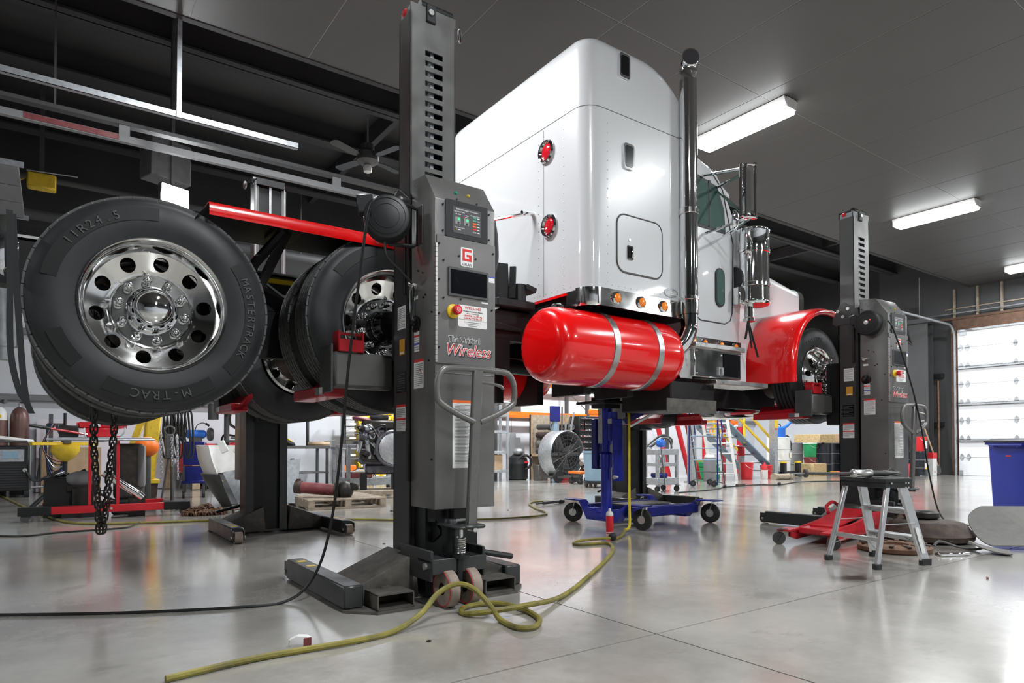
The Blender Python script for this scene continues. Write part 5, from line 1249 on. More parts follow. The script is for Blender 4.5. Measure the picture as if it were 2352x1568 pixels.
curled('rubber_mat', 'mat_grey', (6.20, 1.70, .012), (.62, .78, 0), .62, .85, lambda t: (t*.85, .02+.55*t*t-.14*t**4), 'stiff grey rubber mat curling up in front of the blue bin', 'mat', pointed=.6)
curled('rubber_scrap', 'mat_grey', (5.72, 1.80, .012), (-.35, .85, 0), .28, .24, lambda t: (t*.9, .02+.22*t*t), 'small curled grey rubber scrap beside the big mat', 'mat', pointed=.8)
curled('floor_pad', 'rubber', (6.1, 1.6, .004), (.7, -.5, 0), .8, .9, lambda t: (t, .0), 'flat black pad under the curled mat', 'pad')
# ---- blue wheeled bin at the right edge
t = thing('wheelie_bin', 'blue plastic wheeled recycling bin at the right edge', 'bin', (8.95, 2.62, 0), R(-30))
m_ = MB(); f = lambda w, d, z: [(x, y, z) for x, y in rrect(w, d, .05, 4)]
m_.loft([f(.40, .44, .03), f(.42, .46, .10), f(.52, .56, .74), f(.54, .58, .80), f(.60, .64, .805), f(.60, .64, .83), f(.55, .59, .83), f(.50, .54, .10)], cap=True); m_.build('body', 'blue_plastic', t)
m_ = MB(); m_.loft([f(.62, .66, .83), f(.62, .66, .85), f(.5, .54, .875)], cap=True); m_.build('lid', 'drum_dark', t)
MB().cyl((-.30, -.22, .80), (-.30, .22, .80), .018, n=10).build('handle', 'blue_plastic', t)
for y in (-.16, .16): MB().box((-.285, y, .795), (.06, .03, .04), None, .006).build('handle_bracket', 'blue_plastic', t)
MB().prism([(-.10, .12), (.10, .12), (.08, -.10), (-.08, -.10)], (-.243, 0, .52), (0, -1, 0), (-.085, 0, 1), .012).build('front_panel', 'blue_plastic', t)
MB().box((-.268, .0, .68), (.008, .07, .015)).build('brand_strip', 'label_red', t, smooth=False)
for y in (-.22, .22): MB().cyl((.14, y-.02, .10), (.14, y+.02, .10), .10, n=20).build('wheel', 'black_plastic', t)
# ---- hoses and cables
def cord(name, pts, r, mt, lab, cat, k=7, n=8, lift=True):
    P = smooth_path([(p[0], p[1], max(p[2], r) if lift else p[2]) for p in pts], k)
    return tag(MB().tube(P, r, n).build(name, mt), lab, cat)
Z = .013
ah_ = cord('air_hose', [(.319, 2.447, Z), (.638, 2.497, Z), (.967, 2.489, Z), (1.17, 2.52, Z), (1.33, 2.58, .05), (1.44, 2.62, .12), (1.54, 2.62, .15), (1.62, 2.60, .12), (1.66, 2.52, .05), (1.645, 2.42, Z), (1.635, 2.27, Z), (1.70, 2.24, Z), (1.80, 2.34, Z), (1.84, 2.52, Z), (1.81, 2.66, .015), (1.72, 2.72, Z), (1.61, 2.69, Z), (1.57, 2.60, Z), (1.64, 2.51, .03), (1.82, 2.47, .042), (2.158, 2.613, Z), (2.711, 2.99, Z), (3.236, 3.386, Z), (3.50, 3.627, Z), (3.64, 3.82, Z), (3.56, 3.88, Z), (3.42, 3.90, Z), (3.42, 3.99, Z), (3.55, 4.03, .02), (3.72, 3.96, .03), (3.95, 4.02, Z), (4.20, 4.20, .03)], .0125, 'hose_yellow', 'long dirty yellow air hose looping across the foreground floor', 'hose', 10)
cord('jack_hose', [(4.20, 4.20, .04), (4.33, 4.27, .06), (4.35, 4.29, .3), (4.40, 4.34, .7), (4.45, 4.39, 1.05), (4.50, 4.45, 1.12)], .0125, 'hose_bright', 'bright yellow hose rising from the floor to the blue jack', 'hose')
MB().sphere((3.83, 3.97, .035), .035).build('hose_stop', 'rubber', ah_, 'round black rubber stop')
cord('floor_hose', [(-.671, 13.3, Z), (-.246, 10.27, Z), (.058, 8.41, Z), (.305, 7.81, Z), (.777, 7.57, Z), (1.355, 7.395, Z), (2.0, 7.02, Z), (2.662, 6.62, Z), (2.95, 6.35, Z), (3.70, 5.89, Z), (4.22, 5.776, Z), (4.58, 5.85, Z), (4.76, 6.06, Z), (4.95, 6.5, Z), (5.30, 7.1, Z), (5.60, 7.30, Z), (5.85, 7.22, Z)], .0115, 'hose_yellow', 'second yellow hose lying across the floor behind the lifts', 'hose')
t = wthing('blow_gun', 'dark air tool at the end of the far yellow hose', 'tool', (5.6, 6.95, 0))
MB().cyl((5.38, 6.90, .03), (5.70, 6.95, .035), .022, n=10).build('body', 'steel_dark', t); MB().box((5.74, 6.95, .03), (.10, .05, .05), R(10), .01).build('grip', 'black_plastic', t); MB().cyl((5.25, 6.88, .025), (5.38, 6.90, .03), .010, n=8).build('tip', 'steel_dark', t)
cord('floor_cable', [(-.351, 7.20, .008), (-.166, 7.07, .008), (.05, 7.19, .008), (.385, 7.216, .008), (.6, 7.263, .008), (.733, 7.51, .02)], .008, 'cable_black', 'thin black cable on the floor at the left edge', 'cable')
cord('reel_cord', [(1.29, 2.97, 2.0), (1.265, 2.97, 1.97), (1.25, 3.0, 1.88), (1.235, 3.06, 1.60), (1.22, 3.15, 1.20), (1.21, 3.22, .80), (1.19, 3.28, .45), (1.14, 3.31, .20), (1.06, 3.33, .06), (.95, 3.33, .008), (.80, 3.34, .008), (.572, 3.417, .008), (.229, 3.581, .008), (-.183, 3.834, .008), (-.6, 4.1, .008)], .0075, 'cable_black', 'black power cord hanging from the cord reel and running left along the floor', 'cord', 8)
cord('power_cord', [(6.22, 2.87, 1.93), (6.25, 2.84, 1.86), (6.35, 2.80, 1.60), (6.47, 2.76, 1.25), (6.58, 2.74, .90), (6.72, 2.74, .5), (6.93, 2.75, .16), (7.18, 2.74, .02), (7.36, 2.68, .01), (7.5, 2.6, .01)], .0075, 'cable_black', 'black cord from the lift behind the ladder to the grey mat', 'cord')
ec_ = cord('extension_cord', [(8.66, 7.38, .008), (9.78, 7.53, .008), (10.6, 7.87, .008), (11.7, 7.95, .008), (12.07, 7.70, .008), (13.25, 8.03, .008), (13.97, 7.95, .008), (14.5, 7.6, .008), (13.9, 7.4, .008), (14.8, 7.3, .008)], .010, 'cable_black', 'black extension cord across the far floor below the staircase', 'cord')
for x, y, n_ in ((10.45, 7.80, 'cord plug nearest the rolling stairs'), (12.07, 7.70, 'cord plug nearest the black drums')):
    MB().sphere((x, y, .03), .035).build('cord_plug', 'cable_black', ec_)
MB().box((11.1, 7.92, .025), (.28, .06, .05), R(5), .01).build('cord_connector', 'rust_dark', ec_)
# ---- litter
t = thing('paper_band', 'crumpled paper sleeve lying on the floor at the bottom left', 'litter', (.80, 2.57, 0), R(-20))
m_ = MB(); pts = [(-.045, 0, .0), (-.04, .0, .03), (-.01, .005, .042), (.025, 0, .04), (.04, .0, .03), (.035, 0, .004)]
rs = [m_.ring([(x, y, z+.001), (x+.004, y+.035, z+.001)]) for x, y, z in pts]
for a, c in zip(rs, rs[1:]): m_.bridge(a, c, False)
m_.build('sleeve', 'paper', t, smooth=False); MB().box((.03, -.002, .02), (.03, .004, .035), R(15)).build('brown_side', 'maroon', t, smooth=False)
tag(MB().box((4.55, 1.55, .006), (.03, .012, .008), R(25), .002).build('red_chip', 'maroon'), 'small red chip on the floor at lower right', 'litter')
for i, (x, y, s_) in enumerate(((1.25, 2.35, .012), (1.9, 4.35, .012), (2.2, 4.9, .015), (3.4, 7.3, .05), (4.6, 6.6, .02))):
    tag(MB().sphere((x, y, .004), s_, (1, .7, .3), 8, 6).build('dirt_clod', 'grease'), ['tiny dark clod in front of the nearest lift', 'tiny dark clod right of the nearest lift column', 'tiny dark clod beyond the nearest lift column', 'flat dark scrap to the right of the wooden pallet', 'tiny dark clod left of the blue jack'][i], 'litter')
# ================================================================== background, left: welding corner and benches
def gas_bottle(x, y, lab, top='bottle_brown'):
    t = thing('gas_cylinder', lab, 'gas cylinder', (x, y, 0), 0, 'gas cylinders by the welder')
    MB().lathe([(.10, .10), (.125, .11), (.13, .14), (.13, 1.22), (.12, 1.31), (.09, 1.38), (.05, 1.42), (.035, 1.43)], n=24, cap=True).build('body', 'bottle_brown', t)
    if top != 'bottle_brown':
        MB().lathe([(.1315, 1.21), (.122, 1.31), (.092, 1.38), (.052, 1.42)], n=24).build('white_shoulder', top, t); MB().box((.02, -.128, 1.27), (.06, .01, .05)).build('yellow_tag', 'yellow', t, smooth=False)
    MB().cyl((0, 0, 1.42), (0, 0, 1.50), .02, n=10).build('valve', 'zinc', t)
    m_ = MB(); m_.cyl((0, 0, 1.50), (.06, -.04, 1.51), .015, n=8); m_.cyl((.06, -.04, 1.51), (.10, -.08, 1.51), .035, n=12); m_.build('regulator', 'steel_dark', t)
    MB().b2(-.115, .115, -.15, .15, 0, .10, .01).build('stand', 'lift_dark', t); return t
gas_bottle(-.42, 13.42, 'brown gas cylinder with bare shoulder behind the welder'); gas_bottle(-.70, 13.40, 'brown gas cylinder with white shoulder at the left edge', 'white_plastic')
t = thing('welding_machine', 'black welding machine on wheels with blue display at left edge', 'welder', (-.50, 12.55, 0), R(0))
MB().b2(-.35, .23, -.02, .60, .10, .80, .02).build('case', 'black_plastic', t); MB().b2(-.30, .17, -.035, -.02, .55, .74, .005).build('control_panel', 'galvanised', t); MB().b2(-.10, .10, -.042, -.034, .60, .71).build('display', 'blue_pale', t, smooth=False)
for k in range(9): MB().b2(-.30, .20, -.03, -.015, .16+.038*k, .175+.038*k).build('louvre', 'ink', t, smooth=False)
m_ = MB(); m_.tube([(.24, -.04, .12), (.24, -.04, .80), (.20, -.04, .86), (-.3, -.04, .86)], .018, 8); m_.tube([(.24, .0, .15), (.40, .1, .15), (.40, .5, .15)], .016, 6); m_.build('handle_frame', 'steel_dark', t)
for x in (-.3, .2): MB().cyl((x-.03, .05, .07), (x+.03, .05, .07), .07, n=16).build('wheel', 'rubber', t)
MB().box((.05, .15, .89), (.45, .25, .06), (0, R(8), R(10)), .02).build('rag', 'paper', t); MB().cyl((.18, -.06, .42), (.18, -.02, .42), .03, n=10).build('socket', 'zinc', t)
m_ = MB()
for k in range(3): m_.tube(smooth_path([(.18, -.05, .42), (.3+.03*k, -.08, .25), (.36, .0, .5+.1*k), (.38, .1, .8)], 6), .012, 6)
m_.build('weld_lead', 'rubber', t)
t = thing('cable_rack', 'upright post hung with black welding cables beside the cylinders', 'cable rack', (.0, 13.2, 0))
MB().b2(-.03, .03, -.03, .03, 0, 1.32, .004).build('post', 'steel_dark', t); MB().b2(-.05, .20, -.02, .02, 1.12, 1.17, .004).build('hook_arm', 'steel_dark', t); MB().b2(-.15, .15, -.15, .15, 0, .02).build('base', 'steel_dark', t, smooth=False); MB().cyl((.19, -.03, 1.05), (.19, -.03, 1.34), .022, n=8).build('torch_holder', 'lift_dark', t)
for k in range(7):
    a = .10+.03*k; m_ = MB(); m_.tube(smooth_path([(.02*k-.05, -.05, 1.16), (-.06-.01*k, -.06, .8), (-.02+.015*k, -.07, .25+.05*k), (.12+.02*k, -.06, .35+.04*k), (.16, -.05, .8), (.06+.01*k, -.05, 1.14)], 7), .011, 6); m_.build('cable_loop', ('rubber', 'rubber', 'blue_dark', 'rubber', 'galvanised', 'rubber', 'maroon')[k], t)
tag(MB().box((.85, 13.72, .63), (2.1, .04, 1.24), (R(-3), 0, 0)).build('insulation_board', 'white_board', smooth=False), 'large pale pink insulation board leaning on the far wall', 'board')
tag(MB().box((.30, 13.53, .39), (.85, .03, .76), (R(-7), 0, 0)).build('cardboard_sheet', 'cardboard', smooth=False), 'brown cardboard sheet leaning against the pink board', 'cardboard')
tag(MB().box((1.78, 13.58, .48), (.10, .03, .95), (R(-4), 0, 0)).build('plywood_strip', 'wood', smooth=False), 'narrow tan plywood strip against the far wall', 'plywood')
tag(MB().box((2.16, 13.0, .31), (.13, .03, .60), (R(-4), 0, 0)).build('plywood_offcut', 'wood', smooth=False), 'short tan plywood offcut left of the grinder stand', 'plywood')
# roller stand
t = thing('roller_stand', 'yellow tripod pipe stand with flat top and black legs', 'stand', (.16, 10.78, 0), R(20))
MB().b2(-.40, .40, -.05, .05, .80, .845, .004).build('top_bar', 'yellow_worn', t); m_ = MB(); m_.lathe([(.03, .58), (.10, .62), (.17, .72), (.17, .80)], n=20, cap=True); m_.build('cup', 'yellow_worn', t)
MB().cyl((0, 0, .30), (0, 0, .62), .03, n=12).build('post', 'lift_dark', t); MB().box((0, 0, .33), (.10, .10, .10), None, .01).build('hub', 'lift_dark', t); m_ = MB(); m_.box((0, -.05, .86), (.10, .06, .08), None, .01); m_.cyl((0, -.09, .88), (.1, -.09, .92), .01, n=6); m_.build('clamp', 'steel_dark', t)
for a in (215, 330, 90):
    MB().bar((.04*math.cos(R(a)), .04*math.sin(R(a)), .34), (.62*math.cos(R(a)), .62*math.sin(R(a)), .01), .05, .035, .004).build('leg', 'lift_dark', t)
# red lift table with junk
t = thing('lift_table', 'low red wheeled frame with two red uprights and steel shelf', 'cart', (.52, 8.72, 0), R(-2))
MB().b2(-.50, .55, -.36, -.30, .07, .15, .004).build('front_beam', 'red_enamel', t); MB().b2(-.78, -.50, -.365, -.295, .065, .155, .004).build('beam_end', 'lift_dark', t); MB().b2(.55, .82, -.365, -.295, .065, .155, .004).build('beam_end', 'lift_dark', t)
MB().b2(-.6, .6, .28, .34, .07, .15, .004).build('rear_beam', 'red_enamel', t)
for x in (-.16, .10): MB().b2(x-.016, x+.016, -.33, -.30, .15, .90, .003).build('upright', 'red_enamel', t)
for x in (-.6, .6): MB().b2(x-.03, x+.03, -.30, .30, .07, .13, .004).build('side_beam', 'lift_dark', t)
MB().b2(-.45, .42, -.34, .30, .86, .885, .003).build('shelf', 'galvanised', t); MB().cyl((-.55, -.36, .86), (.45, -.36, .86), .013, n=8).build('shelf_rail', 'galvanised', t); MB().cyl((.04, -.37, .11), (.04, -.36, .11), .014, n=8).build('pivot_bolt', 'zinc', t)
for x in (-.72, .75):
    for y in (-.33, .30): MB().cyl((x, y-.025, .04), (x, y+.025, .04), .04, n=14).build('wheel', 'steel_dark', t)
t = thing('red_pump', 'bright red hydraulic pump assembly on top of the red frame', 'pump', (.45, 8.72, .886))
MB().b2(-.14, .16, -.12, .12, .0, .10, .01).build('base', 'red_enamel', t); MB().b2(-.20, .22, -.10, .05, .10, .17, .01).build('body', 'red_enamel', t); MB().cyl((-.22, -.05, .135), (.26, -.05, .135), .03, n=12).build('cylinder', 'red_enamel', t); MB().cyl((-.10, -.10, .13), (.0, -.10, .13), .02, n=10).build('sleeve', 'zinc', t)
m_ = MB(); m_.cyl((-.12, -.14, .03), (-.62, -.16, .12), .012, n=8); m_.build('handle', 'red_enamel', t); MB().cyl((-.45, -.152, .09), (-.64, -.16, .125), .018, n=8).build('grip', 'black_plastic', t); MB().b2(-.38, -.20, -.12, .05, 0, .13, .01).build('motor', 'grease', t)
m_ = MB(); m_.tube(smooth_path([(-.15, -.13, .10), (-.12, -.16, -.02), (.05, -.17, -.04), (.2, -.16, .02), (.24, -.14, .12)], 6), .009, 6); m_.build('hose', 'galvanised', t)
# junk stored on the frame
t = thing('junk_crate', 'black crate full of scrap under the yellow stand', 'crate', (.14, 8.95, 0)); MB().b2(-.20, .10, -.2, .2, 0, .44, .01).build('body', 'black_plastic', t)
for k in range(6): MB().box((-.15+.05*k, -.05+.03*k, .46), (.22, .03, .03), (R(10*k), R(12*k-30), R(35*k)), .004).build('scrap', ('steel_dark', 'galvanised', 'black_metal')[k % 3], t)
t = thing('fender_sack', 'pale grey oval plastic tank leaning in the red frame', 'tank', (.30, 8.78, .30)); MB().sphere((0, 0, .12), .17, (1.0, .5, .55)).build('body', 'wall_grey', t); MB().box((0, 0, .02), (.3, .1, .06)).build('foot', 'grease', t, smooth=False); MB().b2(-.2, .2, -.15, .15, -.30, -.16).build('box', 'black_plastic', t, smooth=False); MB().b2(-.1, .1, -.1, .1, -.18, .02).build('support', 'grease', t, smooth=False)
t = thing('seat_cushion', 'grey upright bucket seat standing inside the red frame', 'seat', (.76, 8.92, 0), R(-10)); MB().b2(-.16, .16, -.08, .08, .16, .82, .06, 3).build('backrest', 'dusty_steel', t); MB().b2(.09, .17, -.10, .06, .3, .80, .03, 2).build('bolster', 'wall_grey', t); MB().b2(-.16, .16, -.18, .1, .0, .17, .02).build('base', 'black_plastic', t)
t = thing('polished_pipe', 'polished steel pipe slanting across the red frame', 'pipe', (.6, 8.50, .0)); MB().cyl((-.12, 0, .50), (.20, -.02, .25), .045, n=14).build('pipe', 'chrome', t); MB().cyl((.2, -.02, .25), (.25, -.02, .20), .05, n=14).build('flange', 'chrome', t); MB().b2(.12, .28, -.06, .06, 0, .20).build('prop', 'grease', t, smooth=False)
t = thing('orange_bucket', 'orange ball-shaped tank behind the red frame', 'tank', (.98, 9.3, 0)); MB().sphere((0, 0, .78), .14, (1, 1, .9)).build('body', 'orange', t); MB().cyl((0, 0, 0), (0, 0, .68), .05, n=10).build('stand', 'steel_dark', t)
# yellow crane column with chain hoist and hoses
t = thing('floor_crane', 'worn yellow crane post on a flanged base behind the rear wheel', 'crane', (1.06, 10.04, 0), R(5))
MB().bar((.0, 0, .34), (.10, 0, 1.45), .17, .17, .02).build('post', 'yellow_worn', t); MB().b2(-.15, .13, -.14, .14, .29, .345, .006).build('flange', 'yellow_worn', t); MB().prism([(-.09, 0), (.09, 0), (.12, .29), (-.12, .29)], (0, .1, 0), (1, 0, 0), (0, 0, 1), .2).build('pedestal', 'rust_dark', t, smooth=False); MB().b2(-.30, .30, -.25, .25, 0, .02).build('foot', 'rust_dark', t, smooth=False)
MB().bar((-.25, .25, .42), (-.02, .2, 1.15), .09, .09, .01).build('brace', 'yellow_worn', t); MB().b2(-.42, -.10, -.1, .3, .38, .43, .004).build('deck', 'dusty_steel', t)
t = thing('chain_hoist', 'grey chain hoist with loose chains hanging by the yellow post', 'hoist', (1.32, 9.95, 0)); MB().b2(-.05, .05, -.04, .04, .62, .95, .01).build('body', 'steel_dark', t); MB().torus((0, 0, 1.0), (0, 1, 0), .06, .012, 18, 6).build('hook', 'steel_dark', t); MB().cyl((-.1, 0, .0), (0, 0, .70), .015, n=6).build('post', 'steel_dark', t)
cm2 = chain_mesh(.008, .034).mesh('chain_link', 'galvanised')
for x0, z0, z1 in ((-.11, .95, .40), (.09, .92, .34), (.02, .9, .5)):
    for p, d, k in chain_links([(x0, -.05, z0), (x0+.01, -.06, z1)], .008, .034, ''):
        put('chain_link', cm2, t, loc=p, rot=(0, 0, PI/2*k+.5))
t = thing('hose_hanger', 'bundle of black hoses hung over a stand beside the yellow post', 'hoses', (1.42, 10.4, 0)); MB().cyl((0, 0, 0), (0, 0, 1.30), .025, n=8).build('post', 'steel_dark', t); MB().cyl((-.25, 0, 1.30), (.22, 0, 1.30), .02, n=8).build('arm', 'steel_dark', t); MB().b2(-.2, .2, -.2, .2, 0, .02).build('foot', 'steel_dark', t, smooth=False)
for k in range(9):
    x = -.22+.045*k; m_ = MB(); L_ = .35+.3*abs(math.sin(k*2.1)); m_.tube(smooth_path([(x, -.03, 1.0), (x+.02, -.03, 1.3), (x+.06, -.04, 1.33), (x+.10, -.05, 1.2), (x+.12, -.05, 1.33-L_), (x+.06, -.05, 1.25-L_), (x, -.03, 1.0)], 6), .014, 6); m_.build('hose_loop', 'rubber', t)
t = thing('blue_cart', 'small dark blue wheeled cart in front of the pink board', 'cart', (1.80, 11.1, 0), R(-8))
MB().b2(-.14, .16, -.15, .15, .50, .86, .01).build('box', 'blue_dark', t); MB().b2(-.16, .18, -.16, .16, .22, .26, .004).build('shelf', 'blue_dark', t); MB().b2(-.14, .14, -.14, .14, .26, .48).build('bin', 'blue_dark', t, smooth=False)
for x in (-.13, .15):
    for y in (-.13, .13): MB().b2(x-.015, x+.015, y-.015, y+.015, .06, .52).build('post', 'steel_dark', t, smooth=False); MB().cyl((x-.015, y, .05), (x+.015, y, .05), .05, n=12).build('wheel', 'rubber', t)
# bench grinder on a stand
t = thing('bench_grinder', 'blue bench grinder on a grey A-frame stand', 'grinder', (2.08, 12.55, 0), R(8))
for sx in (-1, 1):
    for sy in (-1, 1): MB().bar((sx*.23, sy*.18, 0), (sx*.10, sy*.08, .84), .045, .008).build('leg', 'steel_dark', t, smooth=False)
MB().b2(-.14, .14, -.12, .12, .83, .85).build('top_plate', 'steel_dark', t, smooth=False); MB().b2(-.2, .2, -.13, -.12, .33, .38).build('cross_bar', 'steel_dark', t, smooth=False); MB().b2(-.09, .09, -.06, .06, .85, .95, .01).build('pedestal', 'steel_dark', t)
m_ = MB(); m_.lathe([(.05, -.16), (.075, -.13), (.075, .13), (.05, .16)], o=(0, 0, 1.0), ax=(1, 0, 0), n=18, cap=True); m_.build('motor', 'blue_bright', t)
for x in (-.24, .24): MB().lathe([(.03, -.03), (.11, -.03), (.12, 0), (.11, .03), (.03, .03)], o=(x, 0, 1.0), ax=(1, 0, 0), n=20, cap=True).build('wheel_guard', 'steel_dark', t)
MB().cyl((-.16, 0, 1.0), (-.22, 0, 1.0), .03, n=10).build('spindle', 'steel_dark', t); MB().b2(-.27, -.2, -.05, .05, 1.10, 1.17, .01).build('eye_shield', 'galvanised', t); m_ = MB(); m_.tube(smooth_path([(-.02, 0, 1.07), (.02, 0, 1.16), (.10, 0, 1.20), (.18, 0, 1.18)], 5), .008, 6); m_.cyl((.16, 0, 1.19), (.22, 0, 1.15), .02, n=8); m_.build('work_lamp', 'lift_dark', t)
# red machine
t = thing('riding_mower', 'red riding machine with black wheel parked at the far wall', 'mower', (2.55, 13.42, 0), R(0))
MB().prism([(-.62, .30), (-.20, .30), (-.12, .55), (.02, .72), (-.05, .84), (-.62, .84)], (0, .25, 0), (1, 0, 0), (0, 0, 1), .5, b=.02).build('rear_body', 'red_enamel', t); MB().prism([(.10, .70), (.22, .86), (.50, .90), (.62, .84), (.60, .66), (.46, .56), (.38, .52)], (0, .22, 0), (1, 0, 0), (0, 0, 1), .44, b=.03).build('hood', 'red_enamel', t)
MB().b2(-.05, .20, -.2, .2, .68, .84, .02).build('dash', 'wall_grey', t); m_ = MB(); m_.tube(smooth_path([(.08, -.2, .9), (.12, -.25, 1.0), (.3, -.28, .98), (.35, -.2, .94), (.34, .2, .95)], 5), .02, 6); m_.build('handlebar', 'black_metal', t); MB().b2(.30, .62, -.03, .03, .98, 1.01).build('rack_bar', 'black_metal', t, smooth=False)
for x, r in ((-.05, .30), (.60, .16)):
    for y in (-.28, .28):
        w_ = MB().lathe([(r*.5, -.06), (r*.95, -.06), (r, -.03), (r, .03), (r*.95, .06), (r*.5, .06)], o=(x, y, r), ax=(0, 1, 0), n=28).build('tyre', 'rubber', t); m_ = MB(); m_.lathe([(.02, -.02), (r*.55, -.05), (r*.55, .05)], o=(x, y, r), ax=(0, 1, 0), n=20, cap=True); m_.build('wheel_disc', 'galvanised', t)
        if x < 0: MB().tube([(x+(r+.06)*math.cos(a), y, r+(r+.06)*math.sin(a)) for a in [R(20+150*i/14) for i in range(15)]], .035, 6).build('fender_arch', 'black_plastic', t)
MB().b2(-.6, .5, -.2, .2, .22, .34, .01).build('chassis', 'lift_dark', t)
# drill press
t = thing('drill_press', 'grey drill press with motor and column by the far wall', 'drill press', (2.56, 12.45, 0), R(-8))
MB().cyl((0, 0, .02), (0, 0, 1.60), .045, n=14).build('column', 'steel_dark', t); MB().b2(-.2, .2, -.3, .2, 0, .05, .01).build('base', 'steel_dark', t); MB().b2(-.12, .26, -.18, .14, 1.36, 1.56, .03, 2).build('head', 'galvanised', t); MB().b2(-.32, .28, -.16, .12, 1.56, 1.66, .02).build('belt_cover', 'galvanised', t); MB().cyl((-.22, 0, 1.26), (-.22, 0, 1.54), .09, n=14).build('motor', 'steel_dark', t)
m_ = MB(); m_.tube(smooth_path([(.3, -.1, 1.5), (.38, -.1, 1.45), (.38, -.1, 1.25), (.46, -.1, 1.15)], 5), .02, 8); m_.build('feed_handle', 'steel_dark', t); MB().cyl((.18, -.05, 1.1), (.18, -.05, 1.38), .03, n=10).build('quill', 'galvanised', t); MB().box((.1, -.1, .88), (.35, .3, .04), None, .01).build('table', 'steel_dark', t)
# bumper cover
t = thing('bumper_cover', 'white plastic bumper cover with grey inside propped on the floor', 'bumper', (2.36, 8.98, 0), R(-38))
def shell(m_, z0, z1, r0, r1, a0, a1, lean, n=14):
    rows = []
    for (z, r, lx_) in ((z0, r0, 0), ((z0+z1)/2, (r0+r1)/2*1.04, lean*.5), (z1, r1, lean)):
        rows.append([(-.30+lx_+r*math.cos(a)*1.25, r*math.sin(a), z) for a in [R(a0+(a1-a0)*i/n) for i in range(n+1)]])
    rs = [m_.ring(r) for r in rows]
    for a, c in zip(rs, rs[1:]): m_.bridge(a, c, False)
    bmesh.ops.recalc_face_normals(m_.bm, faces=m_.bm.faces); bmesh.ops.solidify(m_.bm, geom=m_.bm.faces[:], thickness=.012)
m_ = MB(); shell(m_, .42, .80, .42, .40, 100, 250, -.14); m_.build('white_skin', 'white_plastic', t)
m_ = MB(); shell(m_, .0, .43, .24, .44, 100, 258, -.02); m_.build('grey_valance', 'grey_plastic', t)
m_ = MB(); m_.prism([(-.35, .0), (.42, .02), (.42, .60), (-.62, .42)], (.0, -.08, .02), (1, 0, 0), (0, .25, 1), .012); m_.build('inner_panel', 'galvanised', t, smooth=False); MB().box((-.70, .1, .30), (.08, .05, .06), R(20), .01).build('bracket', 'yellow_worn', t)
MB().box((-.55, -.12, .78), (.10, .03, .16), (0, R(-25), 0), .01).build('mount_tab', 'white_plastic', t); MB().box((-.30, -.2, .74), (.12, .03, .10), (0, R(15), 0), .01).build('mount_tab', 'white_plastic', t)
# chain pile
t = thing('chain_pile', 'heap of rusty brown chain on the floor', 'chain', (1.46, 8.22, 0)); rr = random.Random(3); cm3 = chain_mesh(.016, .055).mesh('chain_link', 'rust')
for k in range(130):
    a = rr.random()*2*PI; r = .24*math.sqrt(rr.random()); z = .012+(.11*(1-r/.25))*rr.random()
    o = put('chain_link', cm3, t, loc=(r*math.cos(a), r*.75*math.sin(a), z), rot=(rr.random()*3, PI/2+rr.uniform(-.5, .5), rr.random()*6))
for k in range(5): put('chain_link', cm3, t, loc=(.26+.045*k, -.03, .014), rot=(PI/2*(k % 2), PI/2, 0))
# benches and carts
def table(name, lab, cat, x, y, rz, w, d, h, mt, top=.03, leg=.05, shelf=None, th=.03):
    t = thing(name, lab, cat, (x, y, 0), rz); MB().b2(-w/2, w/2, -d/2, d/2, h-th, h, .004).build('top', mt, t)
    for sx in (-1, 1):
        for sy in (-1, 1): MB().b2(sx*(w/2-leg)-leg/2, sx*(w/2-leg)+leg/2, sy*(d/2-leg)-leg/2, sy*(d/2-leg)+leg/2, 0, h-th, .003).build('leg', mt, t)
    if shelf is not None: MB().b2(-w/2+.02, w/2-.02, -d/2+.02, d/2-.02, shelf, shelf+.025, .003).build('shelf', mt, t)
    return t
t = table('work_bench', 'dark steel workbench by the far wall beyond the pallet', 'workbench', 4.10, 13.2, 0, 1.0, .7, .80, 'steel_dark', shelf=.25, th=.06)
t = thing('ring_flange', 'tan ring lying on the dark workbench', 'ring', (4.45, 13.1, .80)); MB().lathe([(.06, 0), (.20, 0), (.22, .04), (.20, .08), (.06, .08), (.06, 0)], n=24).build('ring', 'wood', t); MB().cyl((.1, 0, .085), (.36, .05, .11), .01, n=6).build('rod', 'steel_dark', t)
t = thing('steel_spike', 'upright dark steel bar on the workbench', 'bar', (4.28, 13.3, .80)); MB().lathe([(.035, 0), (.035, .50), (.0, .56)], n=8, cap=True).build('bar', 'lift_dark', t)
t = thing('gloves', 'yellow striped work gloves at the end of the dark workbench', 'gloves', (3.86, 13.1, .80)); MB().box((0, 0, .04), (.22, .15, .08), (0, R(15), R(20)), .03).build('palm', 'black_plastic', t); MB().box((.0, -.03, .10), (.16, .04, .02), (0, R(20), R(40)), .005).build('stripe', 'yellow', t)
t = table('parts_table', 'grey steel parts table between the bench and the engine cart', 'table', 5.0, 12.6, 0, .75, .6, .78, 'galvanised', shelf=.28, th=.05)
t = thing('oil_pan', 'black oil pan upside down on the grey parts table', 'pan', (5.1, 12.5, .78)); MB().prism([(-.20, 0), (.20, 0), (.16, .12), (-.14, .12)], (0, .12, 0), (1, 0, 0), (0, 0, 1), .24, b=.015).build('pan', 'black_metal', t); MB().b2(-.22, .22, -.14, .14, 0, .012).build('rim', 'steel_dark', t, smooth=False)
t = thing('orange_tool', 'orange plastic tool case on the shelf below the parts table', 'case', (4.85, 12.5, .306)); MB().b2(-.12, .12, -.1, .1, 0, .10, .01).build('case', 'orange', t); MB().b2(.15, .4, -.12, .12, .0, .03).build('board', 'wood', t, smooth=False)
t = thing('engine_cart', 'grey steel service cart beside the engine', 'cart', (4.35, 10.9, 0), R(-2)); 
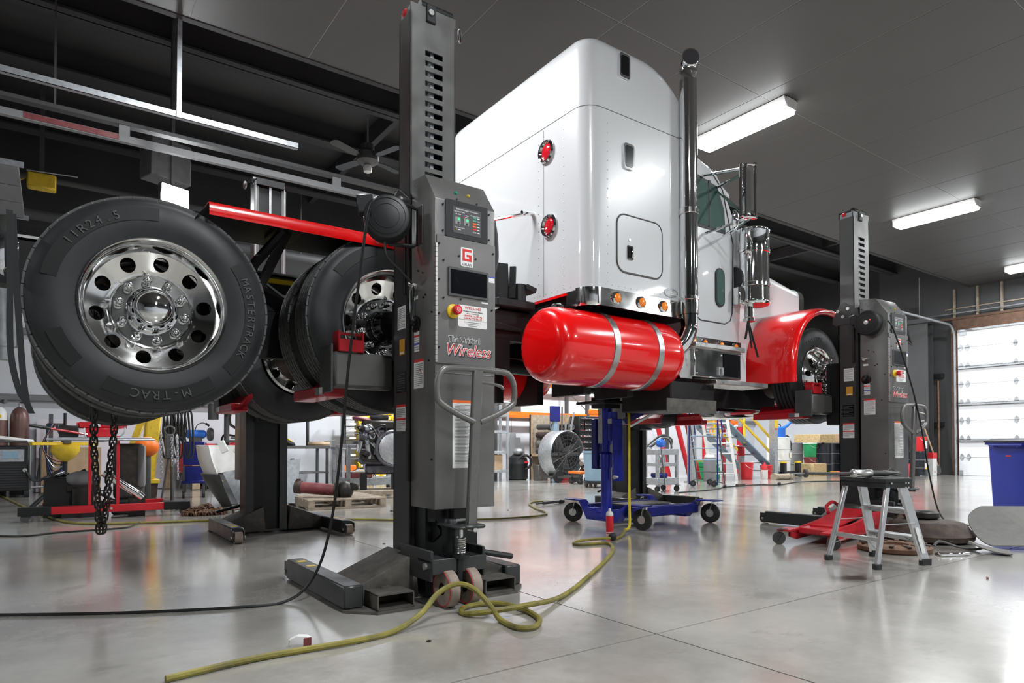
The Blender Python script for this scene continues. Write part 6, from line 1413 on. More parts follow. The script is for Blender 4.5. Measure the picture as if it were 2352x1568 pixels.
MB().b2(-.25, .75, -.3, .3, .76, .82, .006).build('top_tray', 'galvanised', t); MB().b2(-.25, .75, -.3, .3, .12, .24, .006).build('bottom_tray', 'galvanised', t); MB().b2(-.1, .1, -.31, -.30, .78, .80).build('orange_badge', 'orange', t, smooth=False)
for x in (-.22, .72):
    for y in (-.27, .27): MB().b2(x-.03, x+.03, y-.03, y+.03, .1, .8, .004).build('post', 'galvanised', t); MB().cyl((x-.02, y, .05), (x+.02, y, .05), .05, n=12).build('caster', 'rubber', t)
t = thing('tool_roll', 'brown metal box with wrench on the cart bottom tray', 'box', (4.3, 10.75, .24)); MB().b2(-.16, .25, -.12, .12, 0, .09, .01).build('box', 'maroon', t); MB().tube(smooth_path([(-.1, -.1, .12), (.05, -.12, .16), (.22, -.12, .11), (.3, -.12, .03)], 5), .014, 6).build('wrench', 'chrome', t)
# engine on a dolly
t = thing('engine_block', 'dirty dark diesel engine on a stand with flywheel showing', 'engine', (4.36, 9.92, 0), R(-20))
MB().b2(-.32, .36, -.25, .25, .50, 1.05, .03).build('block', 'engine_grey', t); MB().b2(-.28, .30, -.20, .20, 1.05, 1.20, .03).build('head', 'grease', t); MB().b2(-.22, .28, -.18, .18, .34, .50, .03).build('oil_sump', 'engine_grey', t)
m_ = MB(); m_.lathe([(.04, 0), (.24, 0), (.25, .02), (.25, .05), (.22, .07), (.04, .07)], o=(.20, -.25, .75), ax=(.3, -1, 0), n=32, cap=True); m_.build('flywheel', 'galvanised', t); MB().torus((.20, -.27, .75), (.3, -1, 0), .27, .03, 32, 8).build('bell_ring', 'engine_grey', t)
rr = random.Random(11)
for k in range(16):
    p = [(rr.uniform(-.36, .1), -.27+rr.uniform(-.05, .03), rr.uniform(.55, 1.15)) for _ in range(3)]; MB().tube(smooth_path(p, 5), rr.uniform(.012, .03), 7).build('pipe', ('engine_grey', 'grease', 'galvanised', 'black_metal')[k % 4], t)
for k in range(10): MB().cyl((rr.uniform(-.34, -.1), -.24, rr.uniform(.55, 1.1)), (rr.uniform(-.36, -.1), -.36, rr.uniform(.55, 1.1)), rr.uniform(.03, .07), n=12).build('fitting', ('grease', 'galvanised', 'engine_grey')[k % 3], t)
MB().b2(-.15, .15, -.1, .1, 1.20, 1.30, .04, 2).build('intake', 'grease', t); MB().box((-.28, -.1, 1.22), (.30, .16, .06), (0, R(10), R(20)), .03).build('rag', 'maroon', t); MB().bar((-.15, -.32, 1.15), (.02, -.34, .85), .02, .01).build('dipstick', 'zinc', t, smooth=False)
for x in (-.25, .25): MB().b2(x-.05, x+.05, -.2, .2, .08, .36).build('stand_leg', 'lift_dark', t, smooth=False)
MB().b2(-.45, .45, -.30, .30, .06, .10, .005).build('dolly', 'wood_grey', t)
for x in (-.38, .38): MB().cyl((x-.02, -.22, .04), (x+.02, -.22, .04), .04, n=10).build('caster', 'rubber', t)
# yellow bin rack
t = thing('bin_rack', 'rack of yellow plastic parts bins behind the engine', 'rack', (5.52, 13.45, 0), 0)
for x in (-.42, .62): MB().b2(x-.02, x+.02, -.1, .1, 0, 1.62).build('upright', 'steel_dark', t, smooth=False)
binm = MB(); binm.prism([(-.13, 0), (.11, 0), (.13, .08), (.06, .12), (-.13, .14)], (.13, 0, 0), (0, -1, 0), (0, 0, 1), -.24, b=.004); binm = binm.mesh('bin', 'yellow')
for lv, z in enumerate((.10, .33, .56, .92, 1.08, 1.22, 1.36, 1.48)):
    MB().b2(-.42, .62, -.15, .12, z-.012, z).build('shelf', 'steel_dark', t, smooth=False)
    for k in range(4):
        if lv == 7 and k in (0, 3): continue
        put('bin', binm, t, loc=(-.28+.26*k, -.05, z)); MB().b2(-.36+.26*k, -.22+.26*k, -.188, -.180, z+.025, z+.06).build('bin_card', 'paper', t, smooth=False)
# pallet with hydraulic cylinder
t = thing('wooden_pallet', 'weathered wooden pallet on the floor behind the lift', 'pallet', (3.12, 8.5, 0), R(-4))
for k in range(7): MB().b2(-.50, .50, -.56+.165*k, -.46+.165*k, .105, .125, .003).build('deck_board', 'wood_grey', t)
for x in (-.46, 0, .46): MB().b2(x-.04, x+.04, -.56, .53, .02, .105, .003).build('stringer', 'wood_grey', t)
for k in range(3): MB().b2(-.50, .50, -.56+.5*k, -.46+.5*k, 0, .02, .003).build('bottom_board', 'wood_grey', t)
t = thing('hydraulic_cylinder', 'maroon hydraulic cylinder with greasy yoke lying on the pallet', 'cylinder', (2.95, 8.32, .125))
MB().cyl((-.30, .18, .13), (.10, -.08, .09), .075, n=20).build('barrel', 'maroon', t); MB().cyl((-.36, .22, .14), (-.29, .175, .13), .085, n=16).build('end_cap', 'rust_dark', t); m_ = MB(); m_.sphere((.18, -.13, .09), .13, (.8, .9, .95)); m_.cyl((.08, -.06, .09), (.13, -.10, .09), .11, n=14); m_.box((.27, -.2, .14), (.12, .07, .10), R(-30), .02); m_.build('yoke', 'grease', t); MB().cyl((-.32, .2, .2), (-.32, .2, .24), .03, n=10).build('port', 'rust_dark', t)
t = thing('plank_pallet', 'low wooden skid under the engine cart', 'skid', (3.95, 9.30, 0), R(-8)); MB().b2(-.55, .5, -.10, .02, .06, .12, .004).build('top_board', 'wood_grey', t)
for x in (-.4, .1, .45): MB().b2(x-.06, x+.06, -.1, .05, 0, .06).build('block', 'wood_grey', t, smooth=False)
tag(MB().bar((3.55, 12.4, 0.03), (3.75, 12.5, .55), .10, .03).build('scrap_plate', 'galvanised', smooth=False), 'bent grey steel plate leaning by the dark workbench', 'plate')
# ================================================================== background, middle and right
t = thing('steel_shelving', 'grey steel shelving seen behind the lift handle', 'shelving', (8.05, 12.35, 0), R(-10))
for x in (-.55, .40):
    for y in (-.2, .2): MB().b2(x-.025, x+.025, y-.025, y+.025, 0, 1.75).build('upright', 'galvanised', t, smooth=False)
for z in (.20, .62, 1.08, 1.45): MB().b2(-.55, .40, -.22, .22, z, z+.06, .003).build('shelf', 'galvanised', t)
MB().bar((-.4, -.1, .68), (-.15, -.1, 1.4), .04, .02).build('brace', 'steel_dark', t, smooth=False); MB().b2(.10, .30, -.15, .1, .26, .60, .005).build('carton', 'cardboard', t)
t = thing('pallet_rack', 'tall pallet rack with green uprights and orange beams along the wall', 'rack', (10.9, 13.22, 0))
for x in (-2.35, .55, 3.6):
    for y in (-.42, .42): MB().b2(x-.04, x+.04, y-.04, y+.04, 0, 2.6).build('upright', 'steel_dark', t, smooth=False)
    for k in range(3): MB().bar((x, -.42, .3+.7*k), (x, .42, .9+.7*k), .03, .01).build('lacing', 'steel_dark', t, smooth=False)
for z in (1.52, 2.35):
    for y in (-.42, .42):
        for xa, xb in ((-2.31, .51), (.59, 3.56)): MB().b2(xa, xb, y-.03, y+.03, z, z+.10, .004).build('beam', 'orange', t)
m_ = MB(); m_.b2(-2.1, -1.5, -.3, .3, 1.62, 1.85, .01); m_.build('rack_carton', 'dusty_steel', t)
t = thing('pipe_rack', 'wooden rack of short steel tubes seen end-on', 'rack', (9.75, 12.35, 0))
MB().b2(.44, .47, -.3, .3, 0, 1.55).build('side', 'wood', t, smooth=False); MB().b2(-.30, -.27, .22, .3, 0, 1.55).build('side', 'wood', t, smooth=False); MB().b2(-.3, .45, .25, .30, .0, 1.55).build('back', 'wood_grey', t, smooth=False); MB().b2(-.3, .45, -.3, .3, .55, .60).build('shelf', 'wood', t, smooth=False)
for i in range(4):
    for j in range(5):
        if (i+j) % 5 == 4: continue
        MB().lathe([(.055, 0), (.07, 0), (.07, .5), (.055, .5), (.055, 0)], o=(-.16+.16*j+.03*(i % 2), -.34+.04*((i*j) % 3), .68+.19*i), ax=(0, 1, 0), n=14).build('tube', ('steel_dark', 'galvanised', 'rust_dark')[(i+j) % 3], t)
t = thing('stock_barrel', 'red barrel holding long steel bars', 'barrel', (9.66, 11.70, 0)); MB().lathe([(.19, 0), (.20, .02), (.20, .30), (.21, .32), (.20, .34), (.20, .62), (.21, .64), (.19, .66), (.17, .64), (.17, .05)], n=24, cap=True).build('body', 'red_enamel', t)
for k in range(7): MB().bar((-.08+.025*k, .02*(k % 3), .07), (-.35+.12*k+.1, .1, 1.35+.12*(k % 4)), .035, .03).build('bar', ('galvanised', 'steel_dark')[k % 2], t, smooth=False)
t = thing('blue_post', 'pale steel upright with blue bracket in front of the tubes', 'post', (9.35, 11.55, 0)); MB().b2(-.045, .045, -.04, .04, 0, 1.70).build('post', 'blue_pale', t, smooth=False); MB().b2(-.12, .12, -.05, .05, 1.35, 1.7, .01).build('bracket', 'blue_dark', t)
t = thing('sheet_offcut', 'stepped grey sheet metal offcut leaning near the red barrel', 'sheet', (9.15, 12.75, 0)); MB().prism([(-.25, 0), (.22, 0), (.22, .55), (.28, .55), (.28, .85), (.18, .85), (.18, 1.0), (.05, 1.0), (.05, 1.1), (-.12, 1.1)], (0, 0, 0), (1, 0, 0), (0, .12, 1), .01).build('sheet', 'wall_grey', t, smooth=False)
t = thing('shop_vacuum', 'dark shop vacuum with hose next to the shelving', 'vacuum', (8.95, 12.45, 0)); MB().lathe([(.20, 0), (.24, .03), (.24, .36), (.25, .38), (.22, .52), (.10, .60)], n=22, cap=True).build('tank', 'black_plastic', t); MB().torus((.05, -.22, .42), (.3, 1, .1), .16, .03, 24, 8).build('hose', 'rubber', t); MB().sphere((-.02, -.05, .66), .13, (1, 1, .7)).build('motor_head', 'galvanised', t); MB().b2(.02, .12, -.27, -.24, .40, .44).build('red_switch', 'red_plastic', t, smooth=False)
t = thing('metal_box', 'grey metal boxes on the floor left of the red barrel', 'box', (9.25, 11.95, 0)); MB().b2(-.14, .12, -.1, .1, 0, .36, .01).build('box', 'dusty_steel', t); MB().b2(.14, .22, -.08, .08, 0, .26, .01).build('jug', 'white_plastic', t)
t = thing('drum_fan', 'large grey drum fan on wheels standing on the far floor', 'fan', (9.22, 11.1, 0), R(4))
m_ = MB(); m_.lathe([(.50, -.20), (.515, -.18), (.515, .20), (.50, .22), (.49, .20), (.49, -.18), (.50, -.20)], o=(0, .05, .62), ax=(0, 1, 0), n=48); m_.build('shell', 'galvanised', t)
gr = MB()
for r in (.08, .16, .24, .32, .40, .47): gr.torus((0, -.14, .62), (0, 1, 0), r, .004, 40, 4)
for k in range(8): a = PI*k/8; gr.cyl((.49*math.cos(a), -.14, .62+.49*math.sin(a)), (-.49*math.cos(a), -.14, .62-.49*math.sin(a)), .005, n=5)
gr.build('grille', 'steel_dark', t)['kind'] = 'stuff'
MB().cyl((0, -.05, .62), (0, .15, .62), .09, n=18).build('motor', 'steel_dark', t)
for k in range(4):
    a = 2*PI*k/4+.4; MB().bar((.08*math.cos(a), .04, .62+.08*math.sin(a)), (.46*math.cos(a), .04, .62+.46*math.sin(a)), .16, .012, up=(.3, 1, 0)).build('blade', 'steel_dark', t, smooth=False)
MB().b2(-.50, .50, -.05, .0, .58, .66).build('motor_bar', 'steel_dark', t, smooth=False); MB().cyl((0, .24, .62), (0, .25, .62), .49, n=40).build('back_guard', 'steel_dark', t)
for x in (-.30, .20):
    w_ = MB().lathe([(.04, -.03), (.13, -.03), (.14, 0), (.13, .03), (.04, .03)], o=(x, -.16, .14), ax=(0, 1, 0), n=24, cap=True).build('wheel', 'rubber', t)
MB().b2(-.36, .30, -.2, .25, .10, .15).build('chassis', 'steel_dark', t, smooth=False); m_ = MB(); m_.tube(smooth_path([(-.3, -.2, 1.02), (-.36, -.22, .85), (-.42, -.22, .7), (-.36, -.22, .65), (-.32, -.2, .9), (-.34, -.22, .55)], 5), .008, 5); m_.build('power_lead', 'cable_black', t)
t = thing('orange_dolly', 'orange furniture dolly in front of the drum fan', 'dolly', (9.15, 10.35, 0), R(-5)); MB().b2(-.26, .26, -.2, .2, .22, .27, .01).build('deck', 'orange', t)
for x in (-.2, .2):
    for y in (-.15, .15): caster(t, x, y, .07, .6, .215, fork='steel_dark', tyre='grease')
t = thing('floor_polisher', 'white domed blower sitting on the orange dolly', 'blower', (9.28, 10.4, .27)); m_ = MB(); m_.sphere((.02, 0, .28), .17, (1.15, .8, .8)); m_.build('dome', 'white_plastic', t); MB().b2(-.1, .2, -.1, .1, 0, .24, .03).build('base', 'grease', t); MB().cyl((-.12, -.06, .2), (-.24, -.1, .16), .05, n=12).build('spout', 'wall_grey', t); MB().tube(smooth_path([(-.2, -.12, .05), (-.1, -.15, .1), (.1, -.15, .2)], 5), .012, 6).build('trim', 'wall_grey', t)
t = thing('tool_chest', 'tall black tool chest with rows of bright drawer pulls', 'tool chest', (11.0, 12.2, 0), R(0))
MB().b2(-.62, .62, -.3, .3, .12, 1.52, .01).build('carcass', 'lift_dark', t)
for k in range(9):
    for c in range(2):
        d_ = MB().b2(-.60+.61*c, -.01+.61*c, -.315, -.30, .20+.145*k, .325+.145*k, .004).build('drawer', 'lift_dark', t); MB().b2(-.58+.61*c, -.03+.61*c, -.335, -.315, .290+.145*k, .318+.145*k, .003).build('pull', 'chrome', d_)
for x in (-.5, .5): MB().cyl((x-.03, -.2, .06), (x+.03, -.2, .06), .06, n=14).build('caster', 'rubber', t)
t = thing('rack_column', 'grey slotted steel column right of the tool chest', 'column', (11.2, 11.5, 0)); MB().b2(-.10, .10, -.06, .06, 0, 2.4).build('post', 'galvanised', t, smooth=False)
for k in range(14): MB().b2(-.03, .03, -.062, -.058, .3+.13*k, .34+.13*k).build('slot', 'paper', t, smooth=False)
MB().b2(-.9, -.1, -.08, .0, 1.53, 1.66, .02).build('orange_arm', 'orange', t)
t = thing('trash_can', 'pale blue plastic trash can on a black dolly', 'trash can', (8.60, 9.37, 0)); MB().lathe([(.20, .12), (.21, .13), (.245, .66), (.26, .665), (.26, .70), (.235, .70), (.20, .18)], n=32, cap=True).build('body', 'blue_pale', t); MB().lathe([(.23, .07), (.24, .08), (.24, .11), (.2, .12)], n=24, cap=True).build('dolly', 'black_plastic', t)
for k in range(5): a = 2*PI*k/5+.9; MB().cyl((.19*math.cos(a)-.015, .19*math.sin(a), .035), (.19*math.cos(a)+.015, .19*math.sin(a), .035), .035, n=12).build('caster', 'steel_dark', t)
MB().b2(-.04, .04, -.235, -.225, .45, .46).build('mould_line', 'blue_dark', t, smooth=False)
t = thing('service_cart', 'grey two-shelf service cart loaded with hoses beside the lift', 'cart', (8.78, 7.90, 0), R(-6))
for z, th in ((.12, .12), (.64, .10)): MB().b2(-.25, .25, -.2, .2, z, z+th, .005).build('tray', 'galvanised', t)
for x in (-.22, .22):
    for y in (-.17, .17): MB().b2(x-.025, x+.025, y-.025, y+.025, .10, .74, .003).build('post', 'galvanised', t); caster(t, x, y, .05, .4, .11, fork='steel_dark')
MB().b2(-.24, .24, -.19, .19, .44, .50, .004).build('middle_tray', 'galvanised', t)
MB().box((-.08, -.1, .84), (.18, .14, .14), (R(10), R(8), R(20)), .04).build('blue_cloth', 'blue_bright', t)
for k in range(5): MB().tube(smooth_path([(-.25, -.05+.03*k, .78), (-.05, -.08, .90+.02*k), (.12+.02*k, -.06, .92), (.26, 0, .80), (.30, .05, .74)], 6), .016, 6).build('hose', ('rubber', 'steel_dark', 'galvanised')[k % 3], t)
MB().cyl((0, -.05, .50), (0, -.05, .60), .06, n=14).build('hitch_ball', 'chrome', t); MB().b2(-.15, .05, -.15, .1, .24, .32, .02).build('blue_parts', 'blue_dark', t); MB().b2(-.06, .0, -.12, -.06, .25, .42).build('wood_block', 'wood', t, smooth=False); MB().tube([(-.2, -.24, .75), (-.12, -.26, 0.02)], .008, 6).build('hanging_rod', 'steel_dark', t)
# rolling stairs
t = thing('rolling_stairs', 'rolling warehouse steps with blue treads and tube rails', 'steps', (10.75, 8.45, 0), R(28))
W, st = .27, [(.28, .28), (.14, .52), (0, .76), (-.14, 1.0), (-.28, 1.24)]
for x, z in st:
    MB().b2(x-.09, x+.09, -W, W, z-.02, z, .004).build('tread', 'blue_pale' if z > .5 else 'steel_dark', t)
for y in (-W, W):
    MB().cyl((.44, y, .04), (-.34, y, 1.28), .014, n=8).build('front_rail', 'steel_dark', t); MB().cyl((-.40, y, .04), (-.36, y, 1.3), .014, n=8).build('rear_post', 'blue_dark', t); MB().cyl((.30, y, .04), (-.40, y, .10), .012, n=8).build('base_rail', 'steel_dark', t)
    MB().tube(smooth_path([(-.34, y, 1.25), (-.32, y, 1.55), (-.1, y, 1.60), (.16, y, 1.12), (.17, y, 1.02), (-.08, y, .82)], 6), .014, 8).build('hand_rail', 'blue_dark', t); MB().cyl((.44, y, 0), (.44, y, .2), .012, n=8).build('foot', 'steel_dark', t)
caster(t, .30, 0, .06, .3, .14, fork='steel_dark'); caster(t, -.38, .2, .06, .3, .14, fork='steel_dark'); caster(t, -.38, -.2, .06, .3, .14, fork='steel_dark')
t = thing('mezzanine_column', 'grey perforated steel column rising beside the staircase', 'column', (11.45, 9.40, 0)); MB().b2(-.08, .08, -.06, .06, 0, 2.4).build('post', 'galvanised', t, smooth=False); MB().b2(-.12, .12, -.12, .12, 0, .02).build('base', 'galvanised', t, smooth=False)
for i, (xa, xb) in enumerate(((11.25, 11.05), (11.95, 11.70), (12.25, 12.05))):
    tag(MB().cyl((xa, 9.85, 0.03), (xb, 10.1, 1.55), .055, n=14).build('red_pipe', 'red_enamel'), ['leaning red pipe left of the grey column', 'leaning red pipe just right of the grey column', 'leaning red pipe nearest the staircase'][i], 'pipe')
t = thing('grey_canister', 'grey canister standing below the staircase', 'canister', (12.25, 9.55, 0)); MB().lathe([(.13, 0), (.14, .02), (.14, .52), (.12, .54)], n=20, cap=True).build('body', 'wall_grey', t); MB().lathe([(.12, .54), (.10, .60)], n=16, cap=True).build('cap', 'white_plastic', t)
# staircase
t = wthing('steel_staircase', 'grey steel staircase with yellow handrails rising to the left', 'staircase', (14.0, 10.3, 0))
A, B = Vector((15.25, 0, .02)), Vector((12.2, 0, 1.92)); dv = (B-A)
for y in (9.85, 10.75):
    MB().bar(A+Vector((0, y, .08)), B+Vector((0, y, .08)), .03, .24, up=(0, 1, 0)).build('stringer', 'blue_pale', t, smooth=False)
    for k in (0, 1): MB().bar(A+Vector((-.1, y, .55+.38*k)), B+Vector((0, y, .55+.38*k)), .045, .045).build('hand_rail', 'yellow', t, smooth=False)
    for f_ in (.06, .42, .80): MB().bar(A+dv*f_+Vector((0, y, .05)), A+dv*f_+Vector((-.02, y, .96)), .045, .045).build('rail_post', 'yellow', t, smooth=False)
for k in range(9):
    p = A+dv*((k+.5)/9); MB().b2(p.x-.13, p.x+.13, 9.87, 10.73, p.z+.02, p.z+.05, .003).build('tread', 'galvanised', t)
MB().b2(11.4, 12.25, 9.8, 11.6, 1.92, 2.02).build('landing', 'galvanised', t, smooth=False)
for x, y in ((12.2, 11.5), (11.5, 11.5)): MB().b2(x-.05, x+.05, y-.05, y+.05, 0, 1.92).build('landing_post', 'galvanised', t, smooth=False)
# white ladder
t = wthing('white_ladder', 'white straight ladder standing in front of the staircase', 'ladder', (13.0, 9.7, 0))
def lp(s_, u): return Vector((12.78, 9.56, 0)).lerp(Vector((12.56, 9.74, 1.95)), u) + Vector((.16, -.11, 0))*s_*2*(.75-.0*u)
for s_ in (-1, 1): MB().bar(lp(s_, 0), lp(s_, 1), .03, .07, .003).build('rail', 'white_plastic', t)
for k in range(8): MB().cyl(lp(-1, .08+.12*k), lp(1, .08+.12*k), .016, n=8).build('rung', 'white_plastic', t)
t = thing('red_white_post', 'grey square post with a red painted middle near the stair foot', 'post', (14.2, 10.1, 0)); MB().b2(-.055, .055, -.055, .055, 0, 2.0).build('post', 'galvanised', t, smooth=False); MB().b2(-.058, .058, -.058, .058, .55, 1.28).build('red_band', 'red_worn', t, smooth=False); MB().b2(-.058, .058, -.058, .058, 1.66, 1.80).build('orange_band', 'orange', t, smooth=False)
t = thing('stair_column', 'grey steel column with yellow arrow marking at the stair foot', 'column', (14.85, 9.62, 0), R(0)); MB().b2(-.075, .075, -.07, .07, 0, 2.6).build('post', 'galvanised', t, smooth=False); MB().prism([(-.07, .0), (.07, 0), (.07, .26), (.03, .34), (.05, .48), (-.05, .48), (-.03, .34), (-.07, .26)], (0, -.072, 1.25), (1, 0, 0), (0, 0, 1), .003).build('arrow_decal', 'yellow', t, smooth=False); MB().b2(-.05, .05, -.075, -.071, 1.20, 1.235).build('red_mark', 'label_red', t, smooth=False)
for sg in (-1, 1): MB().bar((sg*.07, 0, 1.7), (sg*.35, 0, 2.3), .05, .03).build('brace', 'galvanised', t, smooth=False)
t = thing('orange_rack', 'orange beam rack with white bags behind the staircase', 'rack', (15.6, 11.9, 0)); MB().b2(-1.0, .75, -.3, .3, 1.40, 1.52, .005).build('beam', 'orange', t)
for x in (-.9, .65):
    for y in (-.26, .26): MB().b2(x-.04, x+.04, y-.04, y+.04, 0, 1.40).build('upright', 'red_worn', t, smooth=False)
for k in range(3): MB().box((-.6+.45*k, -.05, 1.62), (.55, .45, .20), (R(4), R(6*k-6), R(10*k)), .07, 2).build('white_bag', 'white_plastic', t)
MB().torus((.45, -.33, 1.28), (.3, 1, 0), .10, .025, 20, 6).build('hose_coil', 'paper', t); MB().torus((-.7, -.33, 1.22), (.3, 1, 0), .10, .015, 20, 6, sx=.5).build('orange_cord', 'orange', t)
t = thing('fire_extinguisher', 'red and white extinguisher near the stair foot', 'extinguisher', (14.05, 9.35, 0)); MB().lathe([(.07, 0), (.075, .02), (.075, .22)], n=18, cap=True).build('white_body', 'white_plastic', t); MB().lathe([(.075, .22), (.07, .30), (.03, .36), (.02, .40)], n=18, cap=True).build('red_top', 'red_enamel', t)
def pail(x, y, z, r, h, mt, lab, lid=None, group=None, lbl=False):
    t = thing('pail', lab, 'pail', (x, y, z), 0, group); MB().lathe([(r*.88, 0), (r*.9, .01), (r, h*.93), (r*1.05, h*.94), (r*1.05, h)], n=22, cap=True).build('body', mt, t)
    MB().lathe([(r*1.06, h), (r*1.06, h+.02), (r*.95, h+.025)], n=22, cap=True).build('lid', lid or mt, t)
    if lbl: MB().lathe([(r*.955, h*.3), (r*.985, h*.7)], n=22).build('label_band', 'paper', t)
    m_ = MB(); m_.tube([(r*1.03*math.cos(a), -r*1.03*math.sin(a)*.6-r*.5, h*.95-.10*math.sin(a)) for a in [PI*i/10 for i in range(11)]], .004, 5); m_.build('bail', 'zinc', t); return t
pail(14.35, 9.50, 0, .14, .30, 'red_enamel', 'red pail on the floor in front of the stair foot'); pail(13.55, 9.5, 0, .15, .38, 'red_enamel', 'red pail left of the red banded post')
t = thing('pipe_fitting', 'dirty pipe tee on the floor before the stair foot', 'fitting', (14.15, 9.0, 0)); MB().cyl((-.25, 0, .07), (.25, -.1, .07), .07, n=12).build('pipe', 'wood_grey', t); MB().cyl((-.27, 0, .07), (-.2, 0, .07), .09, n=12).build('flange', 'wood_grey', t); MB().cyl((.2, -.09, .07), (.27, -.1, .07), .09, n=12).build('flange', 'wood_grey', t)
t = thing('green_bin', 'green plastic tub behind the white ladder', 'tub', (13.05, 10.25, 0)); MB().b2(-.3, .25, -.2, .2, 0, .28, .02).build('lower', 'green', t); MB().b2(-.32, .2, -.22, .22, .28, .42, .03).build('upper', 'green', t); MB().b2(-.2, .1, -.2, .2, .42, .46).build('yellow_lid', 'yellow', t, smooth=False)
# drums and pails by the far right
def drum(x, y, mt, lab, h=.88, r=.29, top=None, z=0):
    t = thing('drum', lab, 'drum', (x, y, z), 0, 'drums by the far wall'); MB().lathe([(r, 0), (r+.008, .01), (r, .02), (r, h*.32), (r+.012, h*.335), (r, h*.35), (r, h*.65), (r+.012, h*.665), (r, h*.68), (r, h-.02), (r+.008, h-.01), (r, h), (r-.015, h), (r-.02, h-.02)], n=36, cap=True).build('body', mt, t); MB().cyl((r*.5, 0, h-.02), (r*.5, 0, h+.01), .04, n=10).build('bung', top or 'zinc', t)
    for q in (.335, .665): MB().torus((0, 0, h*q), (0, 0, 1), r+.010, .006, 36, 5).build('hoop', 'zinc' if mt == 'drum_dark' else mt, t)
    return t
dw = drum(15.65, 10.0, 'white_plastic', 'white drum on a pallet jack with blue can on top', z=.14); MB().box((.10, -.292, .42), (.16, .01, .14), R(18)).build('hazard_label', 'paper', dw, smooth=False); MB().box((.06, -.299, .41), (.07, .008, .08), R(12)).build('hazard_mark', 'yellow', dw, smooth=False)
MB().tube(smooth_path([(.2, 0, .88), (.35, -.05, .92), (.42, -.1, .7), (.32, -.15, .55)], 6), .02, 6).build('hose', 'rubber', dw)
t = thing('pallet_jack', 'low black pallet jack under the white drum', 'pallet jack', (15.6, 9.8, 0)); MB().b2(-.35, .40, -.16, .3, .07, .14, .01).build('forks', 'lift_dark', t)
for x in (-.3, .36): MB().b2(x-.05, x+.05, -.22, -.10, .02, .38).build('stop_post', 'lift_dark', t, smooth=False); MB().b2(x-.055, x+.055, -.225, -.095, .36, .40).build('post_cap', 'yellow', t, smooth=False); MB().cyl((x-.1, -.24, .05), (x, -.24, .05), .05, n=12).build('roller', 'steel_dark', t)
t = thing('watering_can', 'blue plastic oil can with long spout on the white drum', 'can', (15.58, 9.95, 1.022)); MB().lathe([(.16, 0), (.17, .01), (.17, .24), (.15, .26), (.06, .28)], n=24, cap=True).build('body', 'blue_bright', t); MB().tube(smooth_path([(.12, 0, .22), (.24, -.08, .30), (.34, -.14, .40), (.44, -.2, .38), (.47, -.22, .35)], 5), lambda u: .05-.03*u, 10).build('spout', 'blue_bright', t); MB().tube(smooth_path([(-.10, 0, .26), (-.06, 0, .34), (.06, 0, .34), (.10, 0, .27)], 5), .015, 6).build('handle', 'black_plastic', t)
drum(17.7, 11.2, 'white_plastic', 'second white drum standing behind the green pail')
pail(16.35, 10.3, .0, .17, .36, 'wall_grey', 'grey pail below the red pail beside the white drum', group='pails by the drums'); pail(16.35, 10.3, .385, .15, .36, 'red_enamel', 'red pail left of the green pail', group='pails by the drums', lbl=True)
pail(16.80, 9.80, .33, .16, .14, 'maroon', 'squat dark red pail under the green pail', group='pails by the drums'); pail(16.80, 9.80, .50, .17, .36, 'green', 'green pail with white lid stacked by the drums', 'white_plastic', 'pails by the drums')
tag(MB().b2(16.45, 17.1, 9.5, 10.05, 0, .33, .01).build('strand_board_box', 'osb'), 'low strand board box in front of the pails', 'box')
MB_ = drum(17.75, 10.05, 'drum_dark', 'dark steel drum beside the strand board box'); drum(18.75, 9.95, 'drum_dark', 'dark steel drum half hidden by the front lift')
drum(17.26, 10.60, 'wall_grey', 'grey drum half behind the dark drum')
tag(MB().b2(17.2, 18.0, 9.75, 10.5, .89, 1.12, .01).build('strand_board_crate', 'osb'), 'strand board box on top of the dark drums', 'box'); tag(MB().b2(18.3, 19.0, 9.7, 10.3, .89, 1.14, .01).build('brown_carton', 'cardboard'), 'brown carton on the drum beside the lift', 'carton')
t = thing('orange_creeper', 'orange mechanic creeper low on the floor by the drums', 'creeper', (17.2, 9.0, 0)); MB().b2(-.4, .5, -.25, .25, .08, .13, .01).build('board', 'orange', t)
for x in (-.3, .4): MB().cyl((x, -.2, .04), (x+.04, -.2, .04), .04, n=10).build('caster', 'white_plastic', t)
# things stacked by the door corner
t = pail(19.0, 8.0, .66, .17, .36, 'red_plastic', 'red pail with white label on the black drum by the door', lbl=False); MB().box((.0, -.168, .17), (.20, .02, .20), R(10)).build('white_label', 'paper', t, smooth=False)
d3 = drum(19.02, 8.05, 'drum_dark', 'small black drum under the red pail by the door', h=.64, r=.23); MB().box((-.03, -.235, .26), (.24, .02, .15), R(5)).build('white_label', 'paper', d3, smooth=False); MB().box((-.03, -.248, .20), (.24, .01, .04), R(5)).build('yellow_band', 'yellow', d3, smooth=False)
t = thing('white_carton', 'white carton with red top beside the black drum by the door', 'carton', (19.45, 7.92, 0)); MB().b2(-.12, .12, -.12, .12, 0, .46, .005).build('box', 'white_plastic', t); MB().b2(-.125, .125, -.125, .125, .46, .62, .005).build('red_lid', 'red_plastic', t); letter('Red Line', .035, 'label_red', (0, -.121, .10), (1, 0, 0), (0, 0, 1), t)
t = thing('red_jug', 'red plastic oil jug with white lettering by the door corner', 'jug', (18.55, 8.12, 0)); MB().b2(-.15, .15, -.1, .1, 0, .33, .03, 2).build('body', 'red_plastic', t); MB().cyl((.08, 0, .33), (.08, 0, .37), .03, n=10).build('cap', 'black_plastic', t); letter('lucas', .11, 'paper', (-.02, -.102, .18), (0, 0, 1), (-1, 0, 0), t, shear=.2)
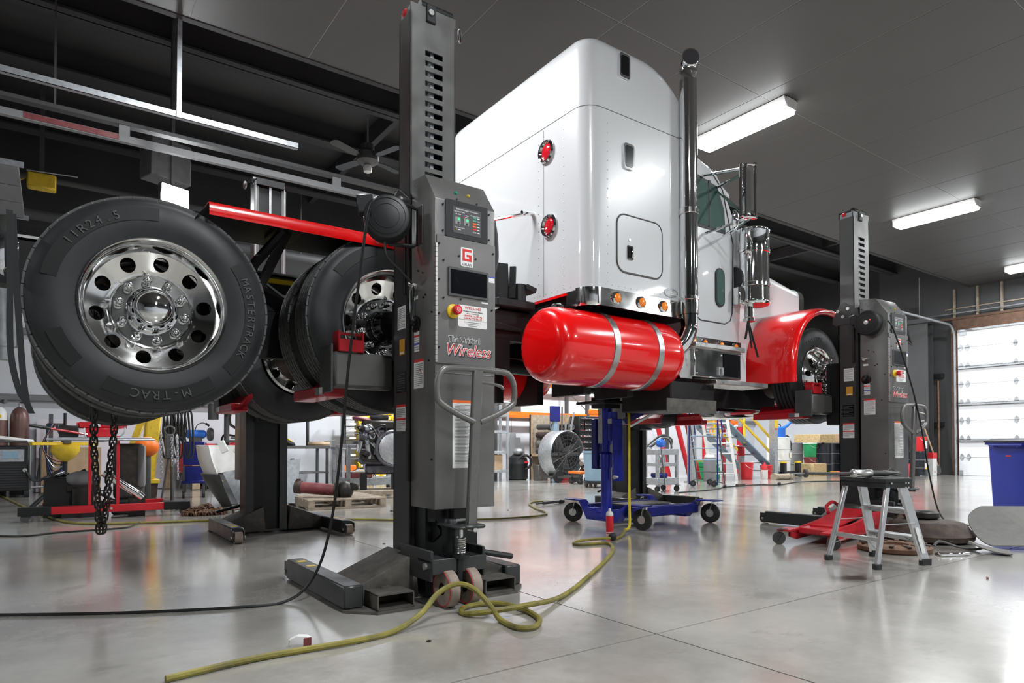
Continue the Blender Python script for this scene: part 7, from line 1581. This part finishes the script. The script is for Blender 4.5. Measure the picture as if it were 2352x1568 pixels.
t = thing('shovel', 'long-handled shovel leaning in the door corner', 'shovel', (19.75, 7.85, 0)); MB().cyl((0, 0, .25), (-.22, .25, 1.35), .018, n=8).build('handle', 'wood', t); MB().torus((-.235, .26, 1.42), (1, .3, 0), .07, .015, 16, 6).build('grip', 'galvanised', t); MB().prism([(-.11, .3), (.11, .3), (.12, .1), (0, 0), (-.12, .1)], (.02, -.02, 0), (1, -.2, 0), (-.1, .12, 1), .006).build('blade', 'steel_dark', t, smooth=False)
tag(MB().bar((XR-.35, 7.9, 0), (XR-.25, 7.95, 2.6), .06, .04).build('rusty_pole', 'rust', smooth=False), 'rusty brown steel pole upright beside the door jamb', 'pole')
t = thing('wall_reel', 'black hose reel on the grey wall behind the lift handle', 'reel', (19.3, 8.75, 1.12)); MB().lathe([(.04, -.12), (.2, -.12), (.21, -.10), (.12, -.08), (.12, .08), (.21, .10), (.2, .12)], ax=(1, .4, 0), n=24, cap=True).build('drum', 'black_plastic', t); MB().b2(-.08, 1.0, -.04, .04, -.04, .04).build('bracket', 'lift_dark', t, smooth=False)
# ================================================================== overhead things
t = wthing('overhead_track', 'bright steel door track hung below the ceiling at upper left', 'track', (-2.0, 7.3, 4.12))
m_ = MB(); m_.b2(XL, 2.22, 7.27, 7.33, 4.10, 4.105); m_.b2(XL, 2.22, 7.27, 7.276, 4.10, 4.16); m_.b2(XL, 2.22, 7.324, 7.33, 4.10, 4.13); m_.build('rail', 'galvanised', t, smooth=False)
for x in (-5.2, -1.05, 1.02): MB().b2(x-.025, x+.025, 7.262, 7.268, 4.10, ZC+.1).build('hanger', 'galvanised', t, smooth=False); MB().b2(x-.025, x-.019, 7.262, 7.30, 4.10, ZC+.1).build('hanger_flange', 'galvanised', t, smooth=False)
MB().b2(-.98, -.94, 7.262, 7.27, 4.45, ZC+.1).build('spare_hanger', 'galvanised', t, smooth=False)
t = wthing('overhead_beam', 'long grey twin rail beam across the upper left behind the track', 'beam', (0, 7.95, 4.1))
MB().b2(XL, 9.5, 7.90, 8.0, 4.16, 4.20).build('upper_rail', 'wall_dark', t, smooth=False); MB().b2(XL, 9.5, 7.90, 7.96, 3.98, 4.05).build('lower_rail', 'wall_grey', t, smooth=False)
for x in (-3.2, -.9, .6, 2.9, 3.75, 6.0): MB().b2(x-.05, x+.05, 7.91, 7.95, 4.04, 4.17).build('spacer', 'wall_grey', t, smooth=False); 
for x in (-4, .0, 4.2, 8.0): MB().b2(x-.01, x+.01, 7.93, 7.95, 4.2, 6.3).build('hanger', 'steel_dark', t, smooth=False)
MB().b2(-.25, .55, 7.895, 7.90, 3.99, 4.045).build('red_paint', 'maroon', t, smooth=False)
for i, (y, z) in enumerate(((9.2, 5.85), (10.9, 5.95), (12.6, 5.7))):
    t = wthing('roof_girder', ['dark roof girder nearest the low ceiling edge', 'dark roof girder in the middle of the far bay', 'dark roof girder along the far wall'][i], 'girder', (6, y, z)); MB().b2(XL, XR, y-.12, y+.12, z, z+.03).build('bottom_flange', 'roof_dark', t, smooth=False); MB().b2(XL, XR, y-.01, y+.01, z, 6.3).build('web', 'roof_dark', t, smooth=False)
t = wthing('duct_pipe', 'grey round pipe running under the far roof', 'pipe', (8, 12.9, 4.6)); MB().cyl((XL, 12.9, 4.5), (XR, 12.9, 4.5), .09, n=12).build('pipe', 'wall_dark', t); MB().cyl((XL, 12.3, 4.9), (XR, 12.3, 4.9), .05, n=10).build('conduit', 'wall_dark', t)
for x in (-2, 4, 10, 16): MB().b2(x-.01, x+.01, 12.89, 12.91, 4.58, 6.3).build('hanger', 'steel_dark', t, smooth=False)
for x in (-1.5, 4.5, 10.5, 16.5):
    i = int((x+1.5)/6); t = wthing('roof_truss', ['dark roof truss furthest left', 'dark roof truss above the rear wheels', 'dark roof truss behind the sleeper', 'dark roof truss near the door wall'][i], 'truss', (x, 10.5, 5.9)); MB().b2(x-.05, x+.05, YE+.1, YF, 6.0, 6.28).build('chord', 'roof_dark', t, smooth=False)
t = thing('ceiling_fan', 'dark ceiling fan with light below the far roof', 'fan', (3.99, 9.55, 5.22)); MB().cyl((0, 0, .2), (0, 0, 1.08), .015, n=8).build('rod', 'galvanised', t); MB().lathe([(.04, .28), (.10, .26), (.10, .16), (.17, .12), (.17, .0), (.10, -.05), (.05, -.06)], n=24, cap=True).build('motor', 'steel_dark', t); MB().lathe([(.05, -.06), (.07, -.10), (.06, -.16), (.02, -.18)], n=16, cap=True).build('light_globe', 'white_plastic', t)
for k in range(4):
    a = 2*PI*k/4+.35; MB().prism([(.16, -.03), (.28, -.07), (.66, -.08), (.70, -.04), (.70, .04), (.66, .08), (.28, .07), (.16, .03)], (0, 0, .04), (math.cos(a), math.sin(a), .02), (-math.sin(a), math.cos(a), .12), .008).build('blade', 'lift_dark', t, smooth=False)
t = thing('flood_light', 'very bright square LED flood light above the rear wheel', 'light', (1.24, 9.0, 3.87), R(20)); MB().box((0, .05, .02), (.36, .08, .27), None, .01).build('housing', 'steel_dark', t); MB().box((0, .005, .02), (.33, .012, .24)).build('diffuser', 'led_flood', t, smooth=False); MB().b2(-.02, .02, .07, .11, .1, 2.38).build('bracket', 'steel_dark', t, smooth=False); MB().b2(-.25, .25, .10, .4, .25, .75, .01).build('driver_box', 'steel_dark', t)
la = bpy.data.lights.new('lamp', 'AREA'); la.shape = 'RECTANGLE'; la.size = .33; la.size_y = .24; la.energy = FLOOD_W; la.color = (.95, .98, 1)
lo = bpy.data.objects.new('lamp', la); COL.objects.link(lo); lo.parent = t; lo.location = (0, -.02, .02); lo.rotation_euler = (R(70), 0, 0)
t = thing('open_door_panel', 'pale grey overhead door sections stored flat under the roof at far left', 'door panel', (-2.9, 10.8, 4.15)); 
for k in range(3): MB().b2(-2.6, 2.55, -.95+.72*k, -.27+.72*k, 0, .05, .004).build('section', 'wall_grey', t)
for y in (-1.0, 1.25): MB().b2(-2.6, 2.6, y-.02, y+.02, .0, .06).build('rail', 'galvanised', t, smooth=False); 
for x in (-2.0, 2.0): MB().b2(x-.02, x+.02, 1.24, 1.26, .06, 2.15).build('hanger', 'steel_dark', t, smooth=False)
t = thing('yellow_hoist', 'yellow hoist trolley under the far roof beyond the rear wheel', 'hoist', (-.15, 12.0, 4.75)); MB().b2(-.18, .18, -.1, .1, -.12, .10, .02).build('body', 'yellow_worn', t); MB().b2(-.03, .03, -.02, .02, .1, 1.55).build('hanger', 'steel_dark', t, smooth=False); MB().tube([(-.18, -.1, .1), (.45, -.1, .14)], .01, 6).build('arm', 'galvanised', t); MB().tube([(-.15, 0, .05), (-1.2, .0, -.75)], .012, 6).build('pendant_cable', 'yellow_worn', t)
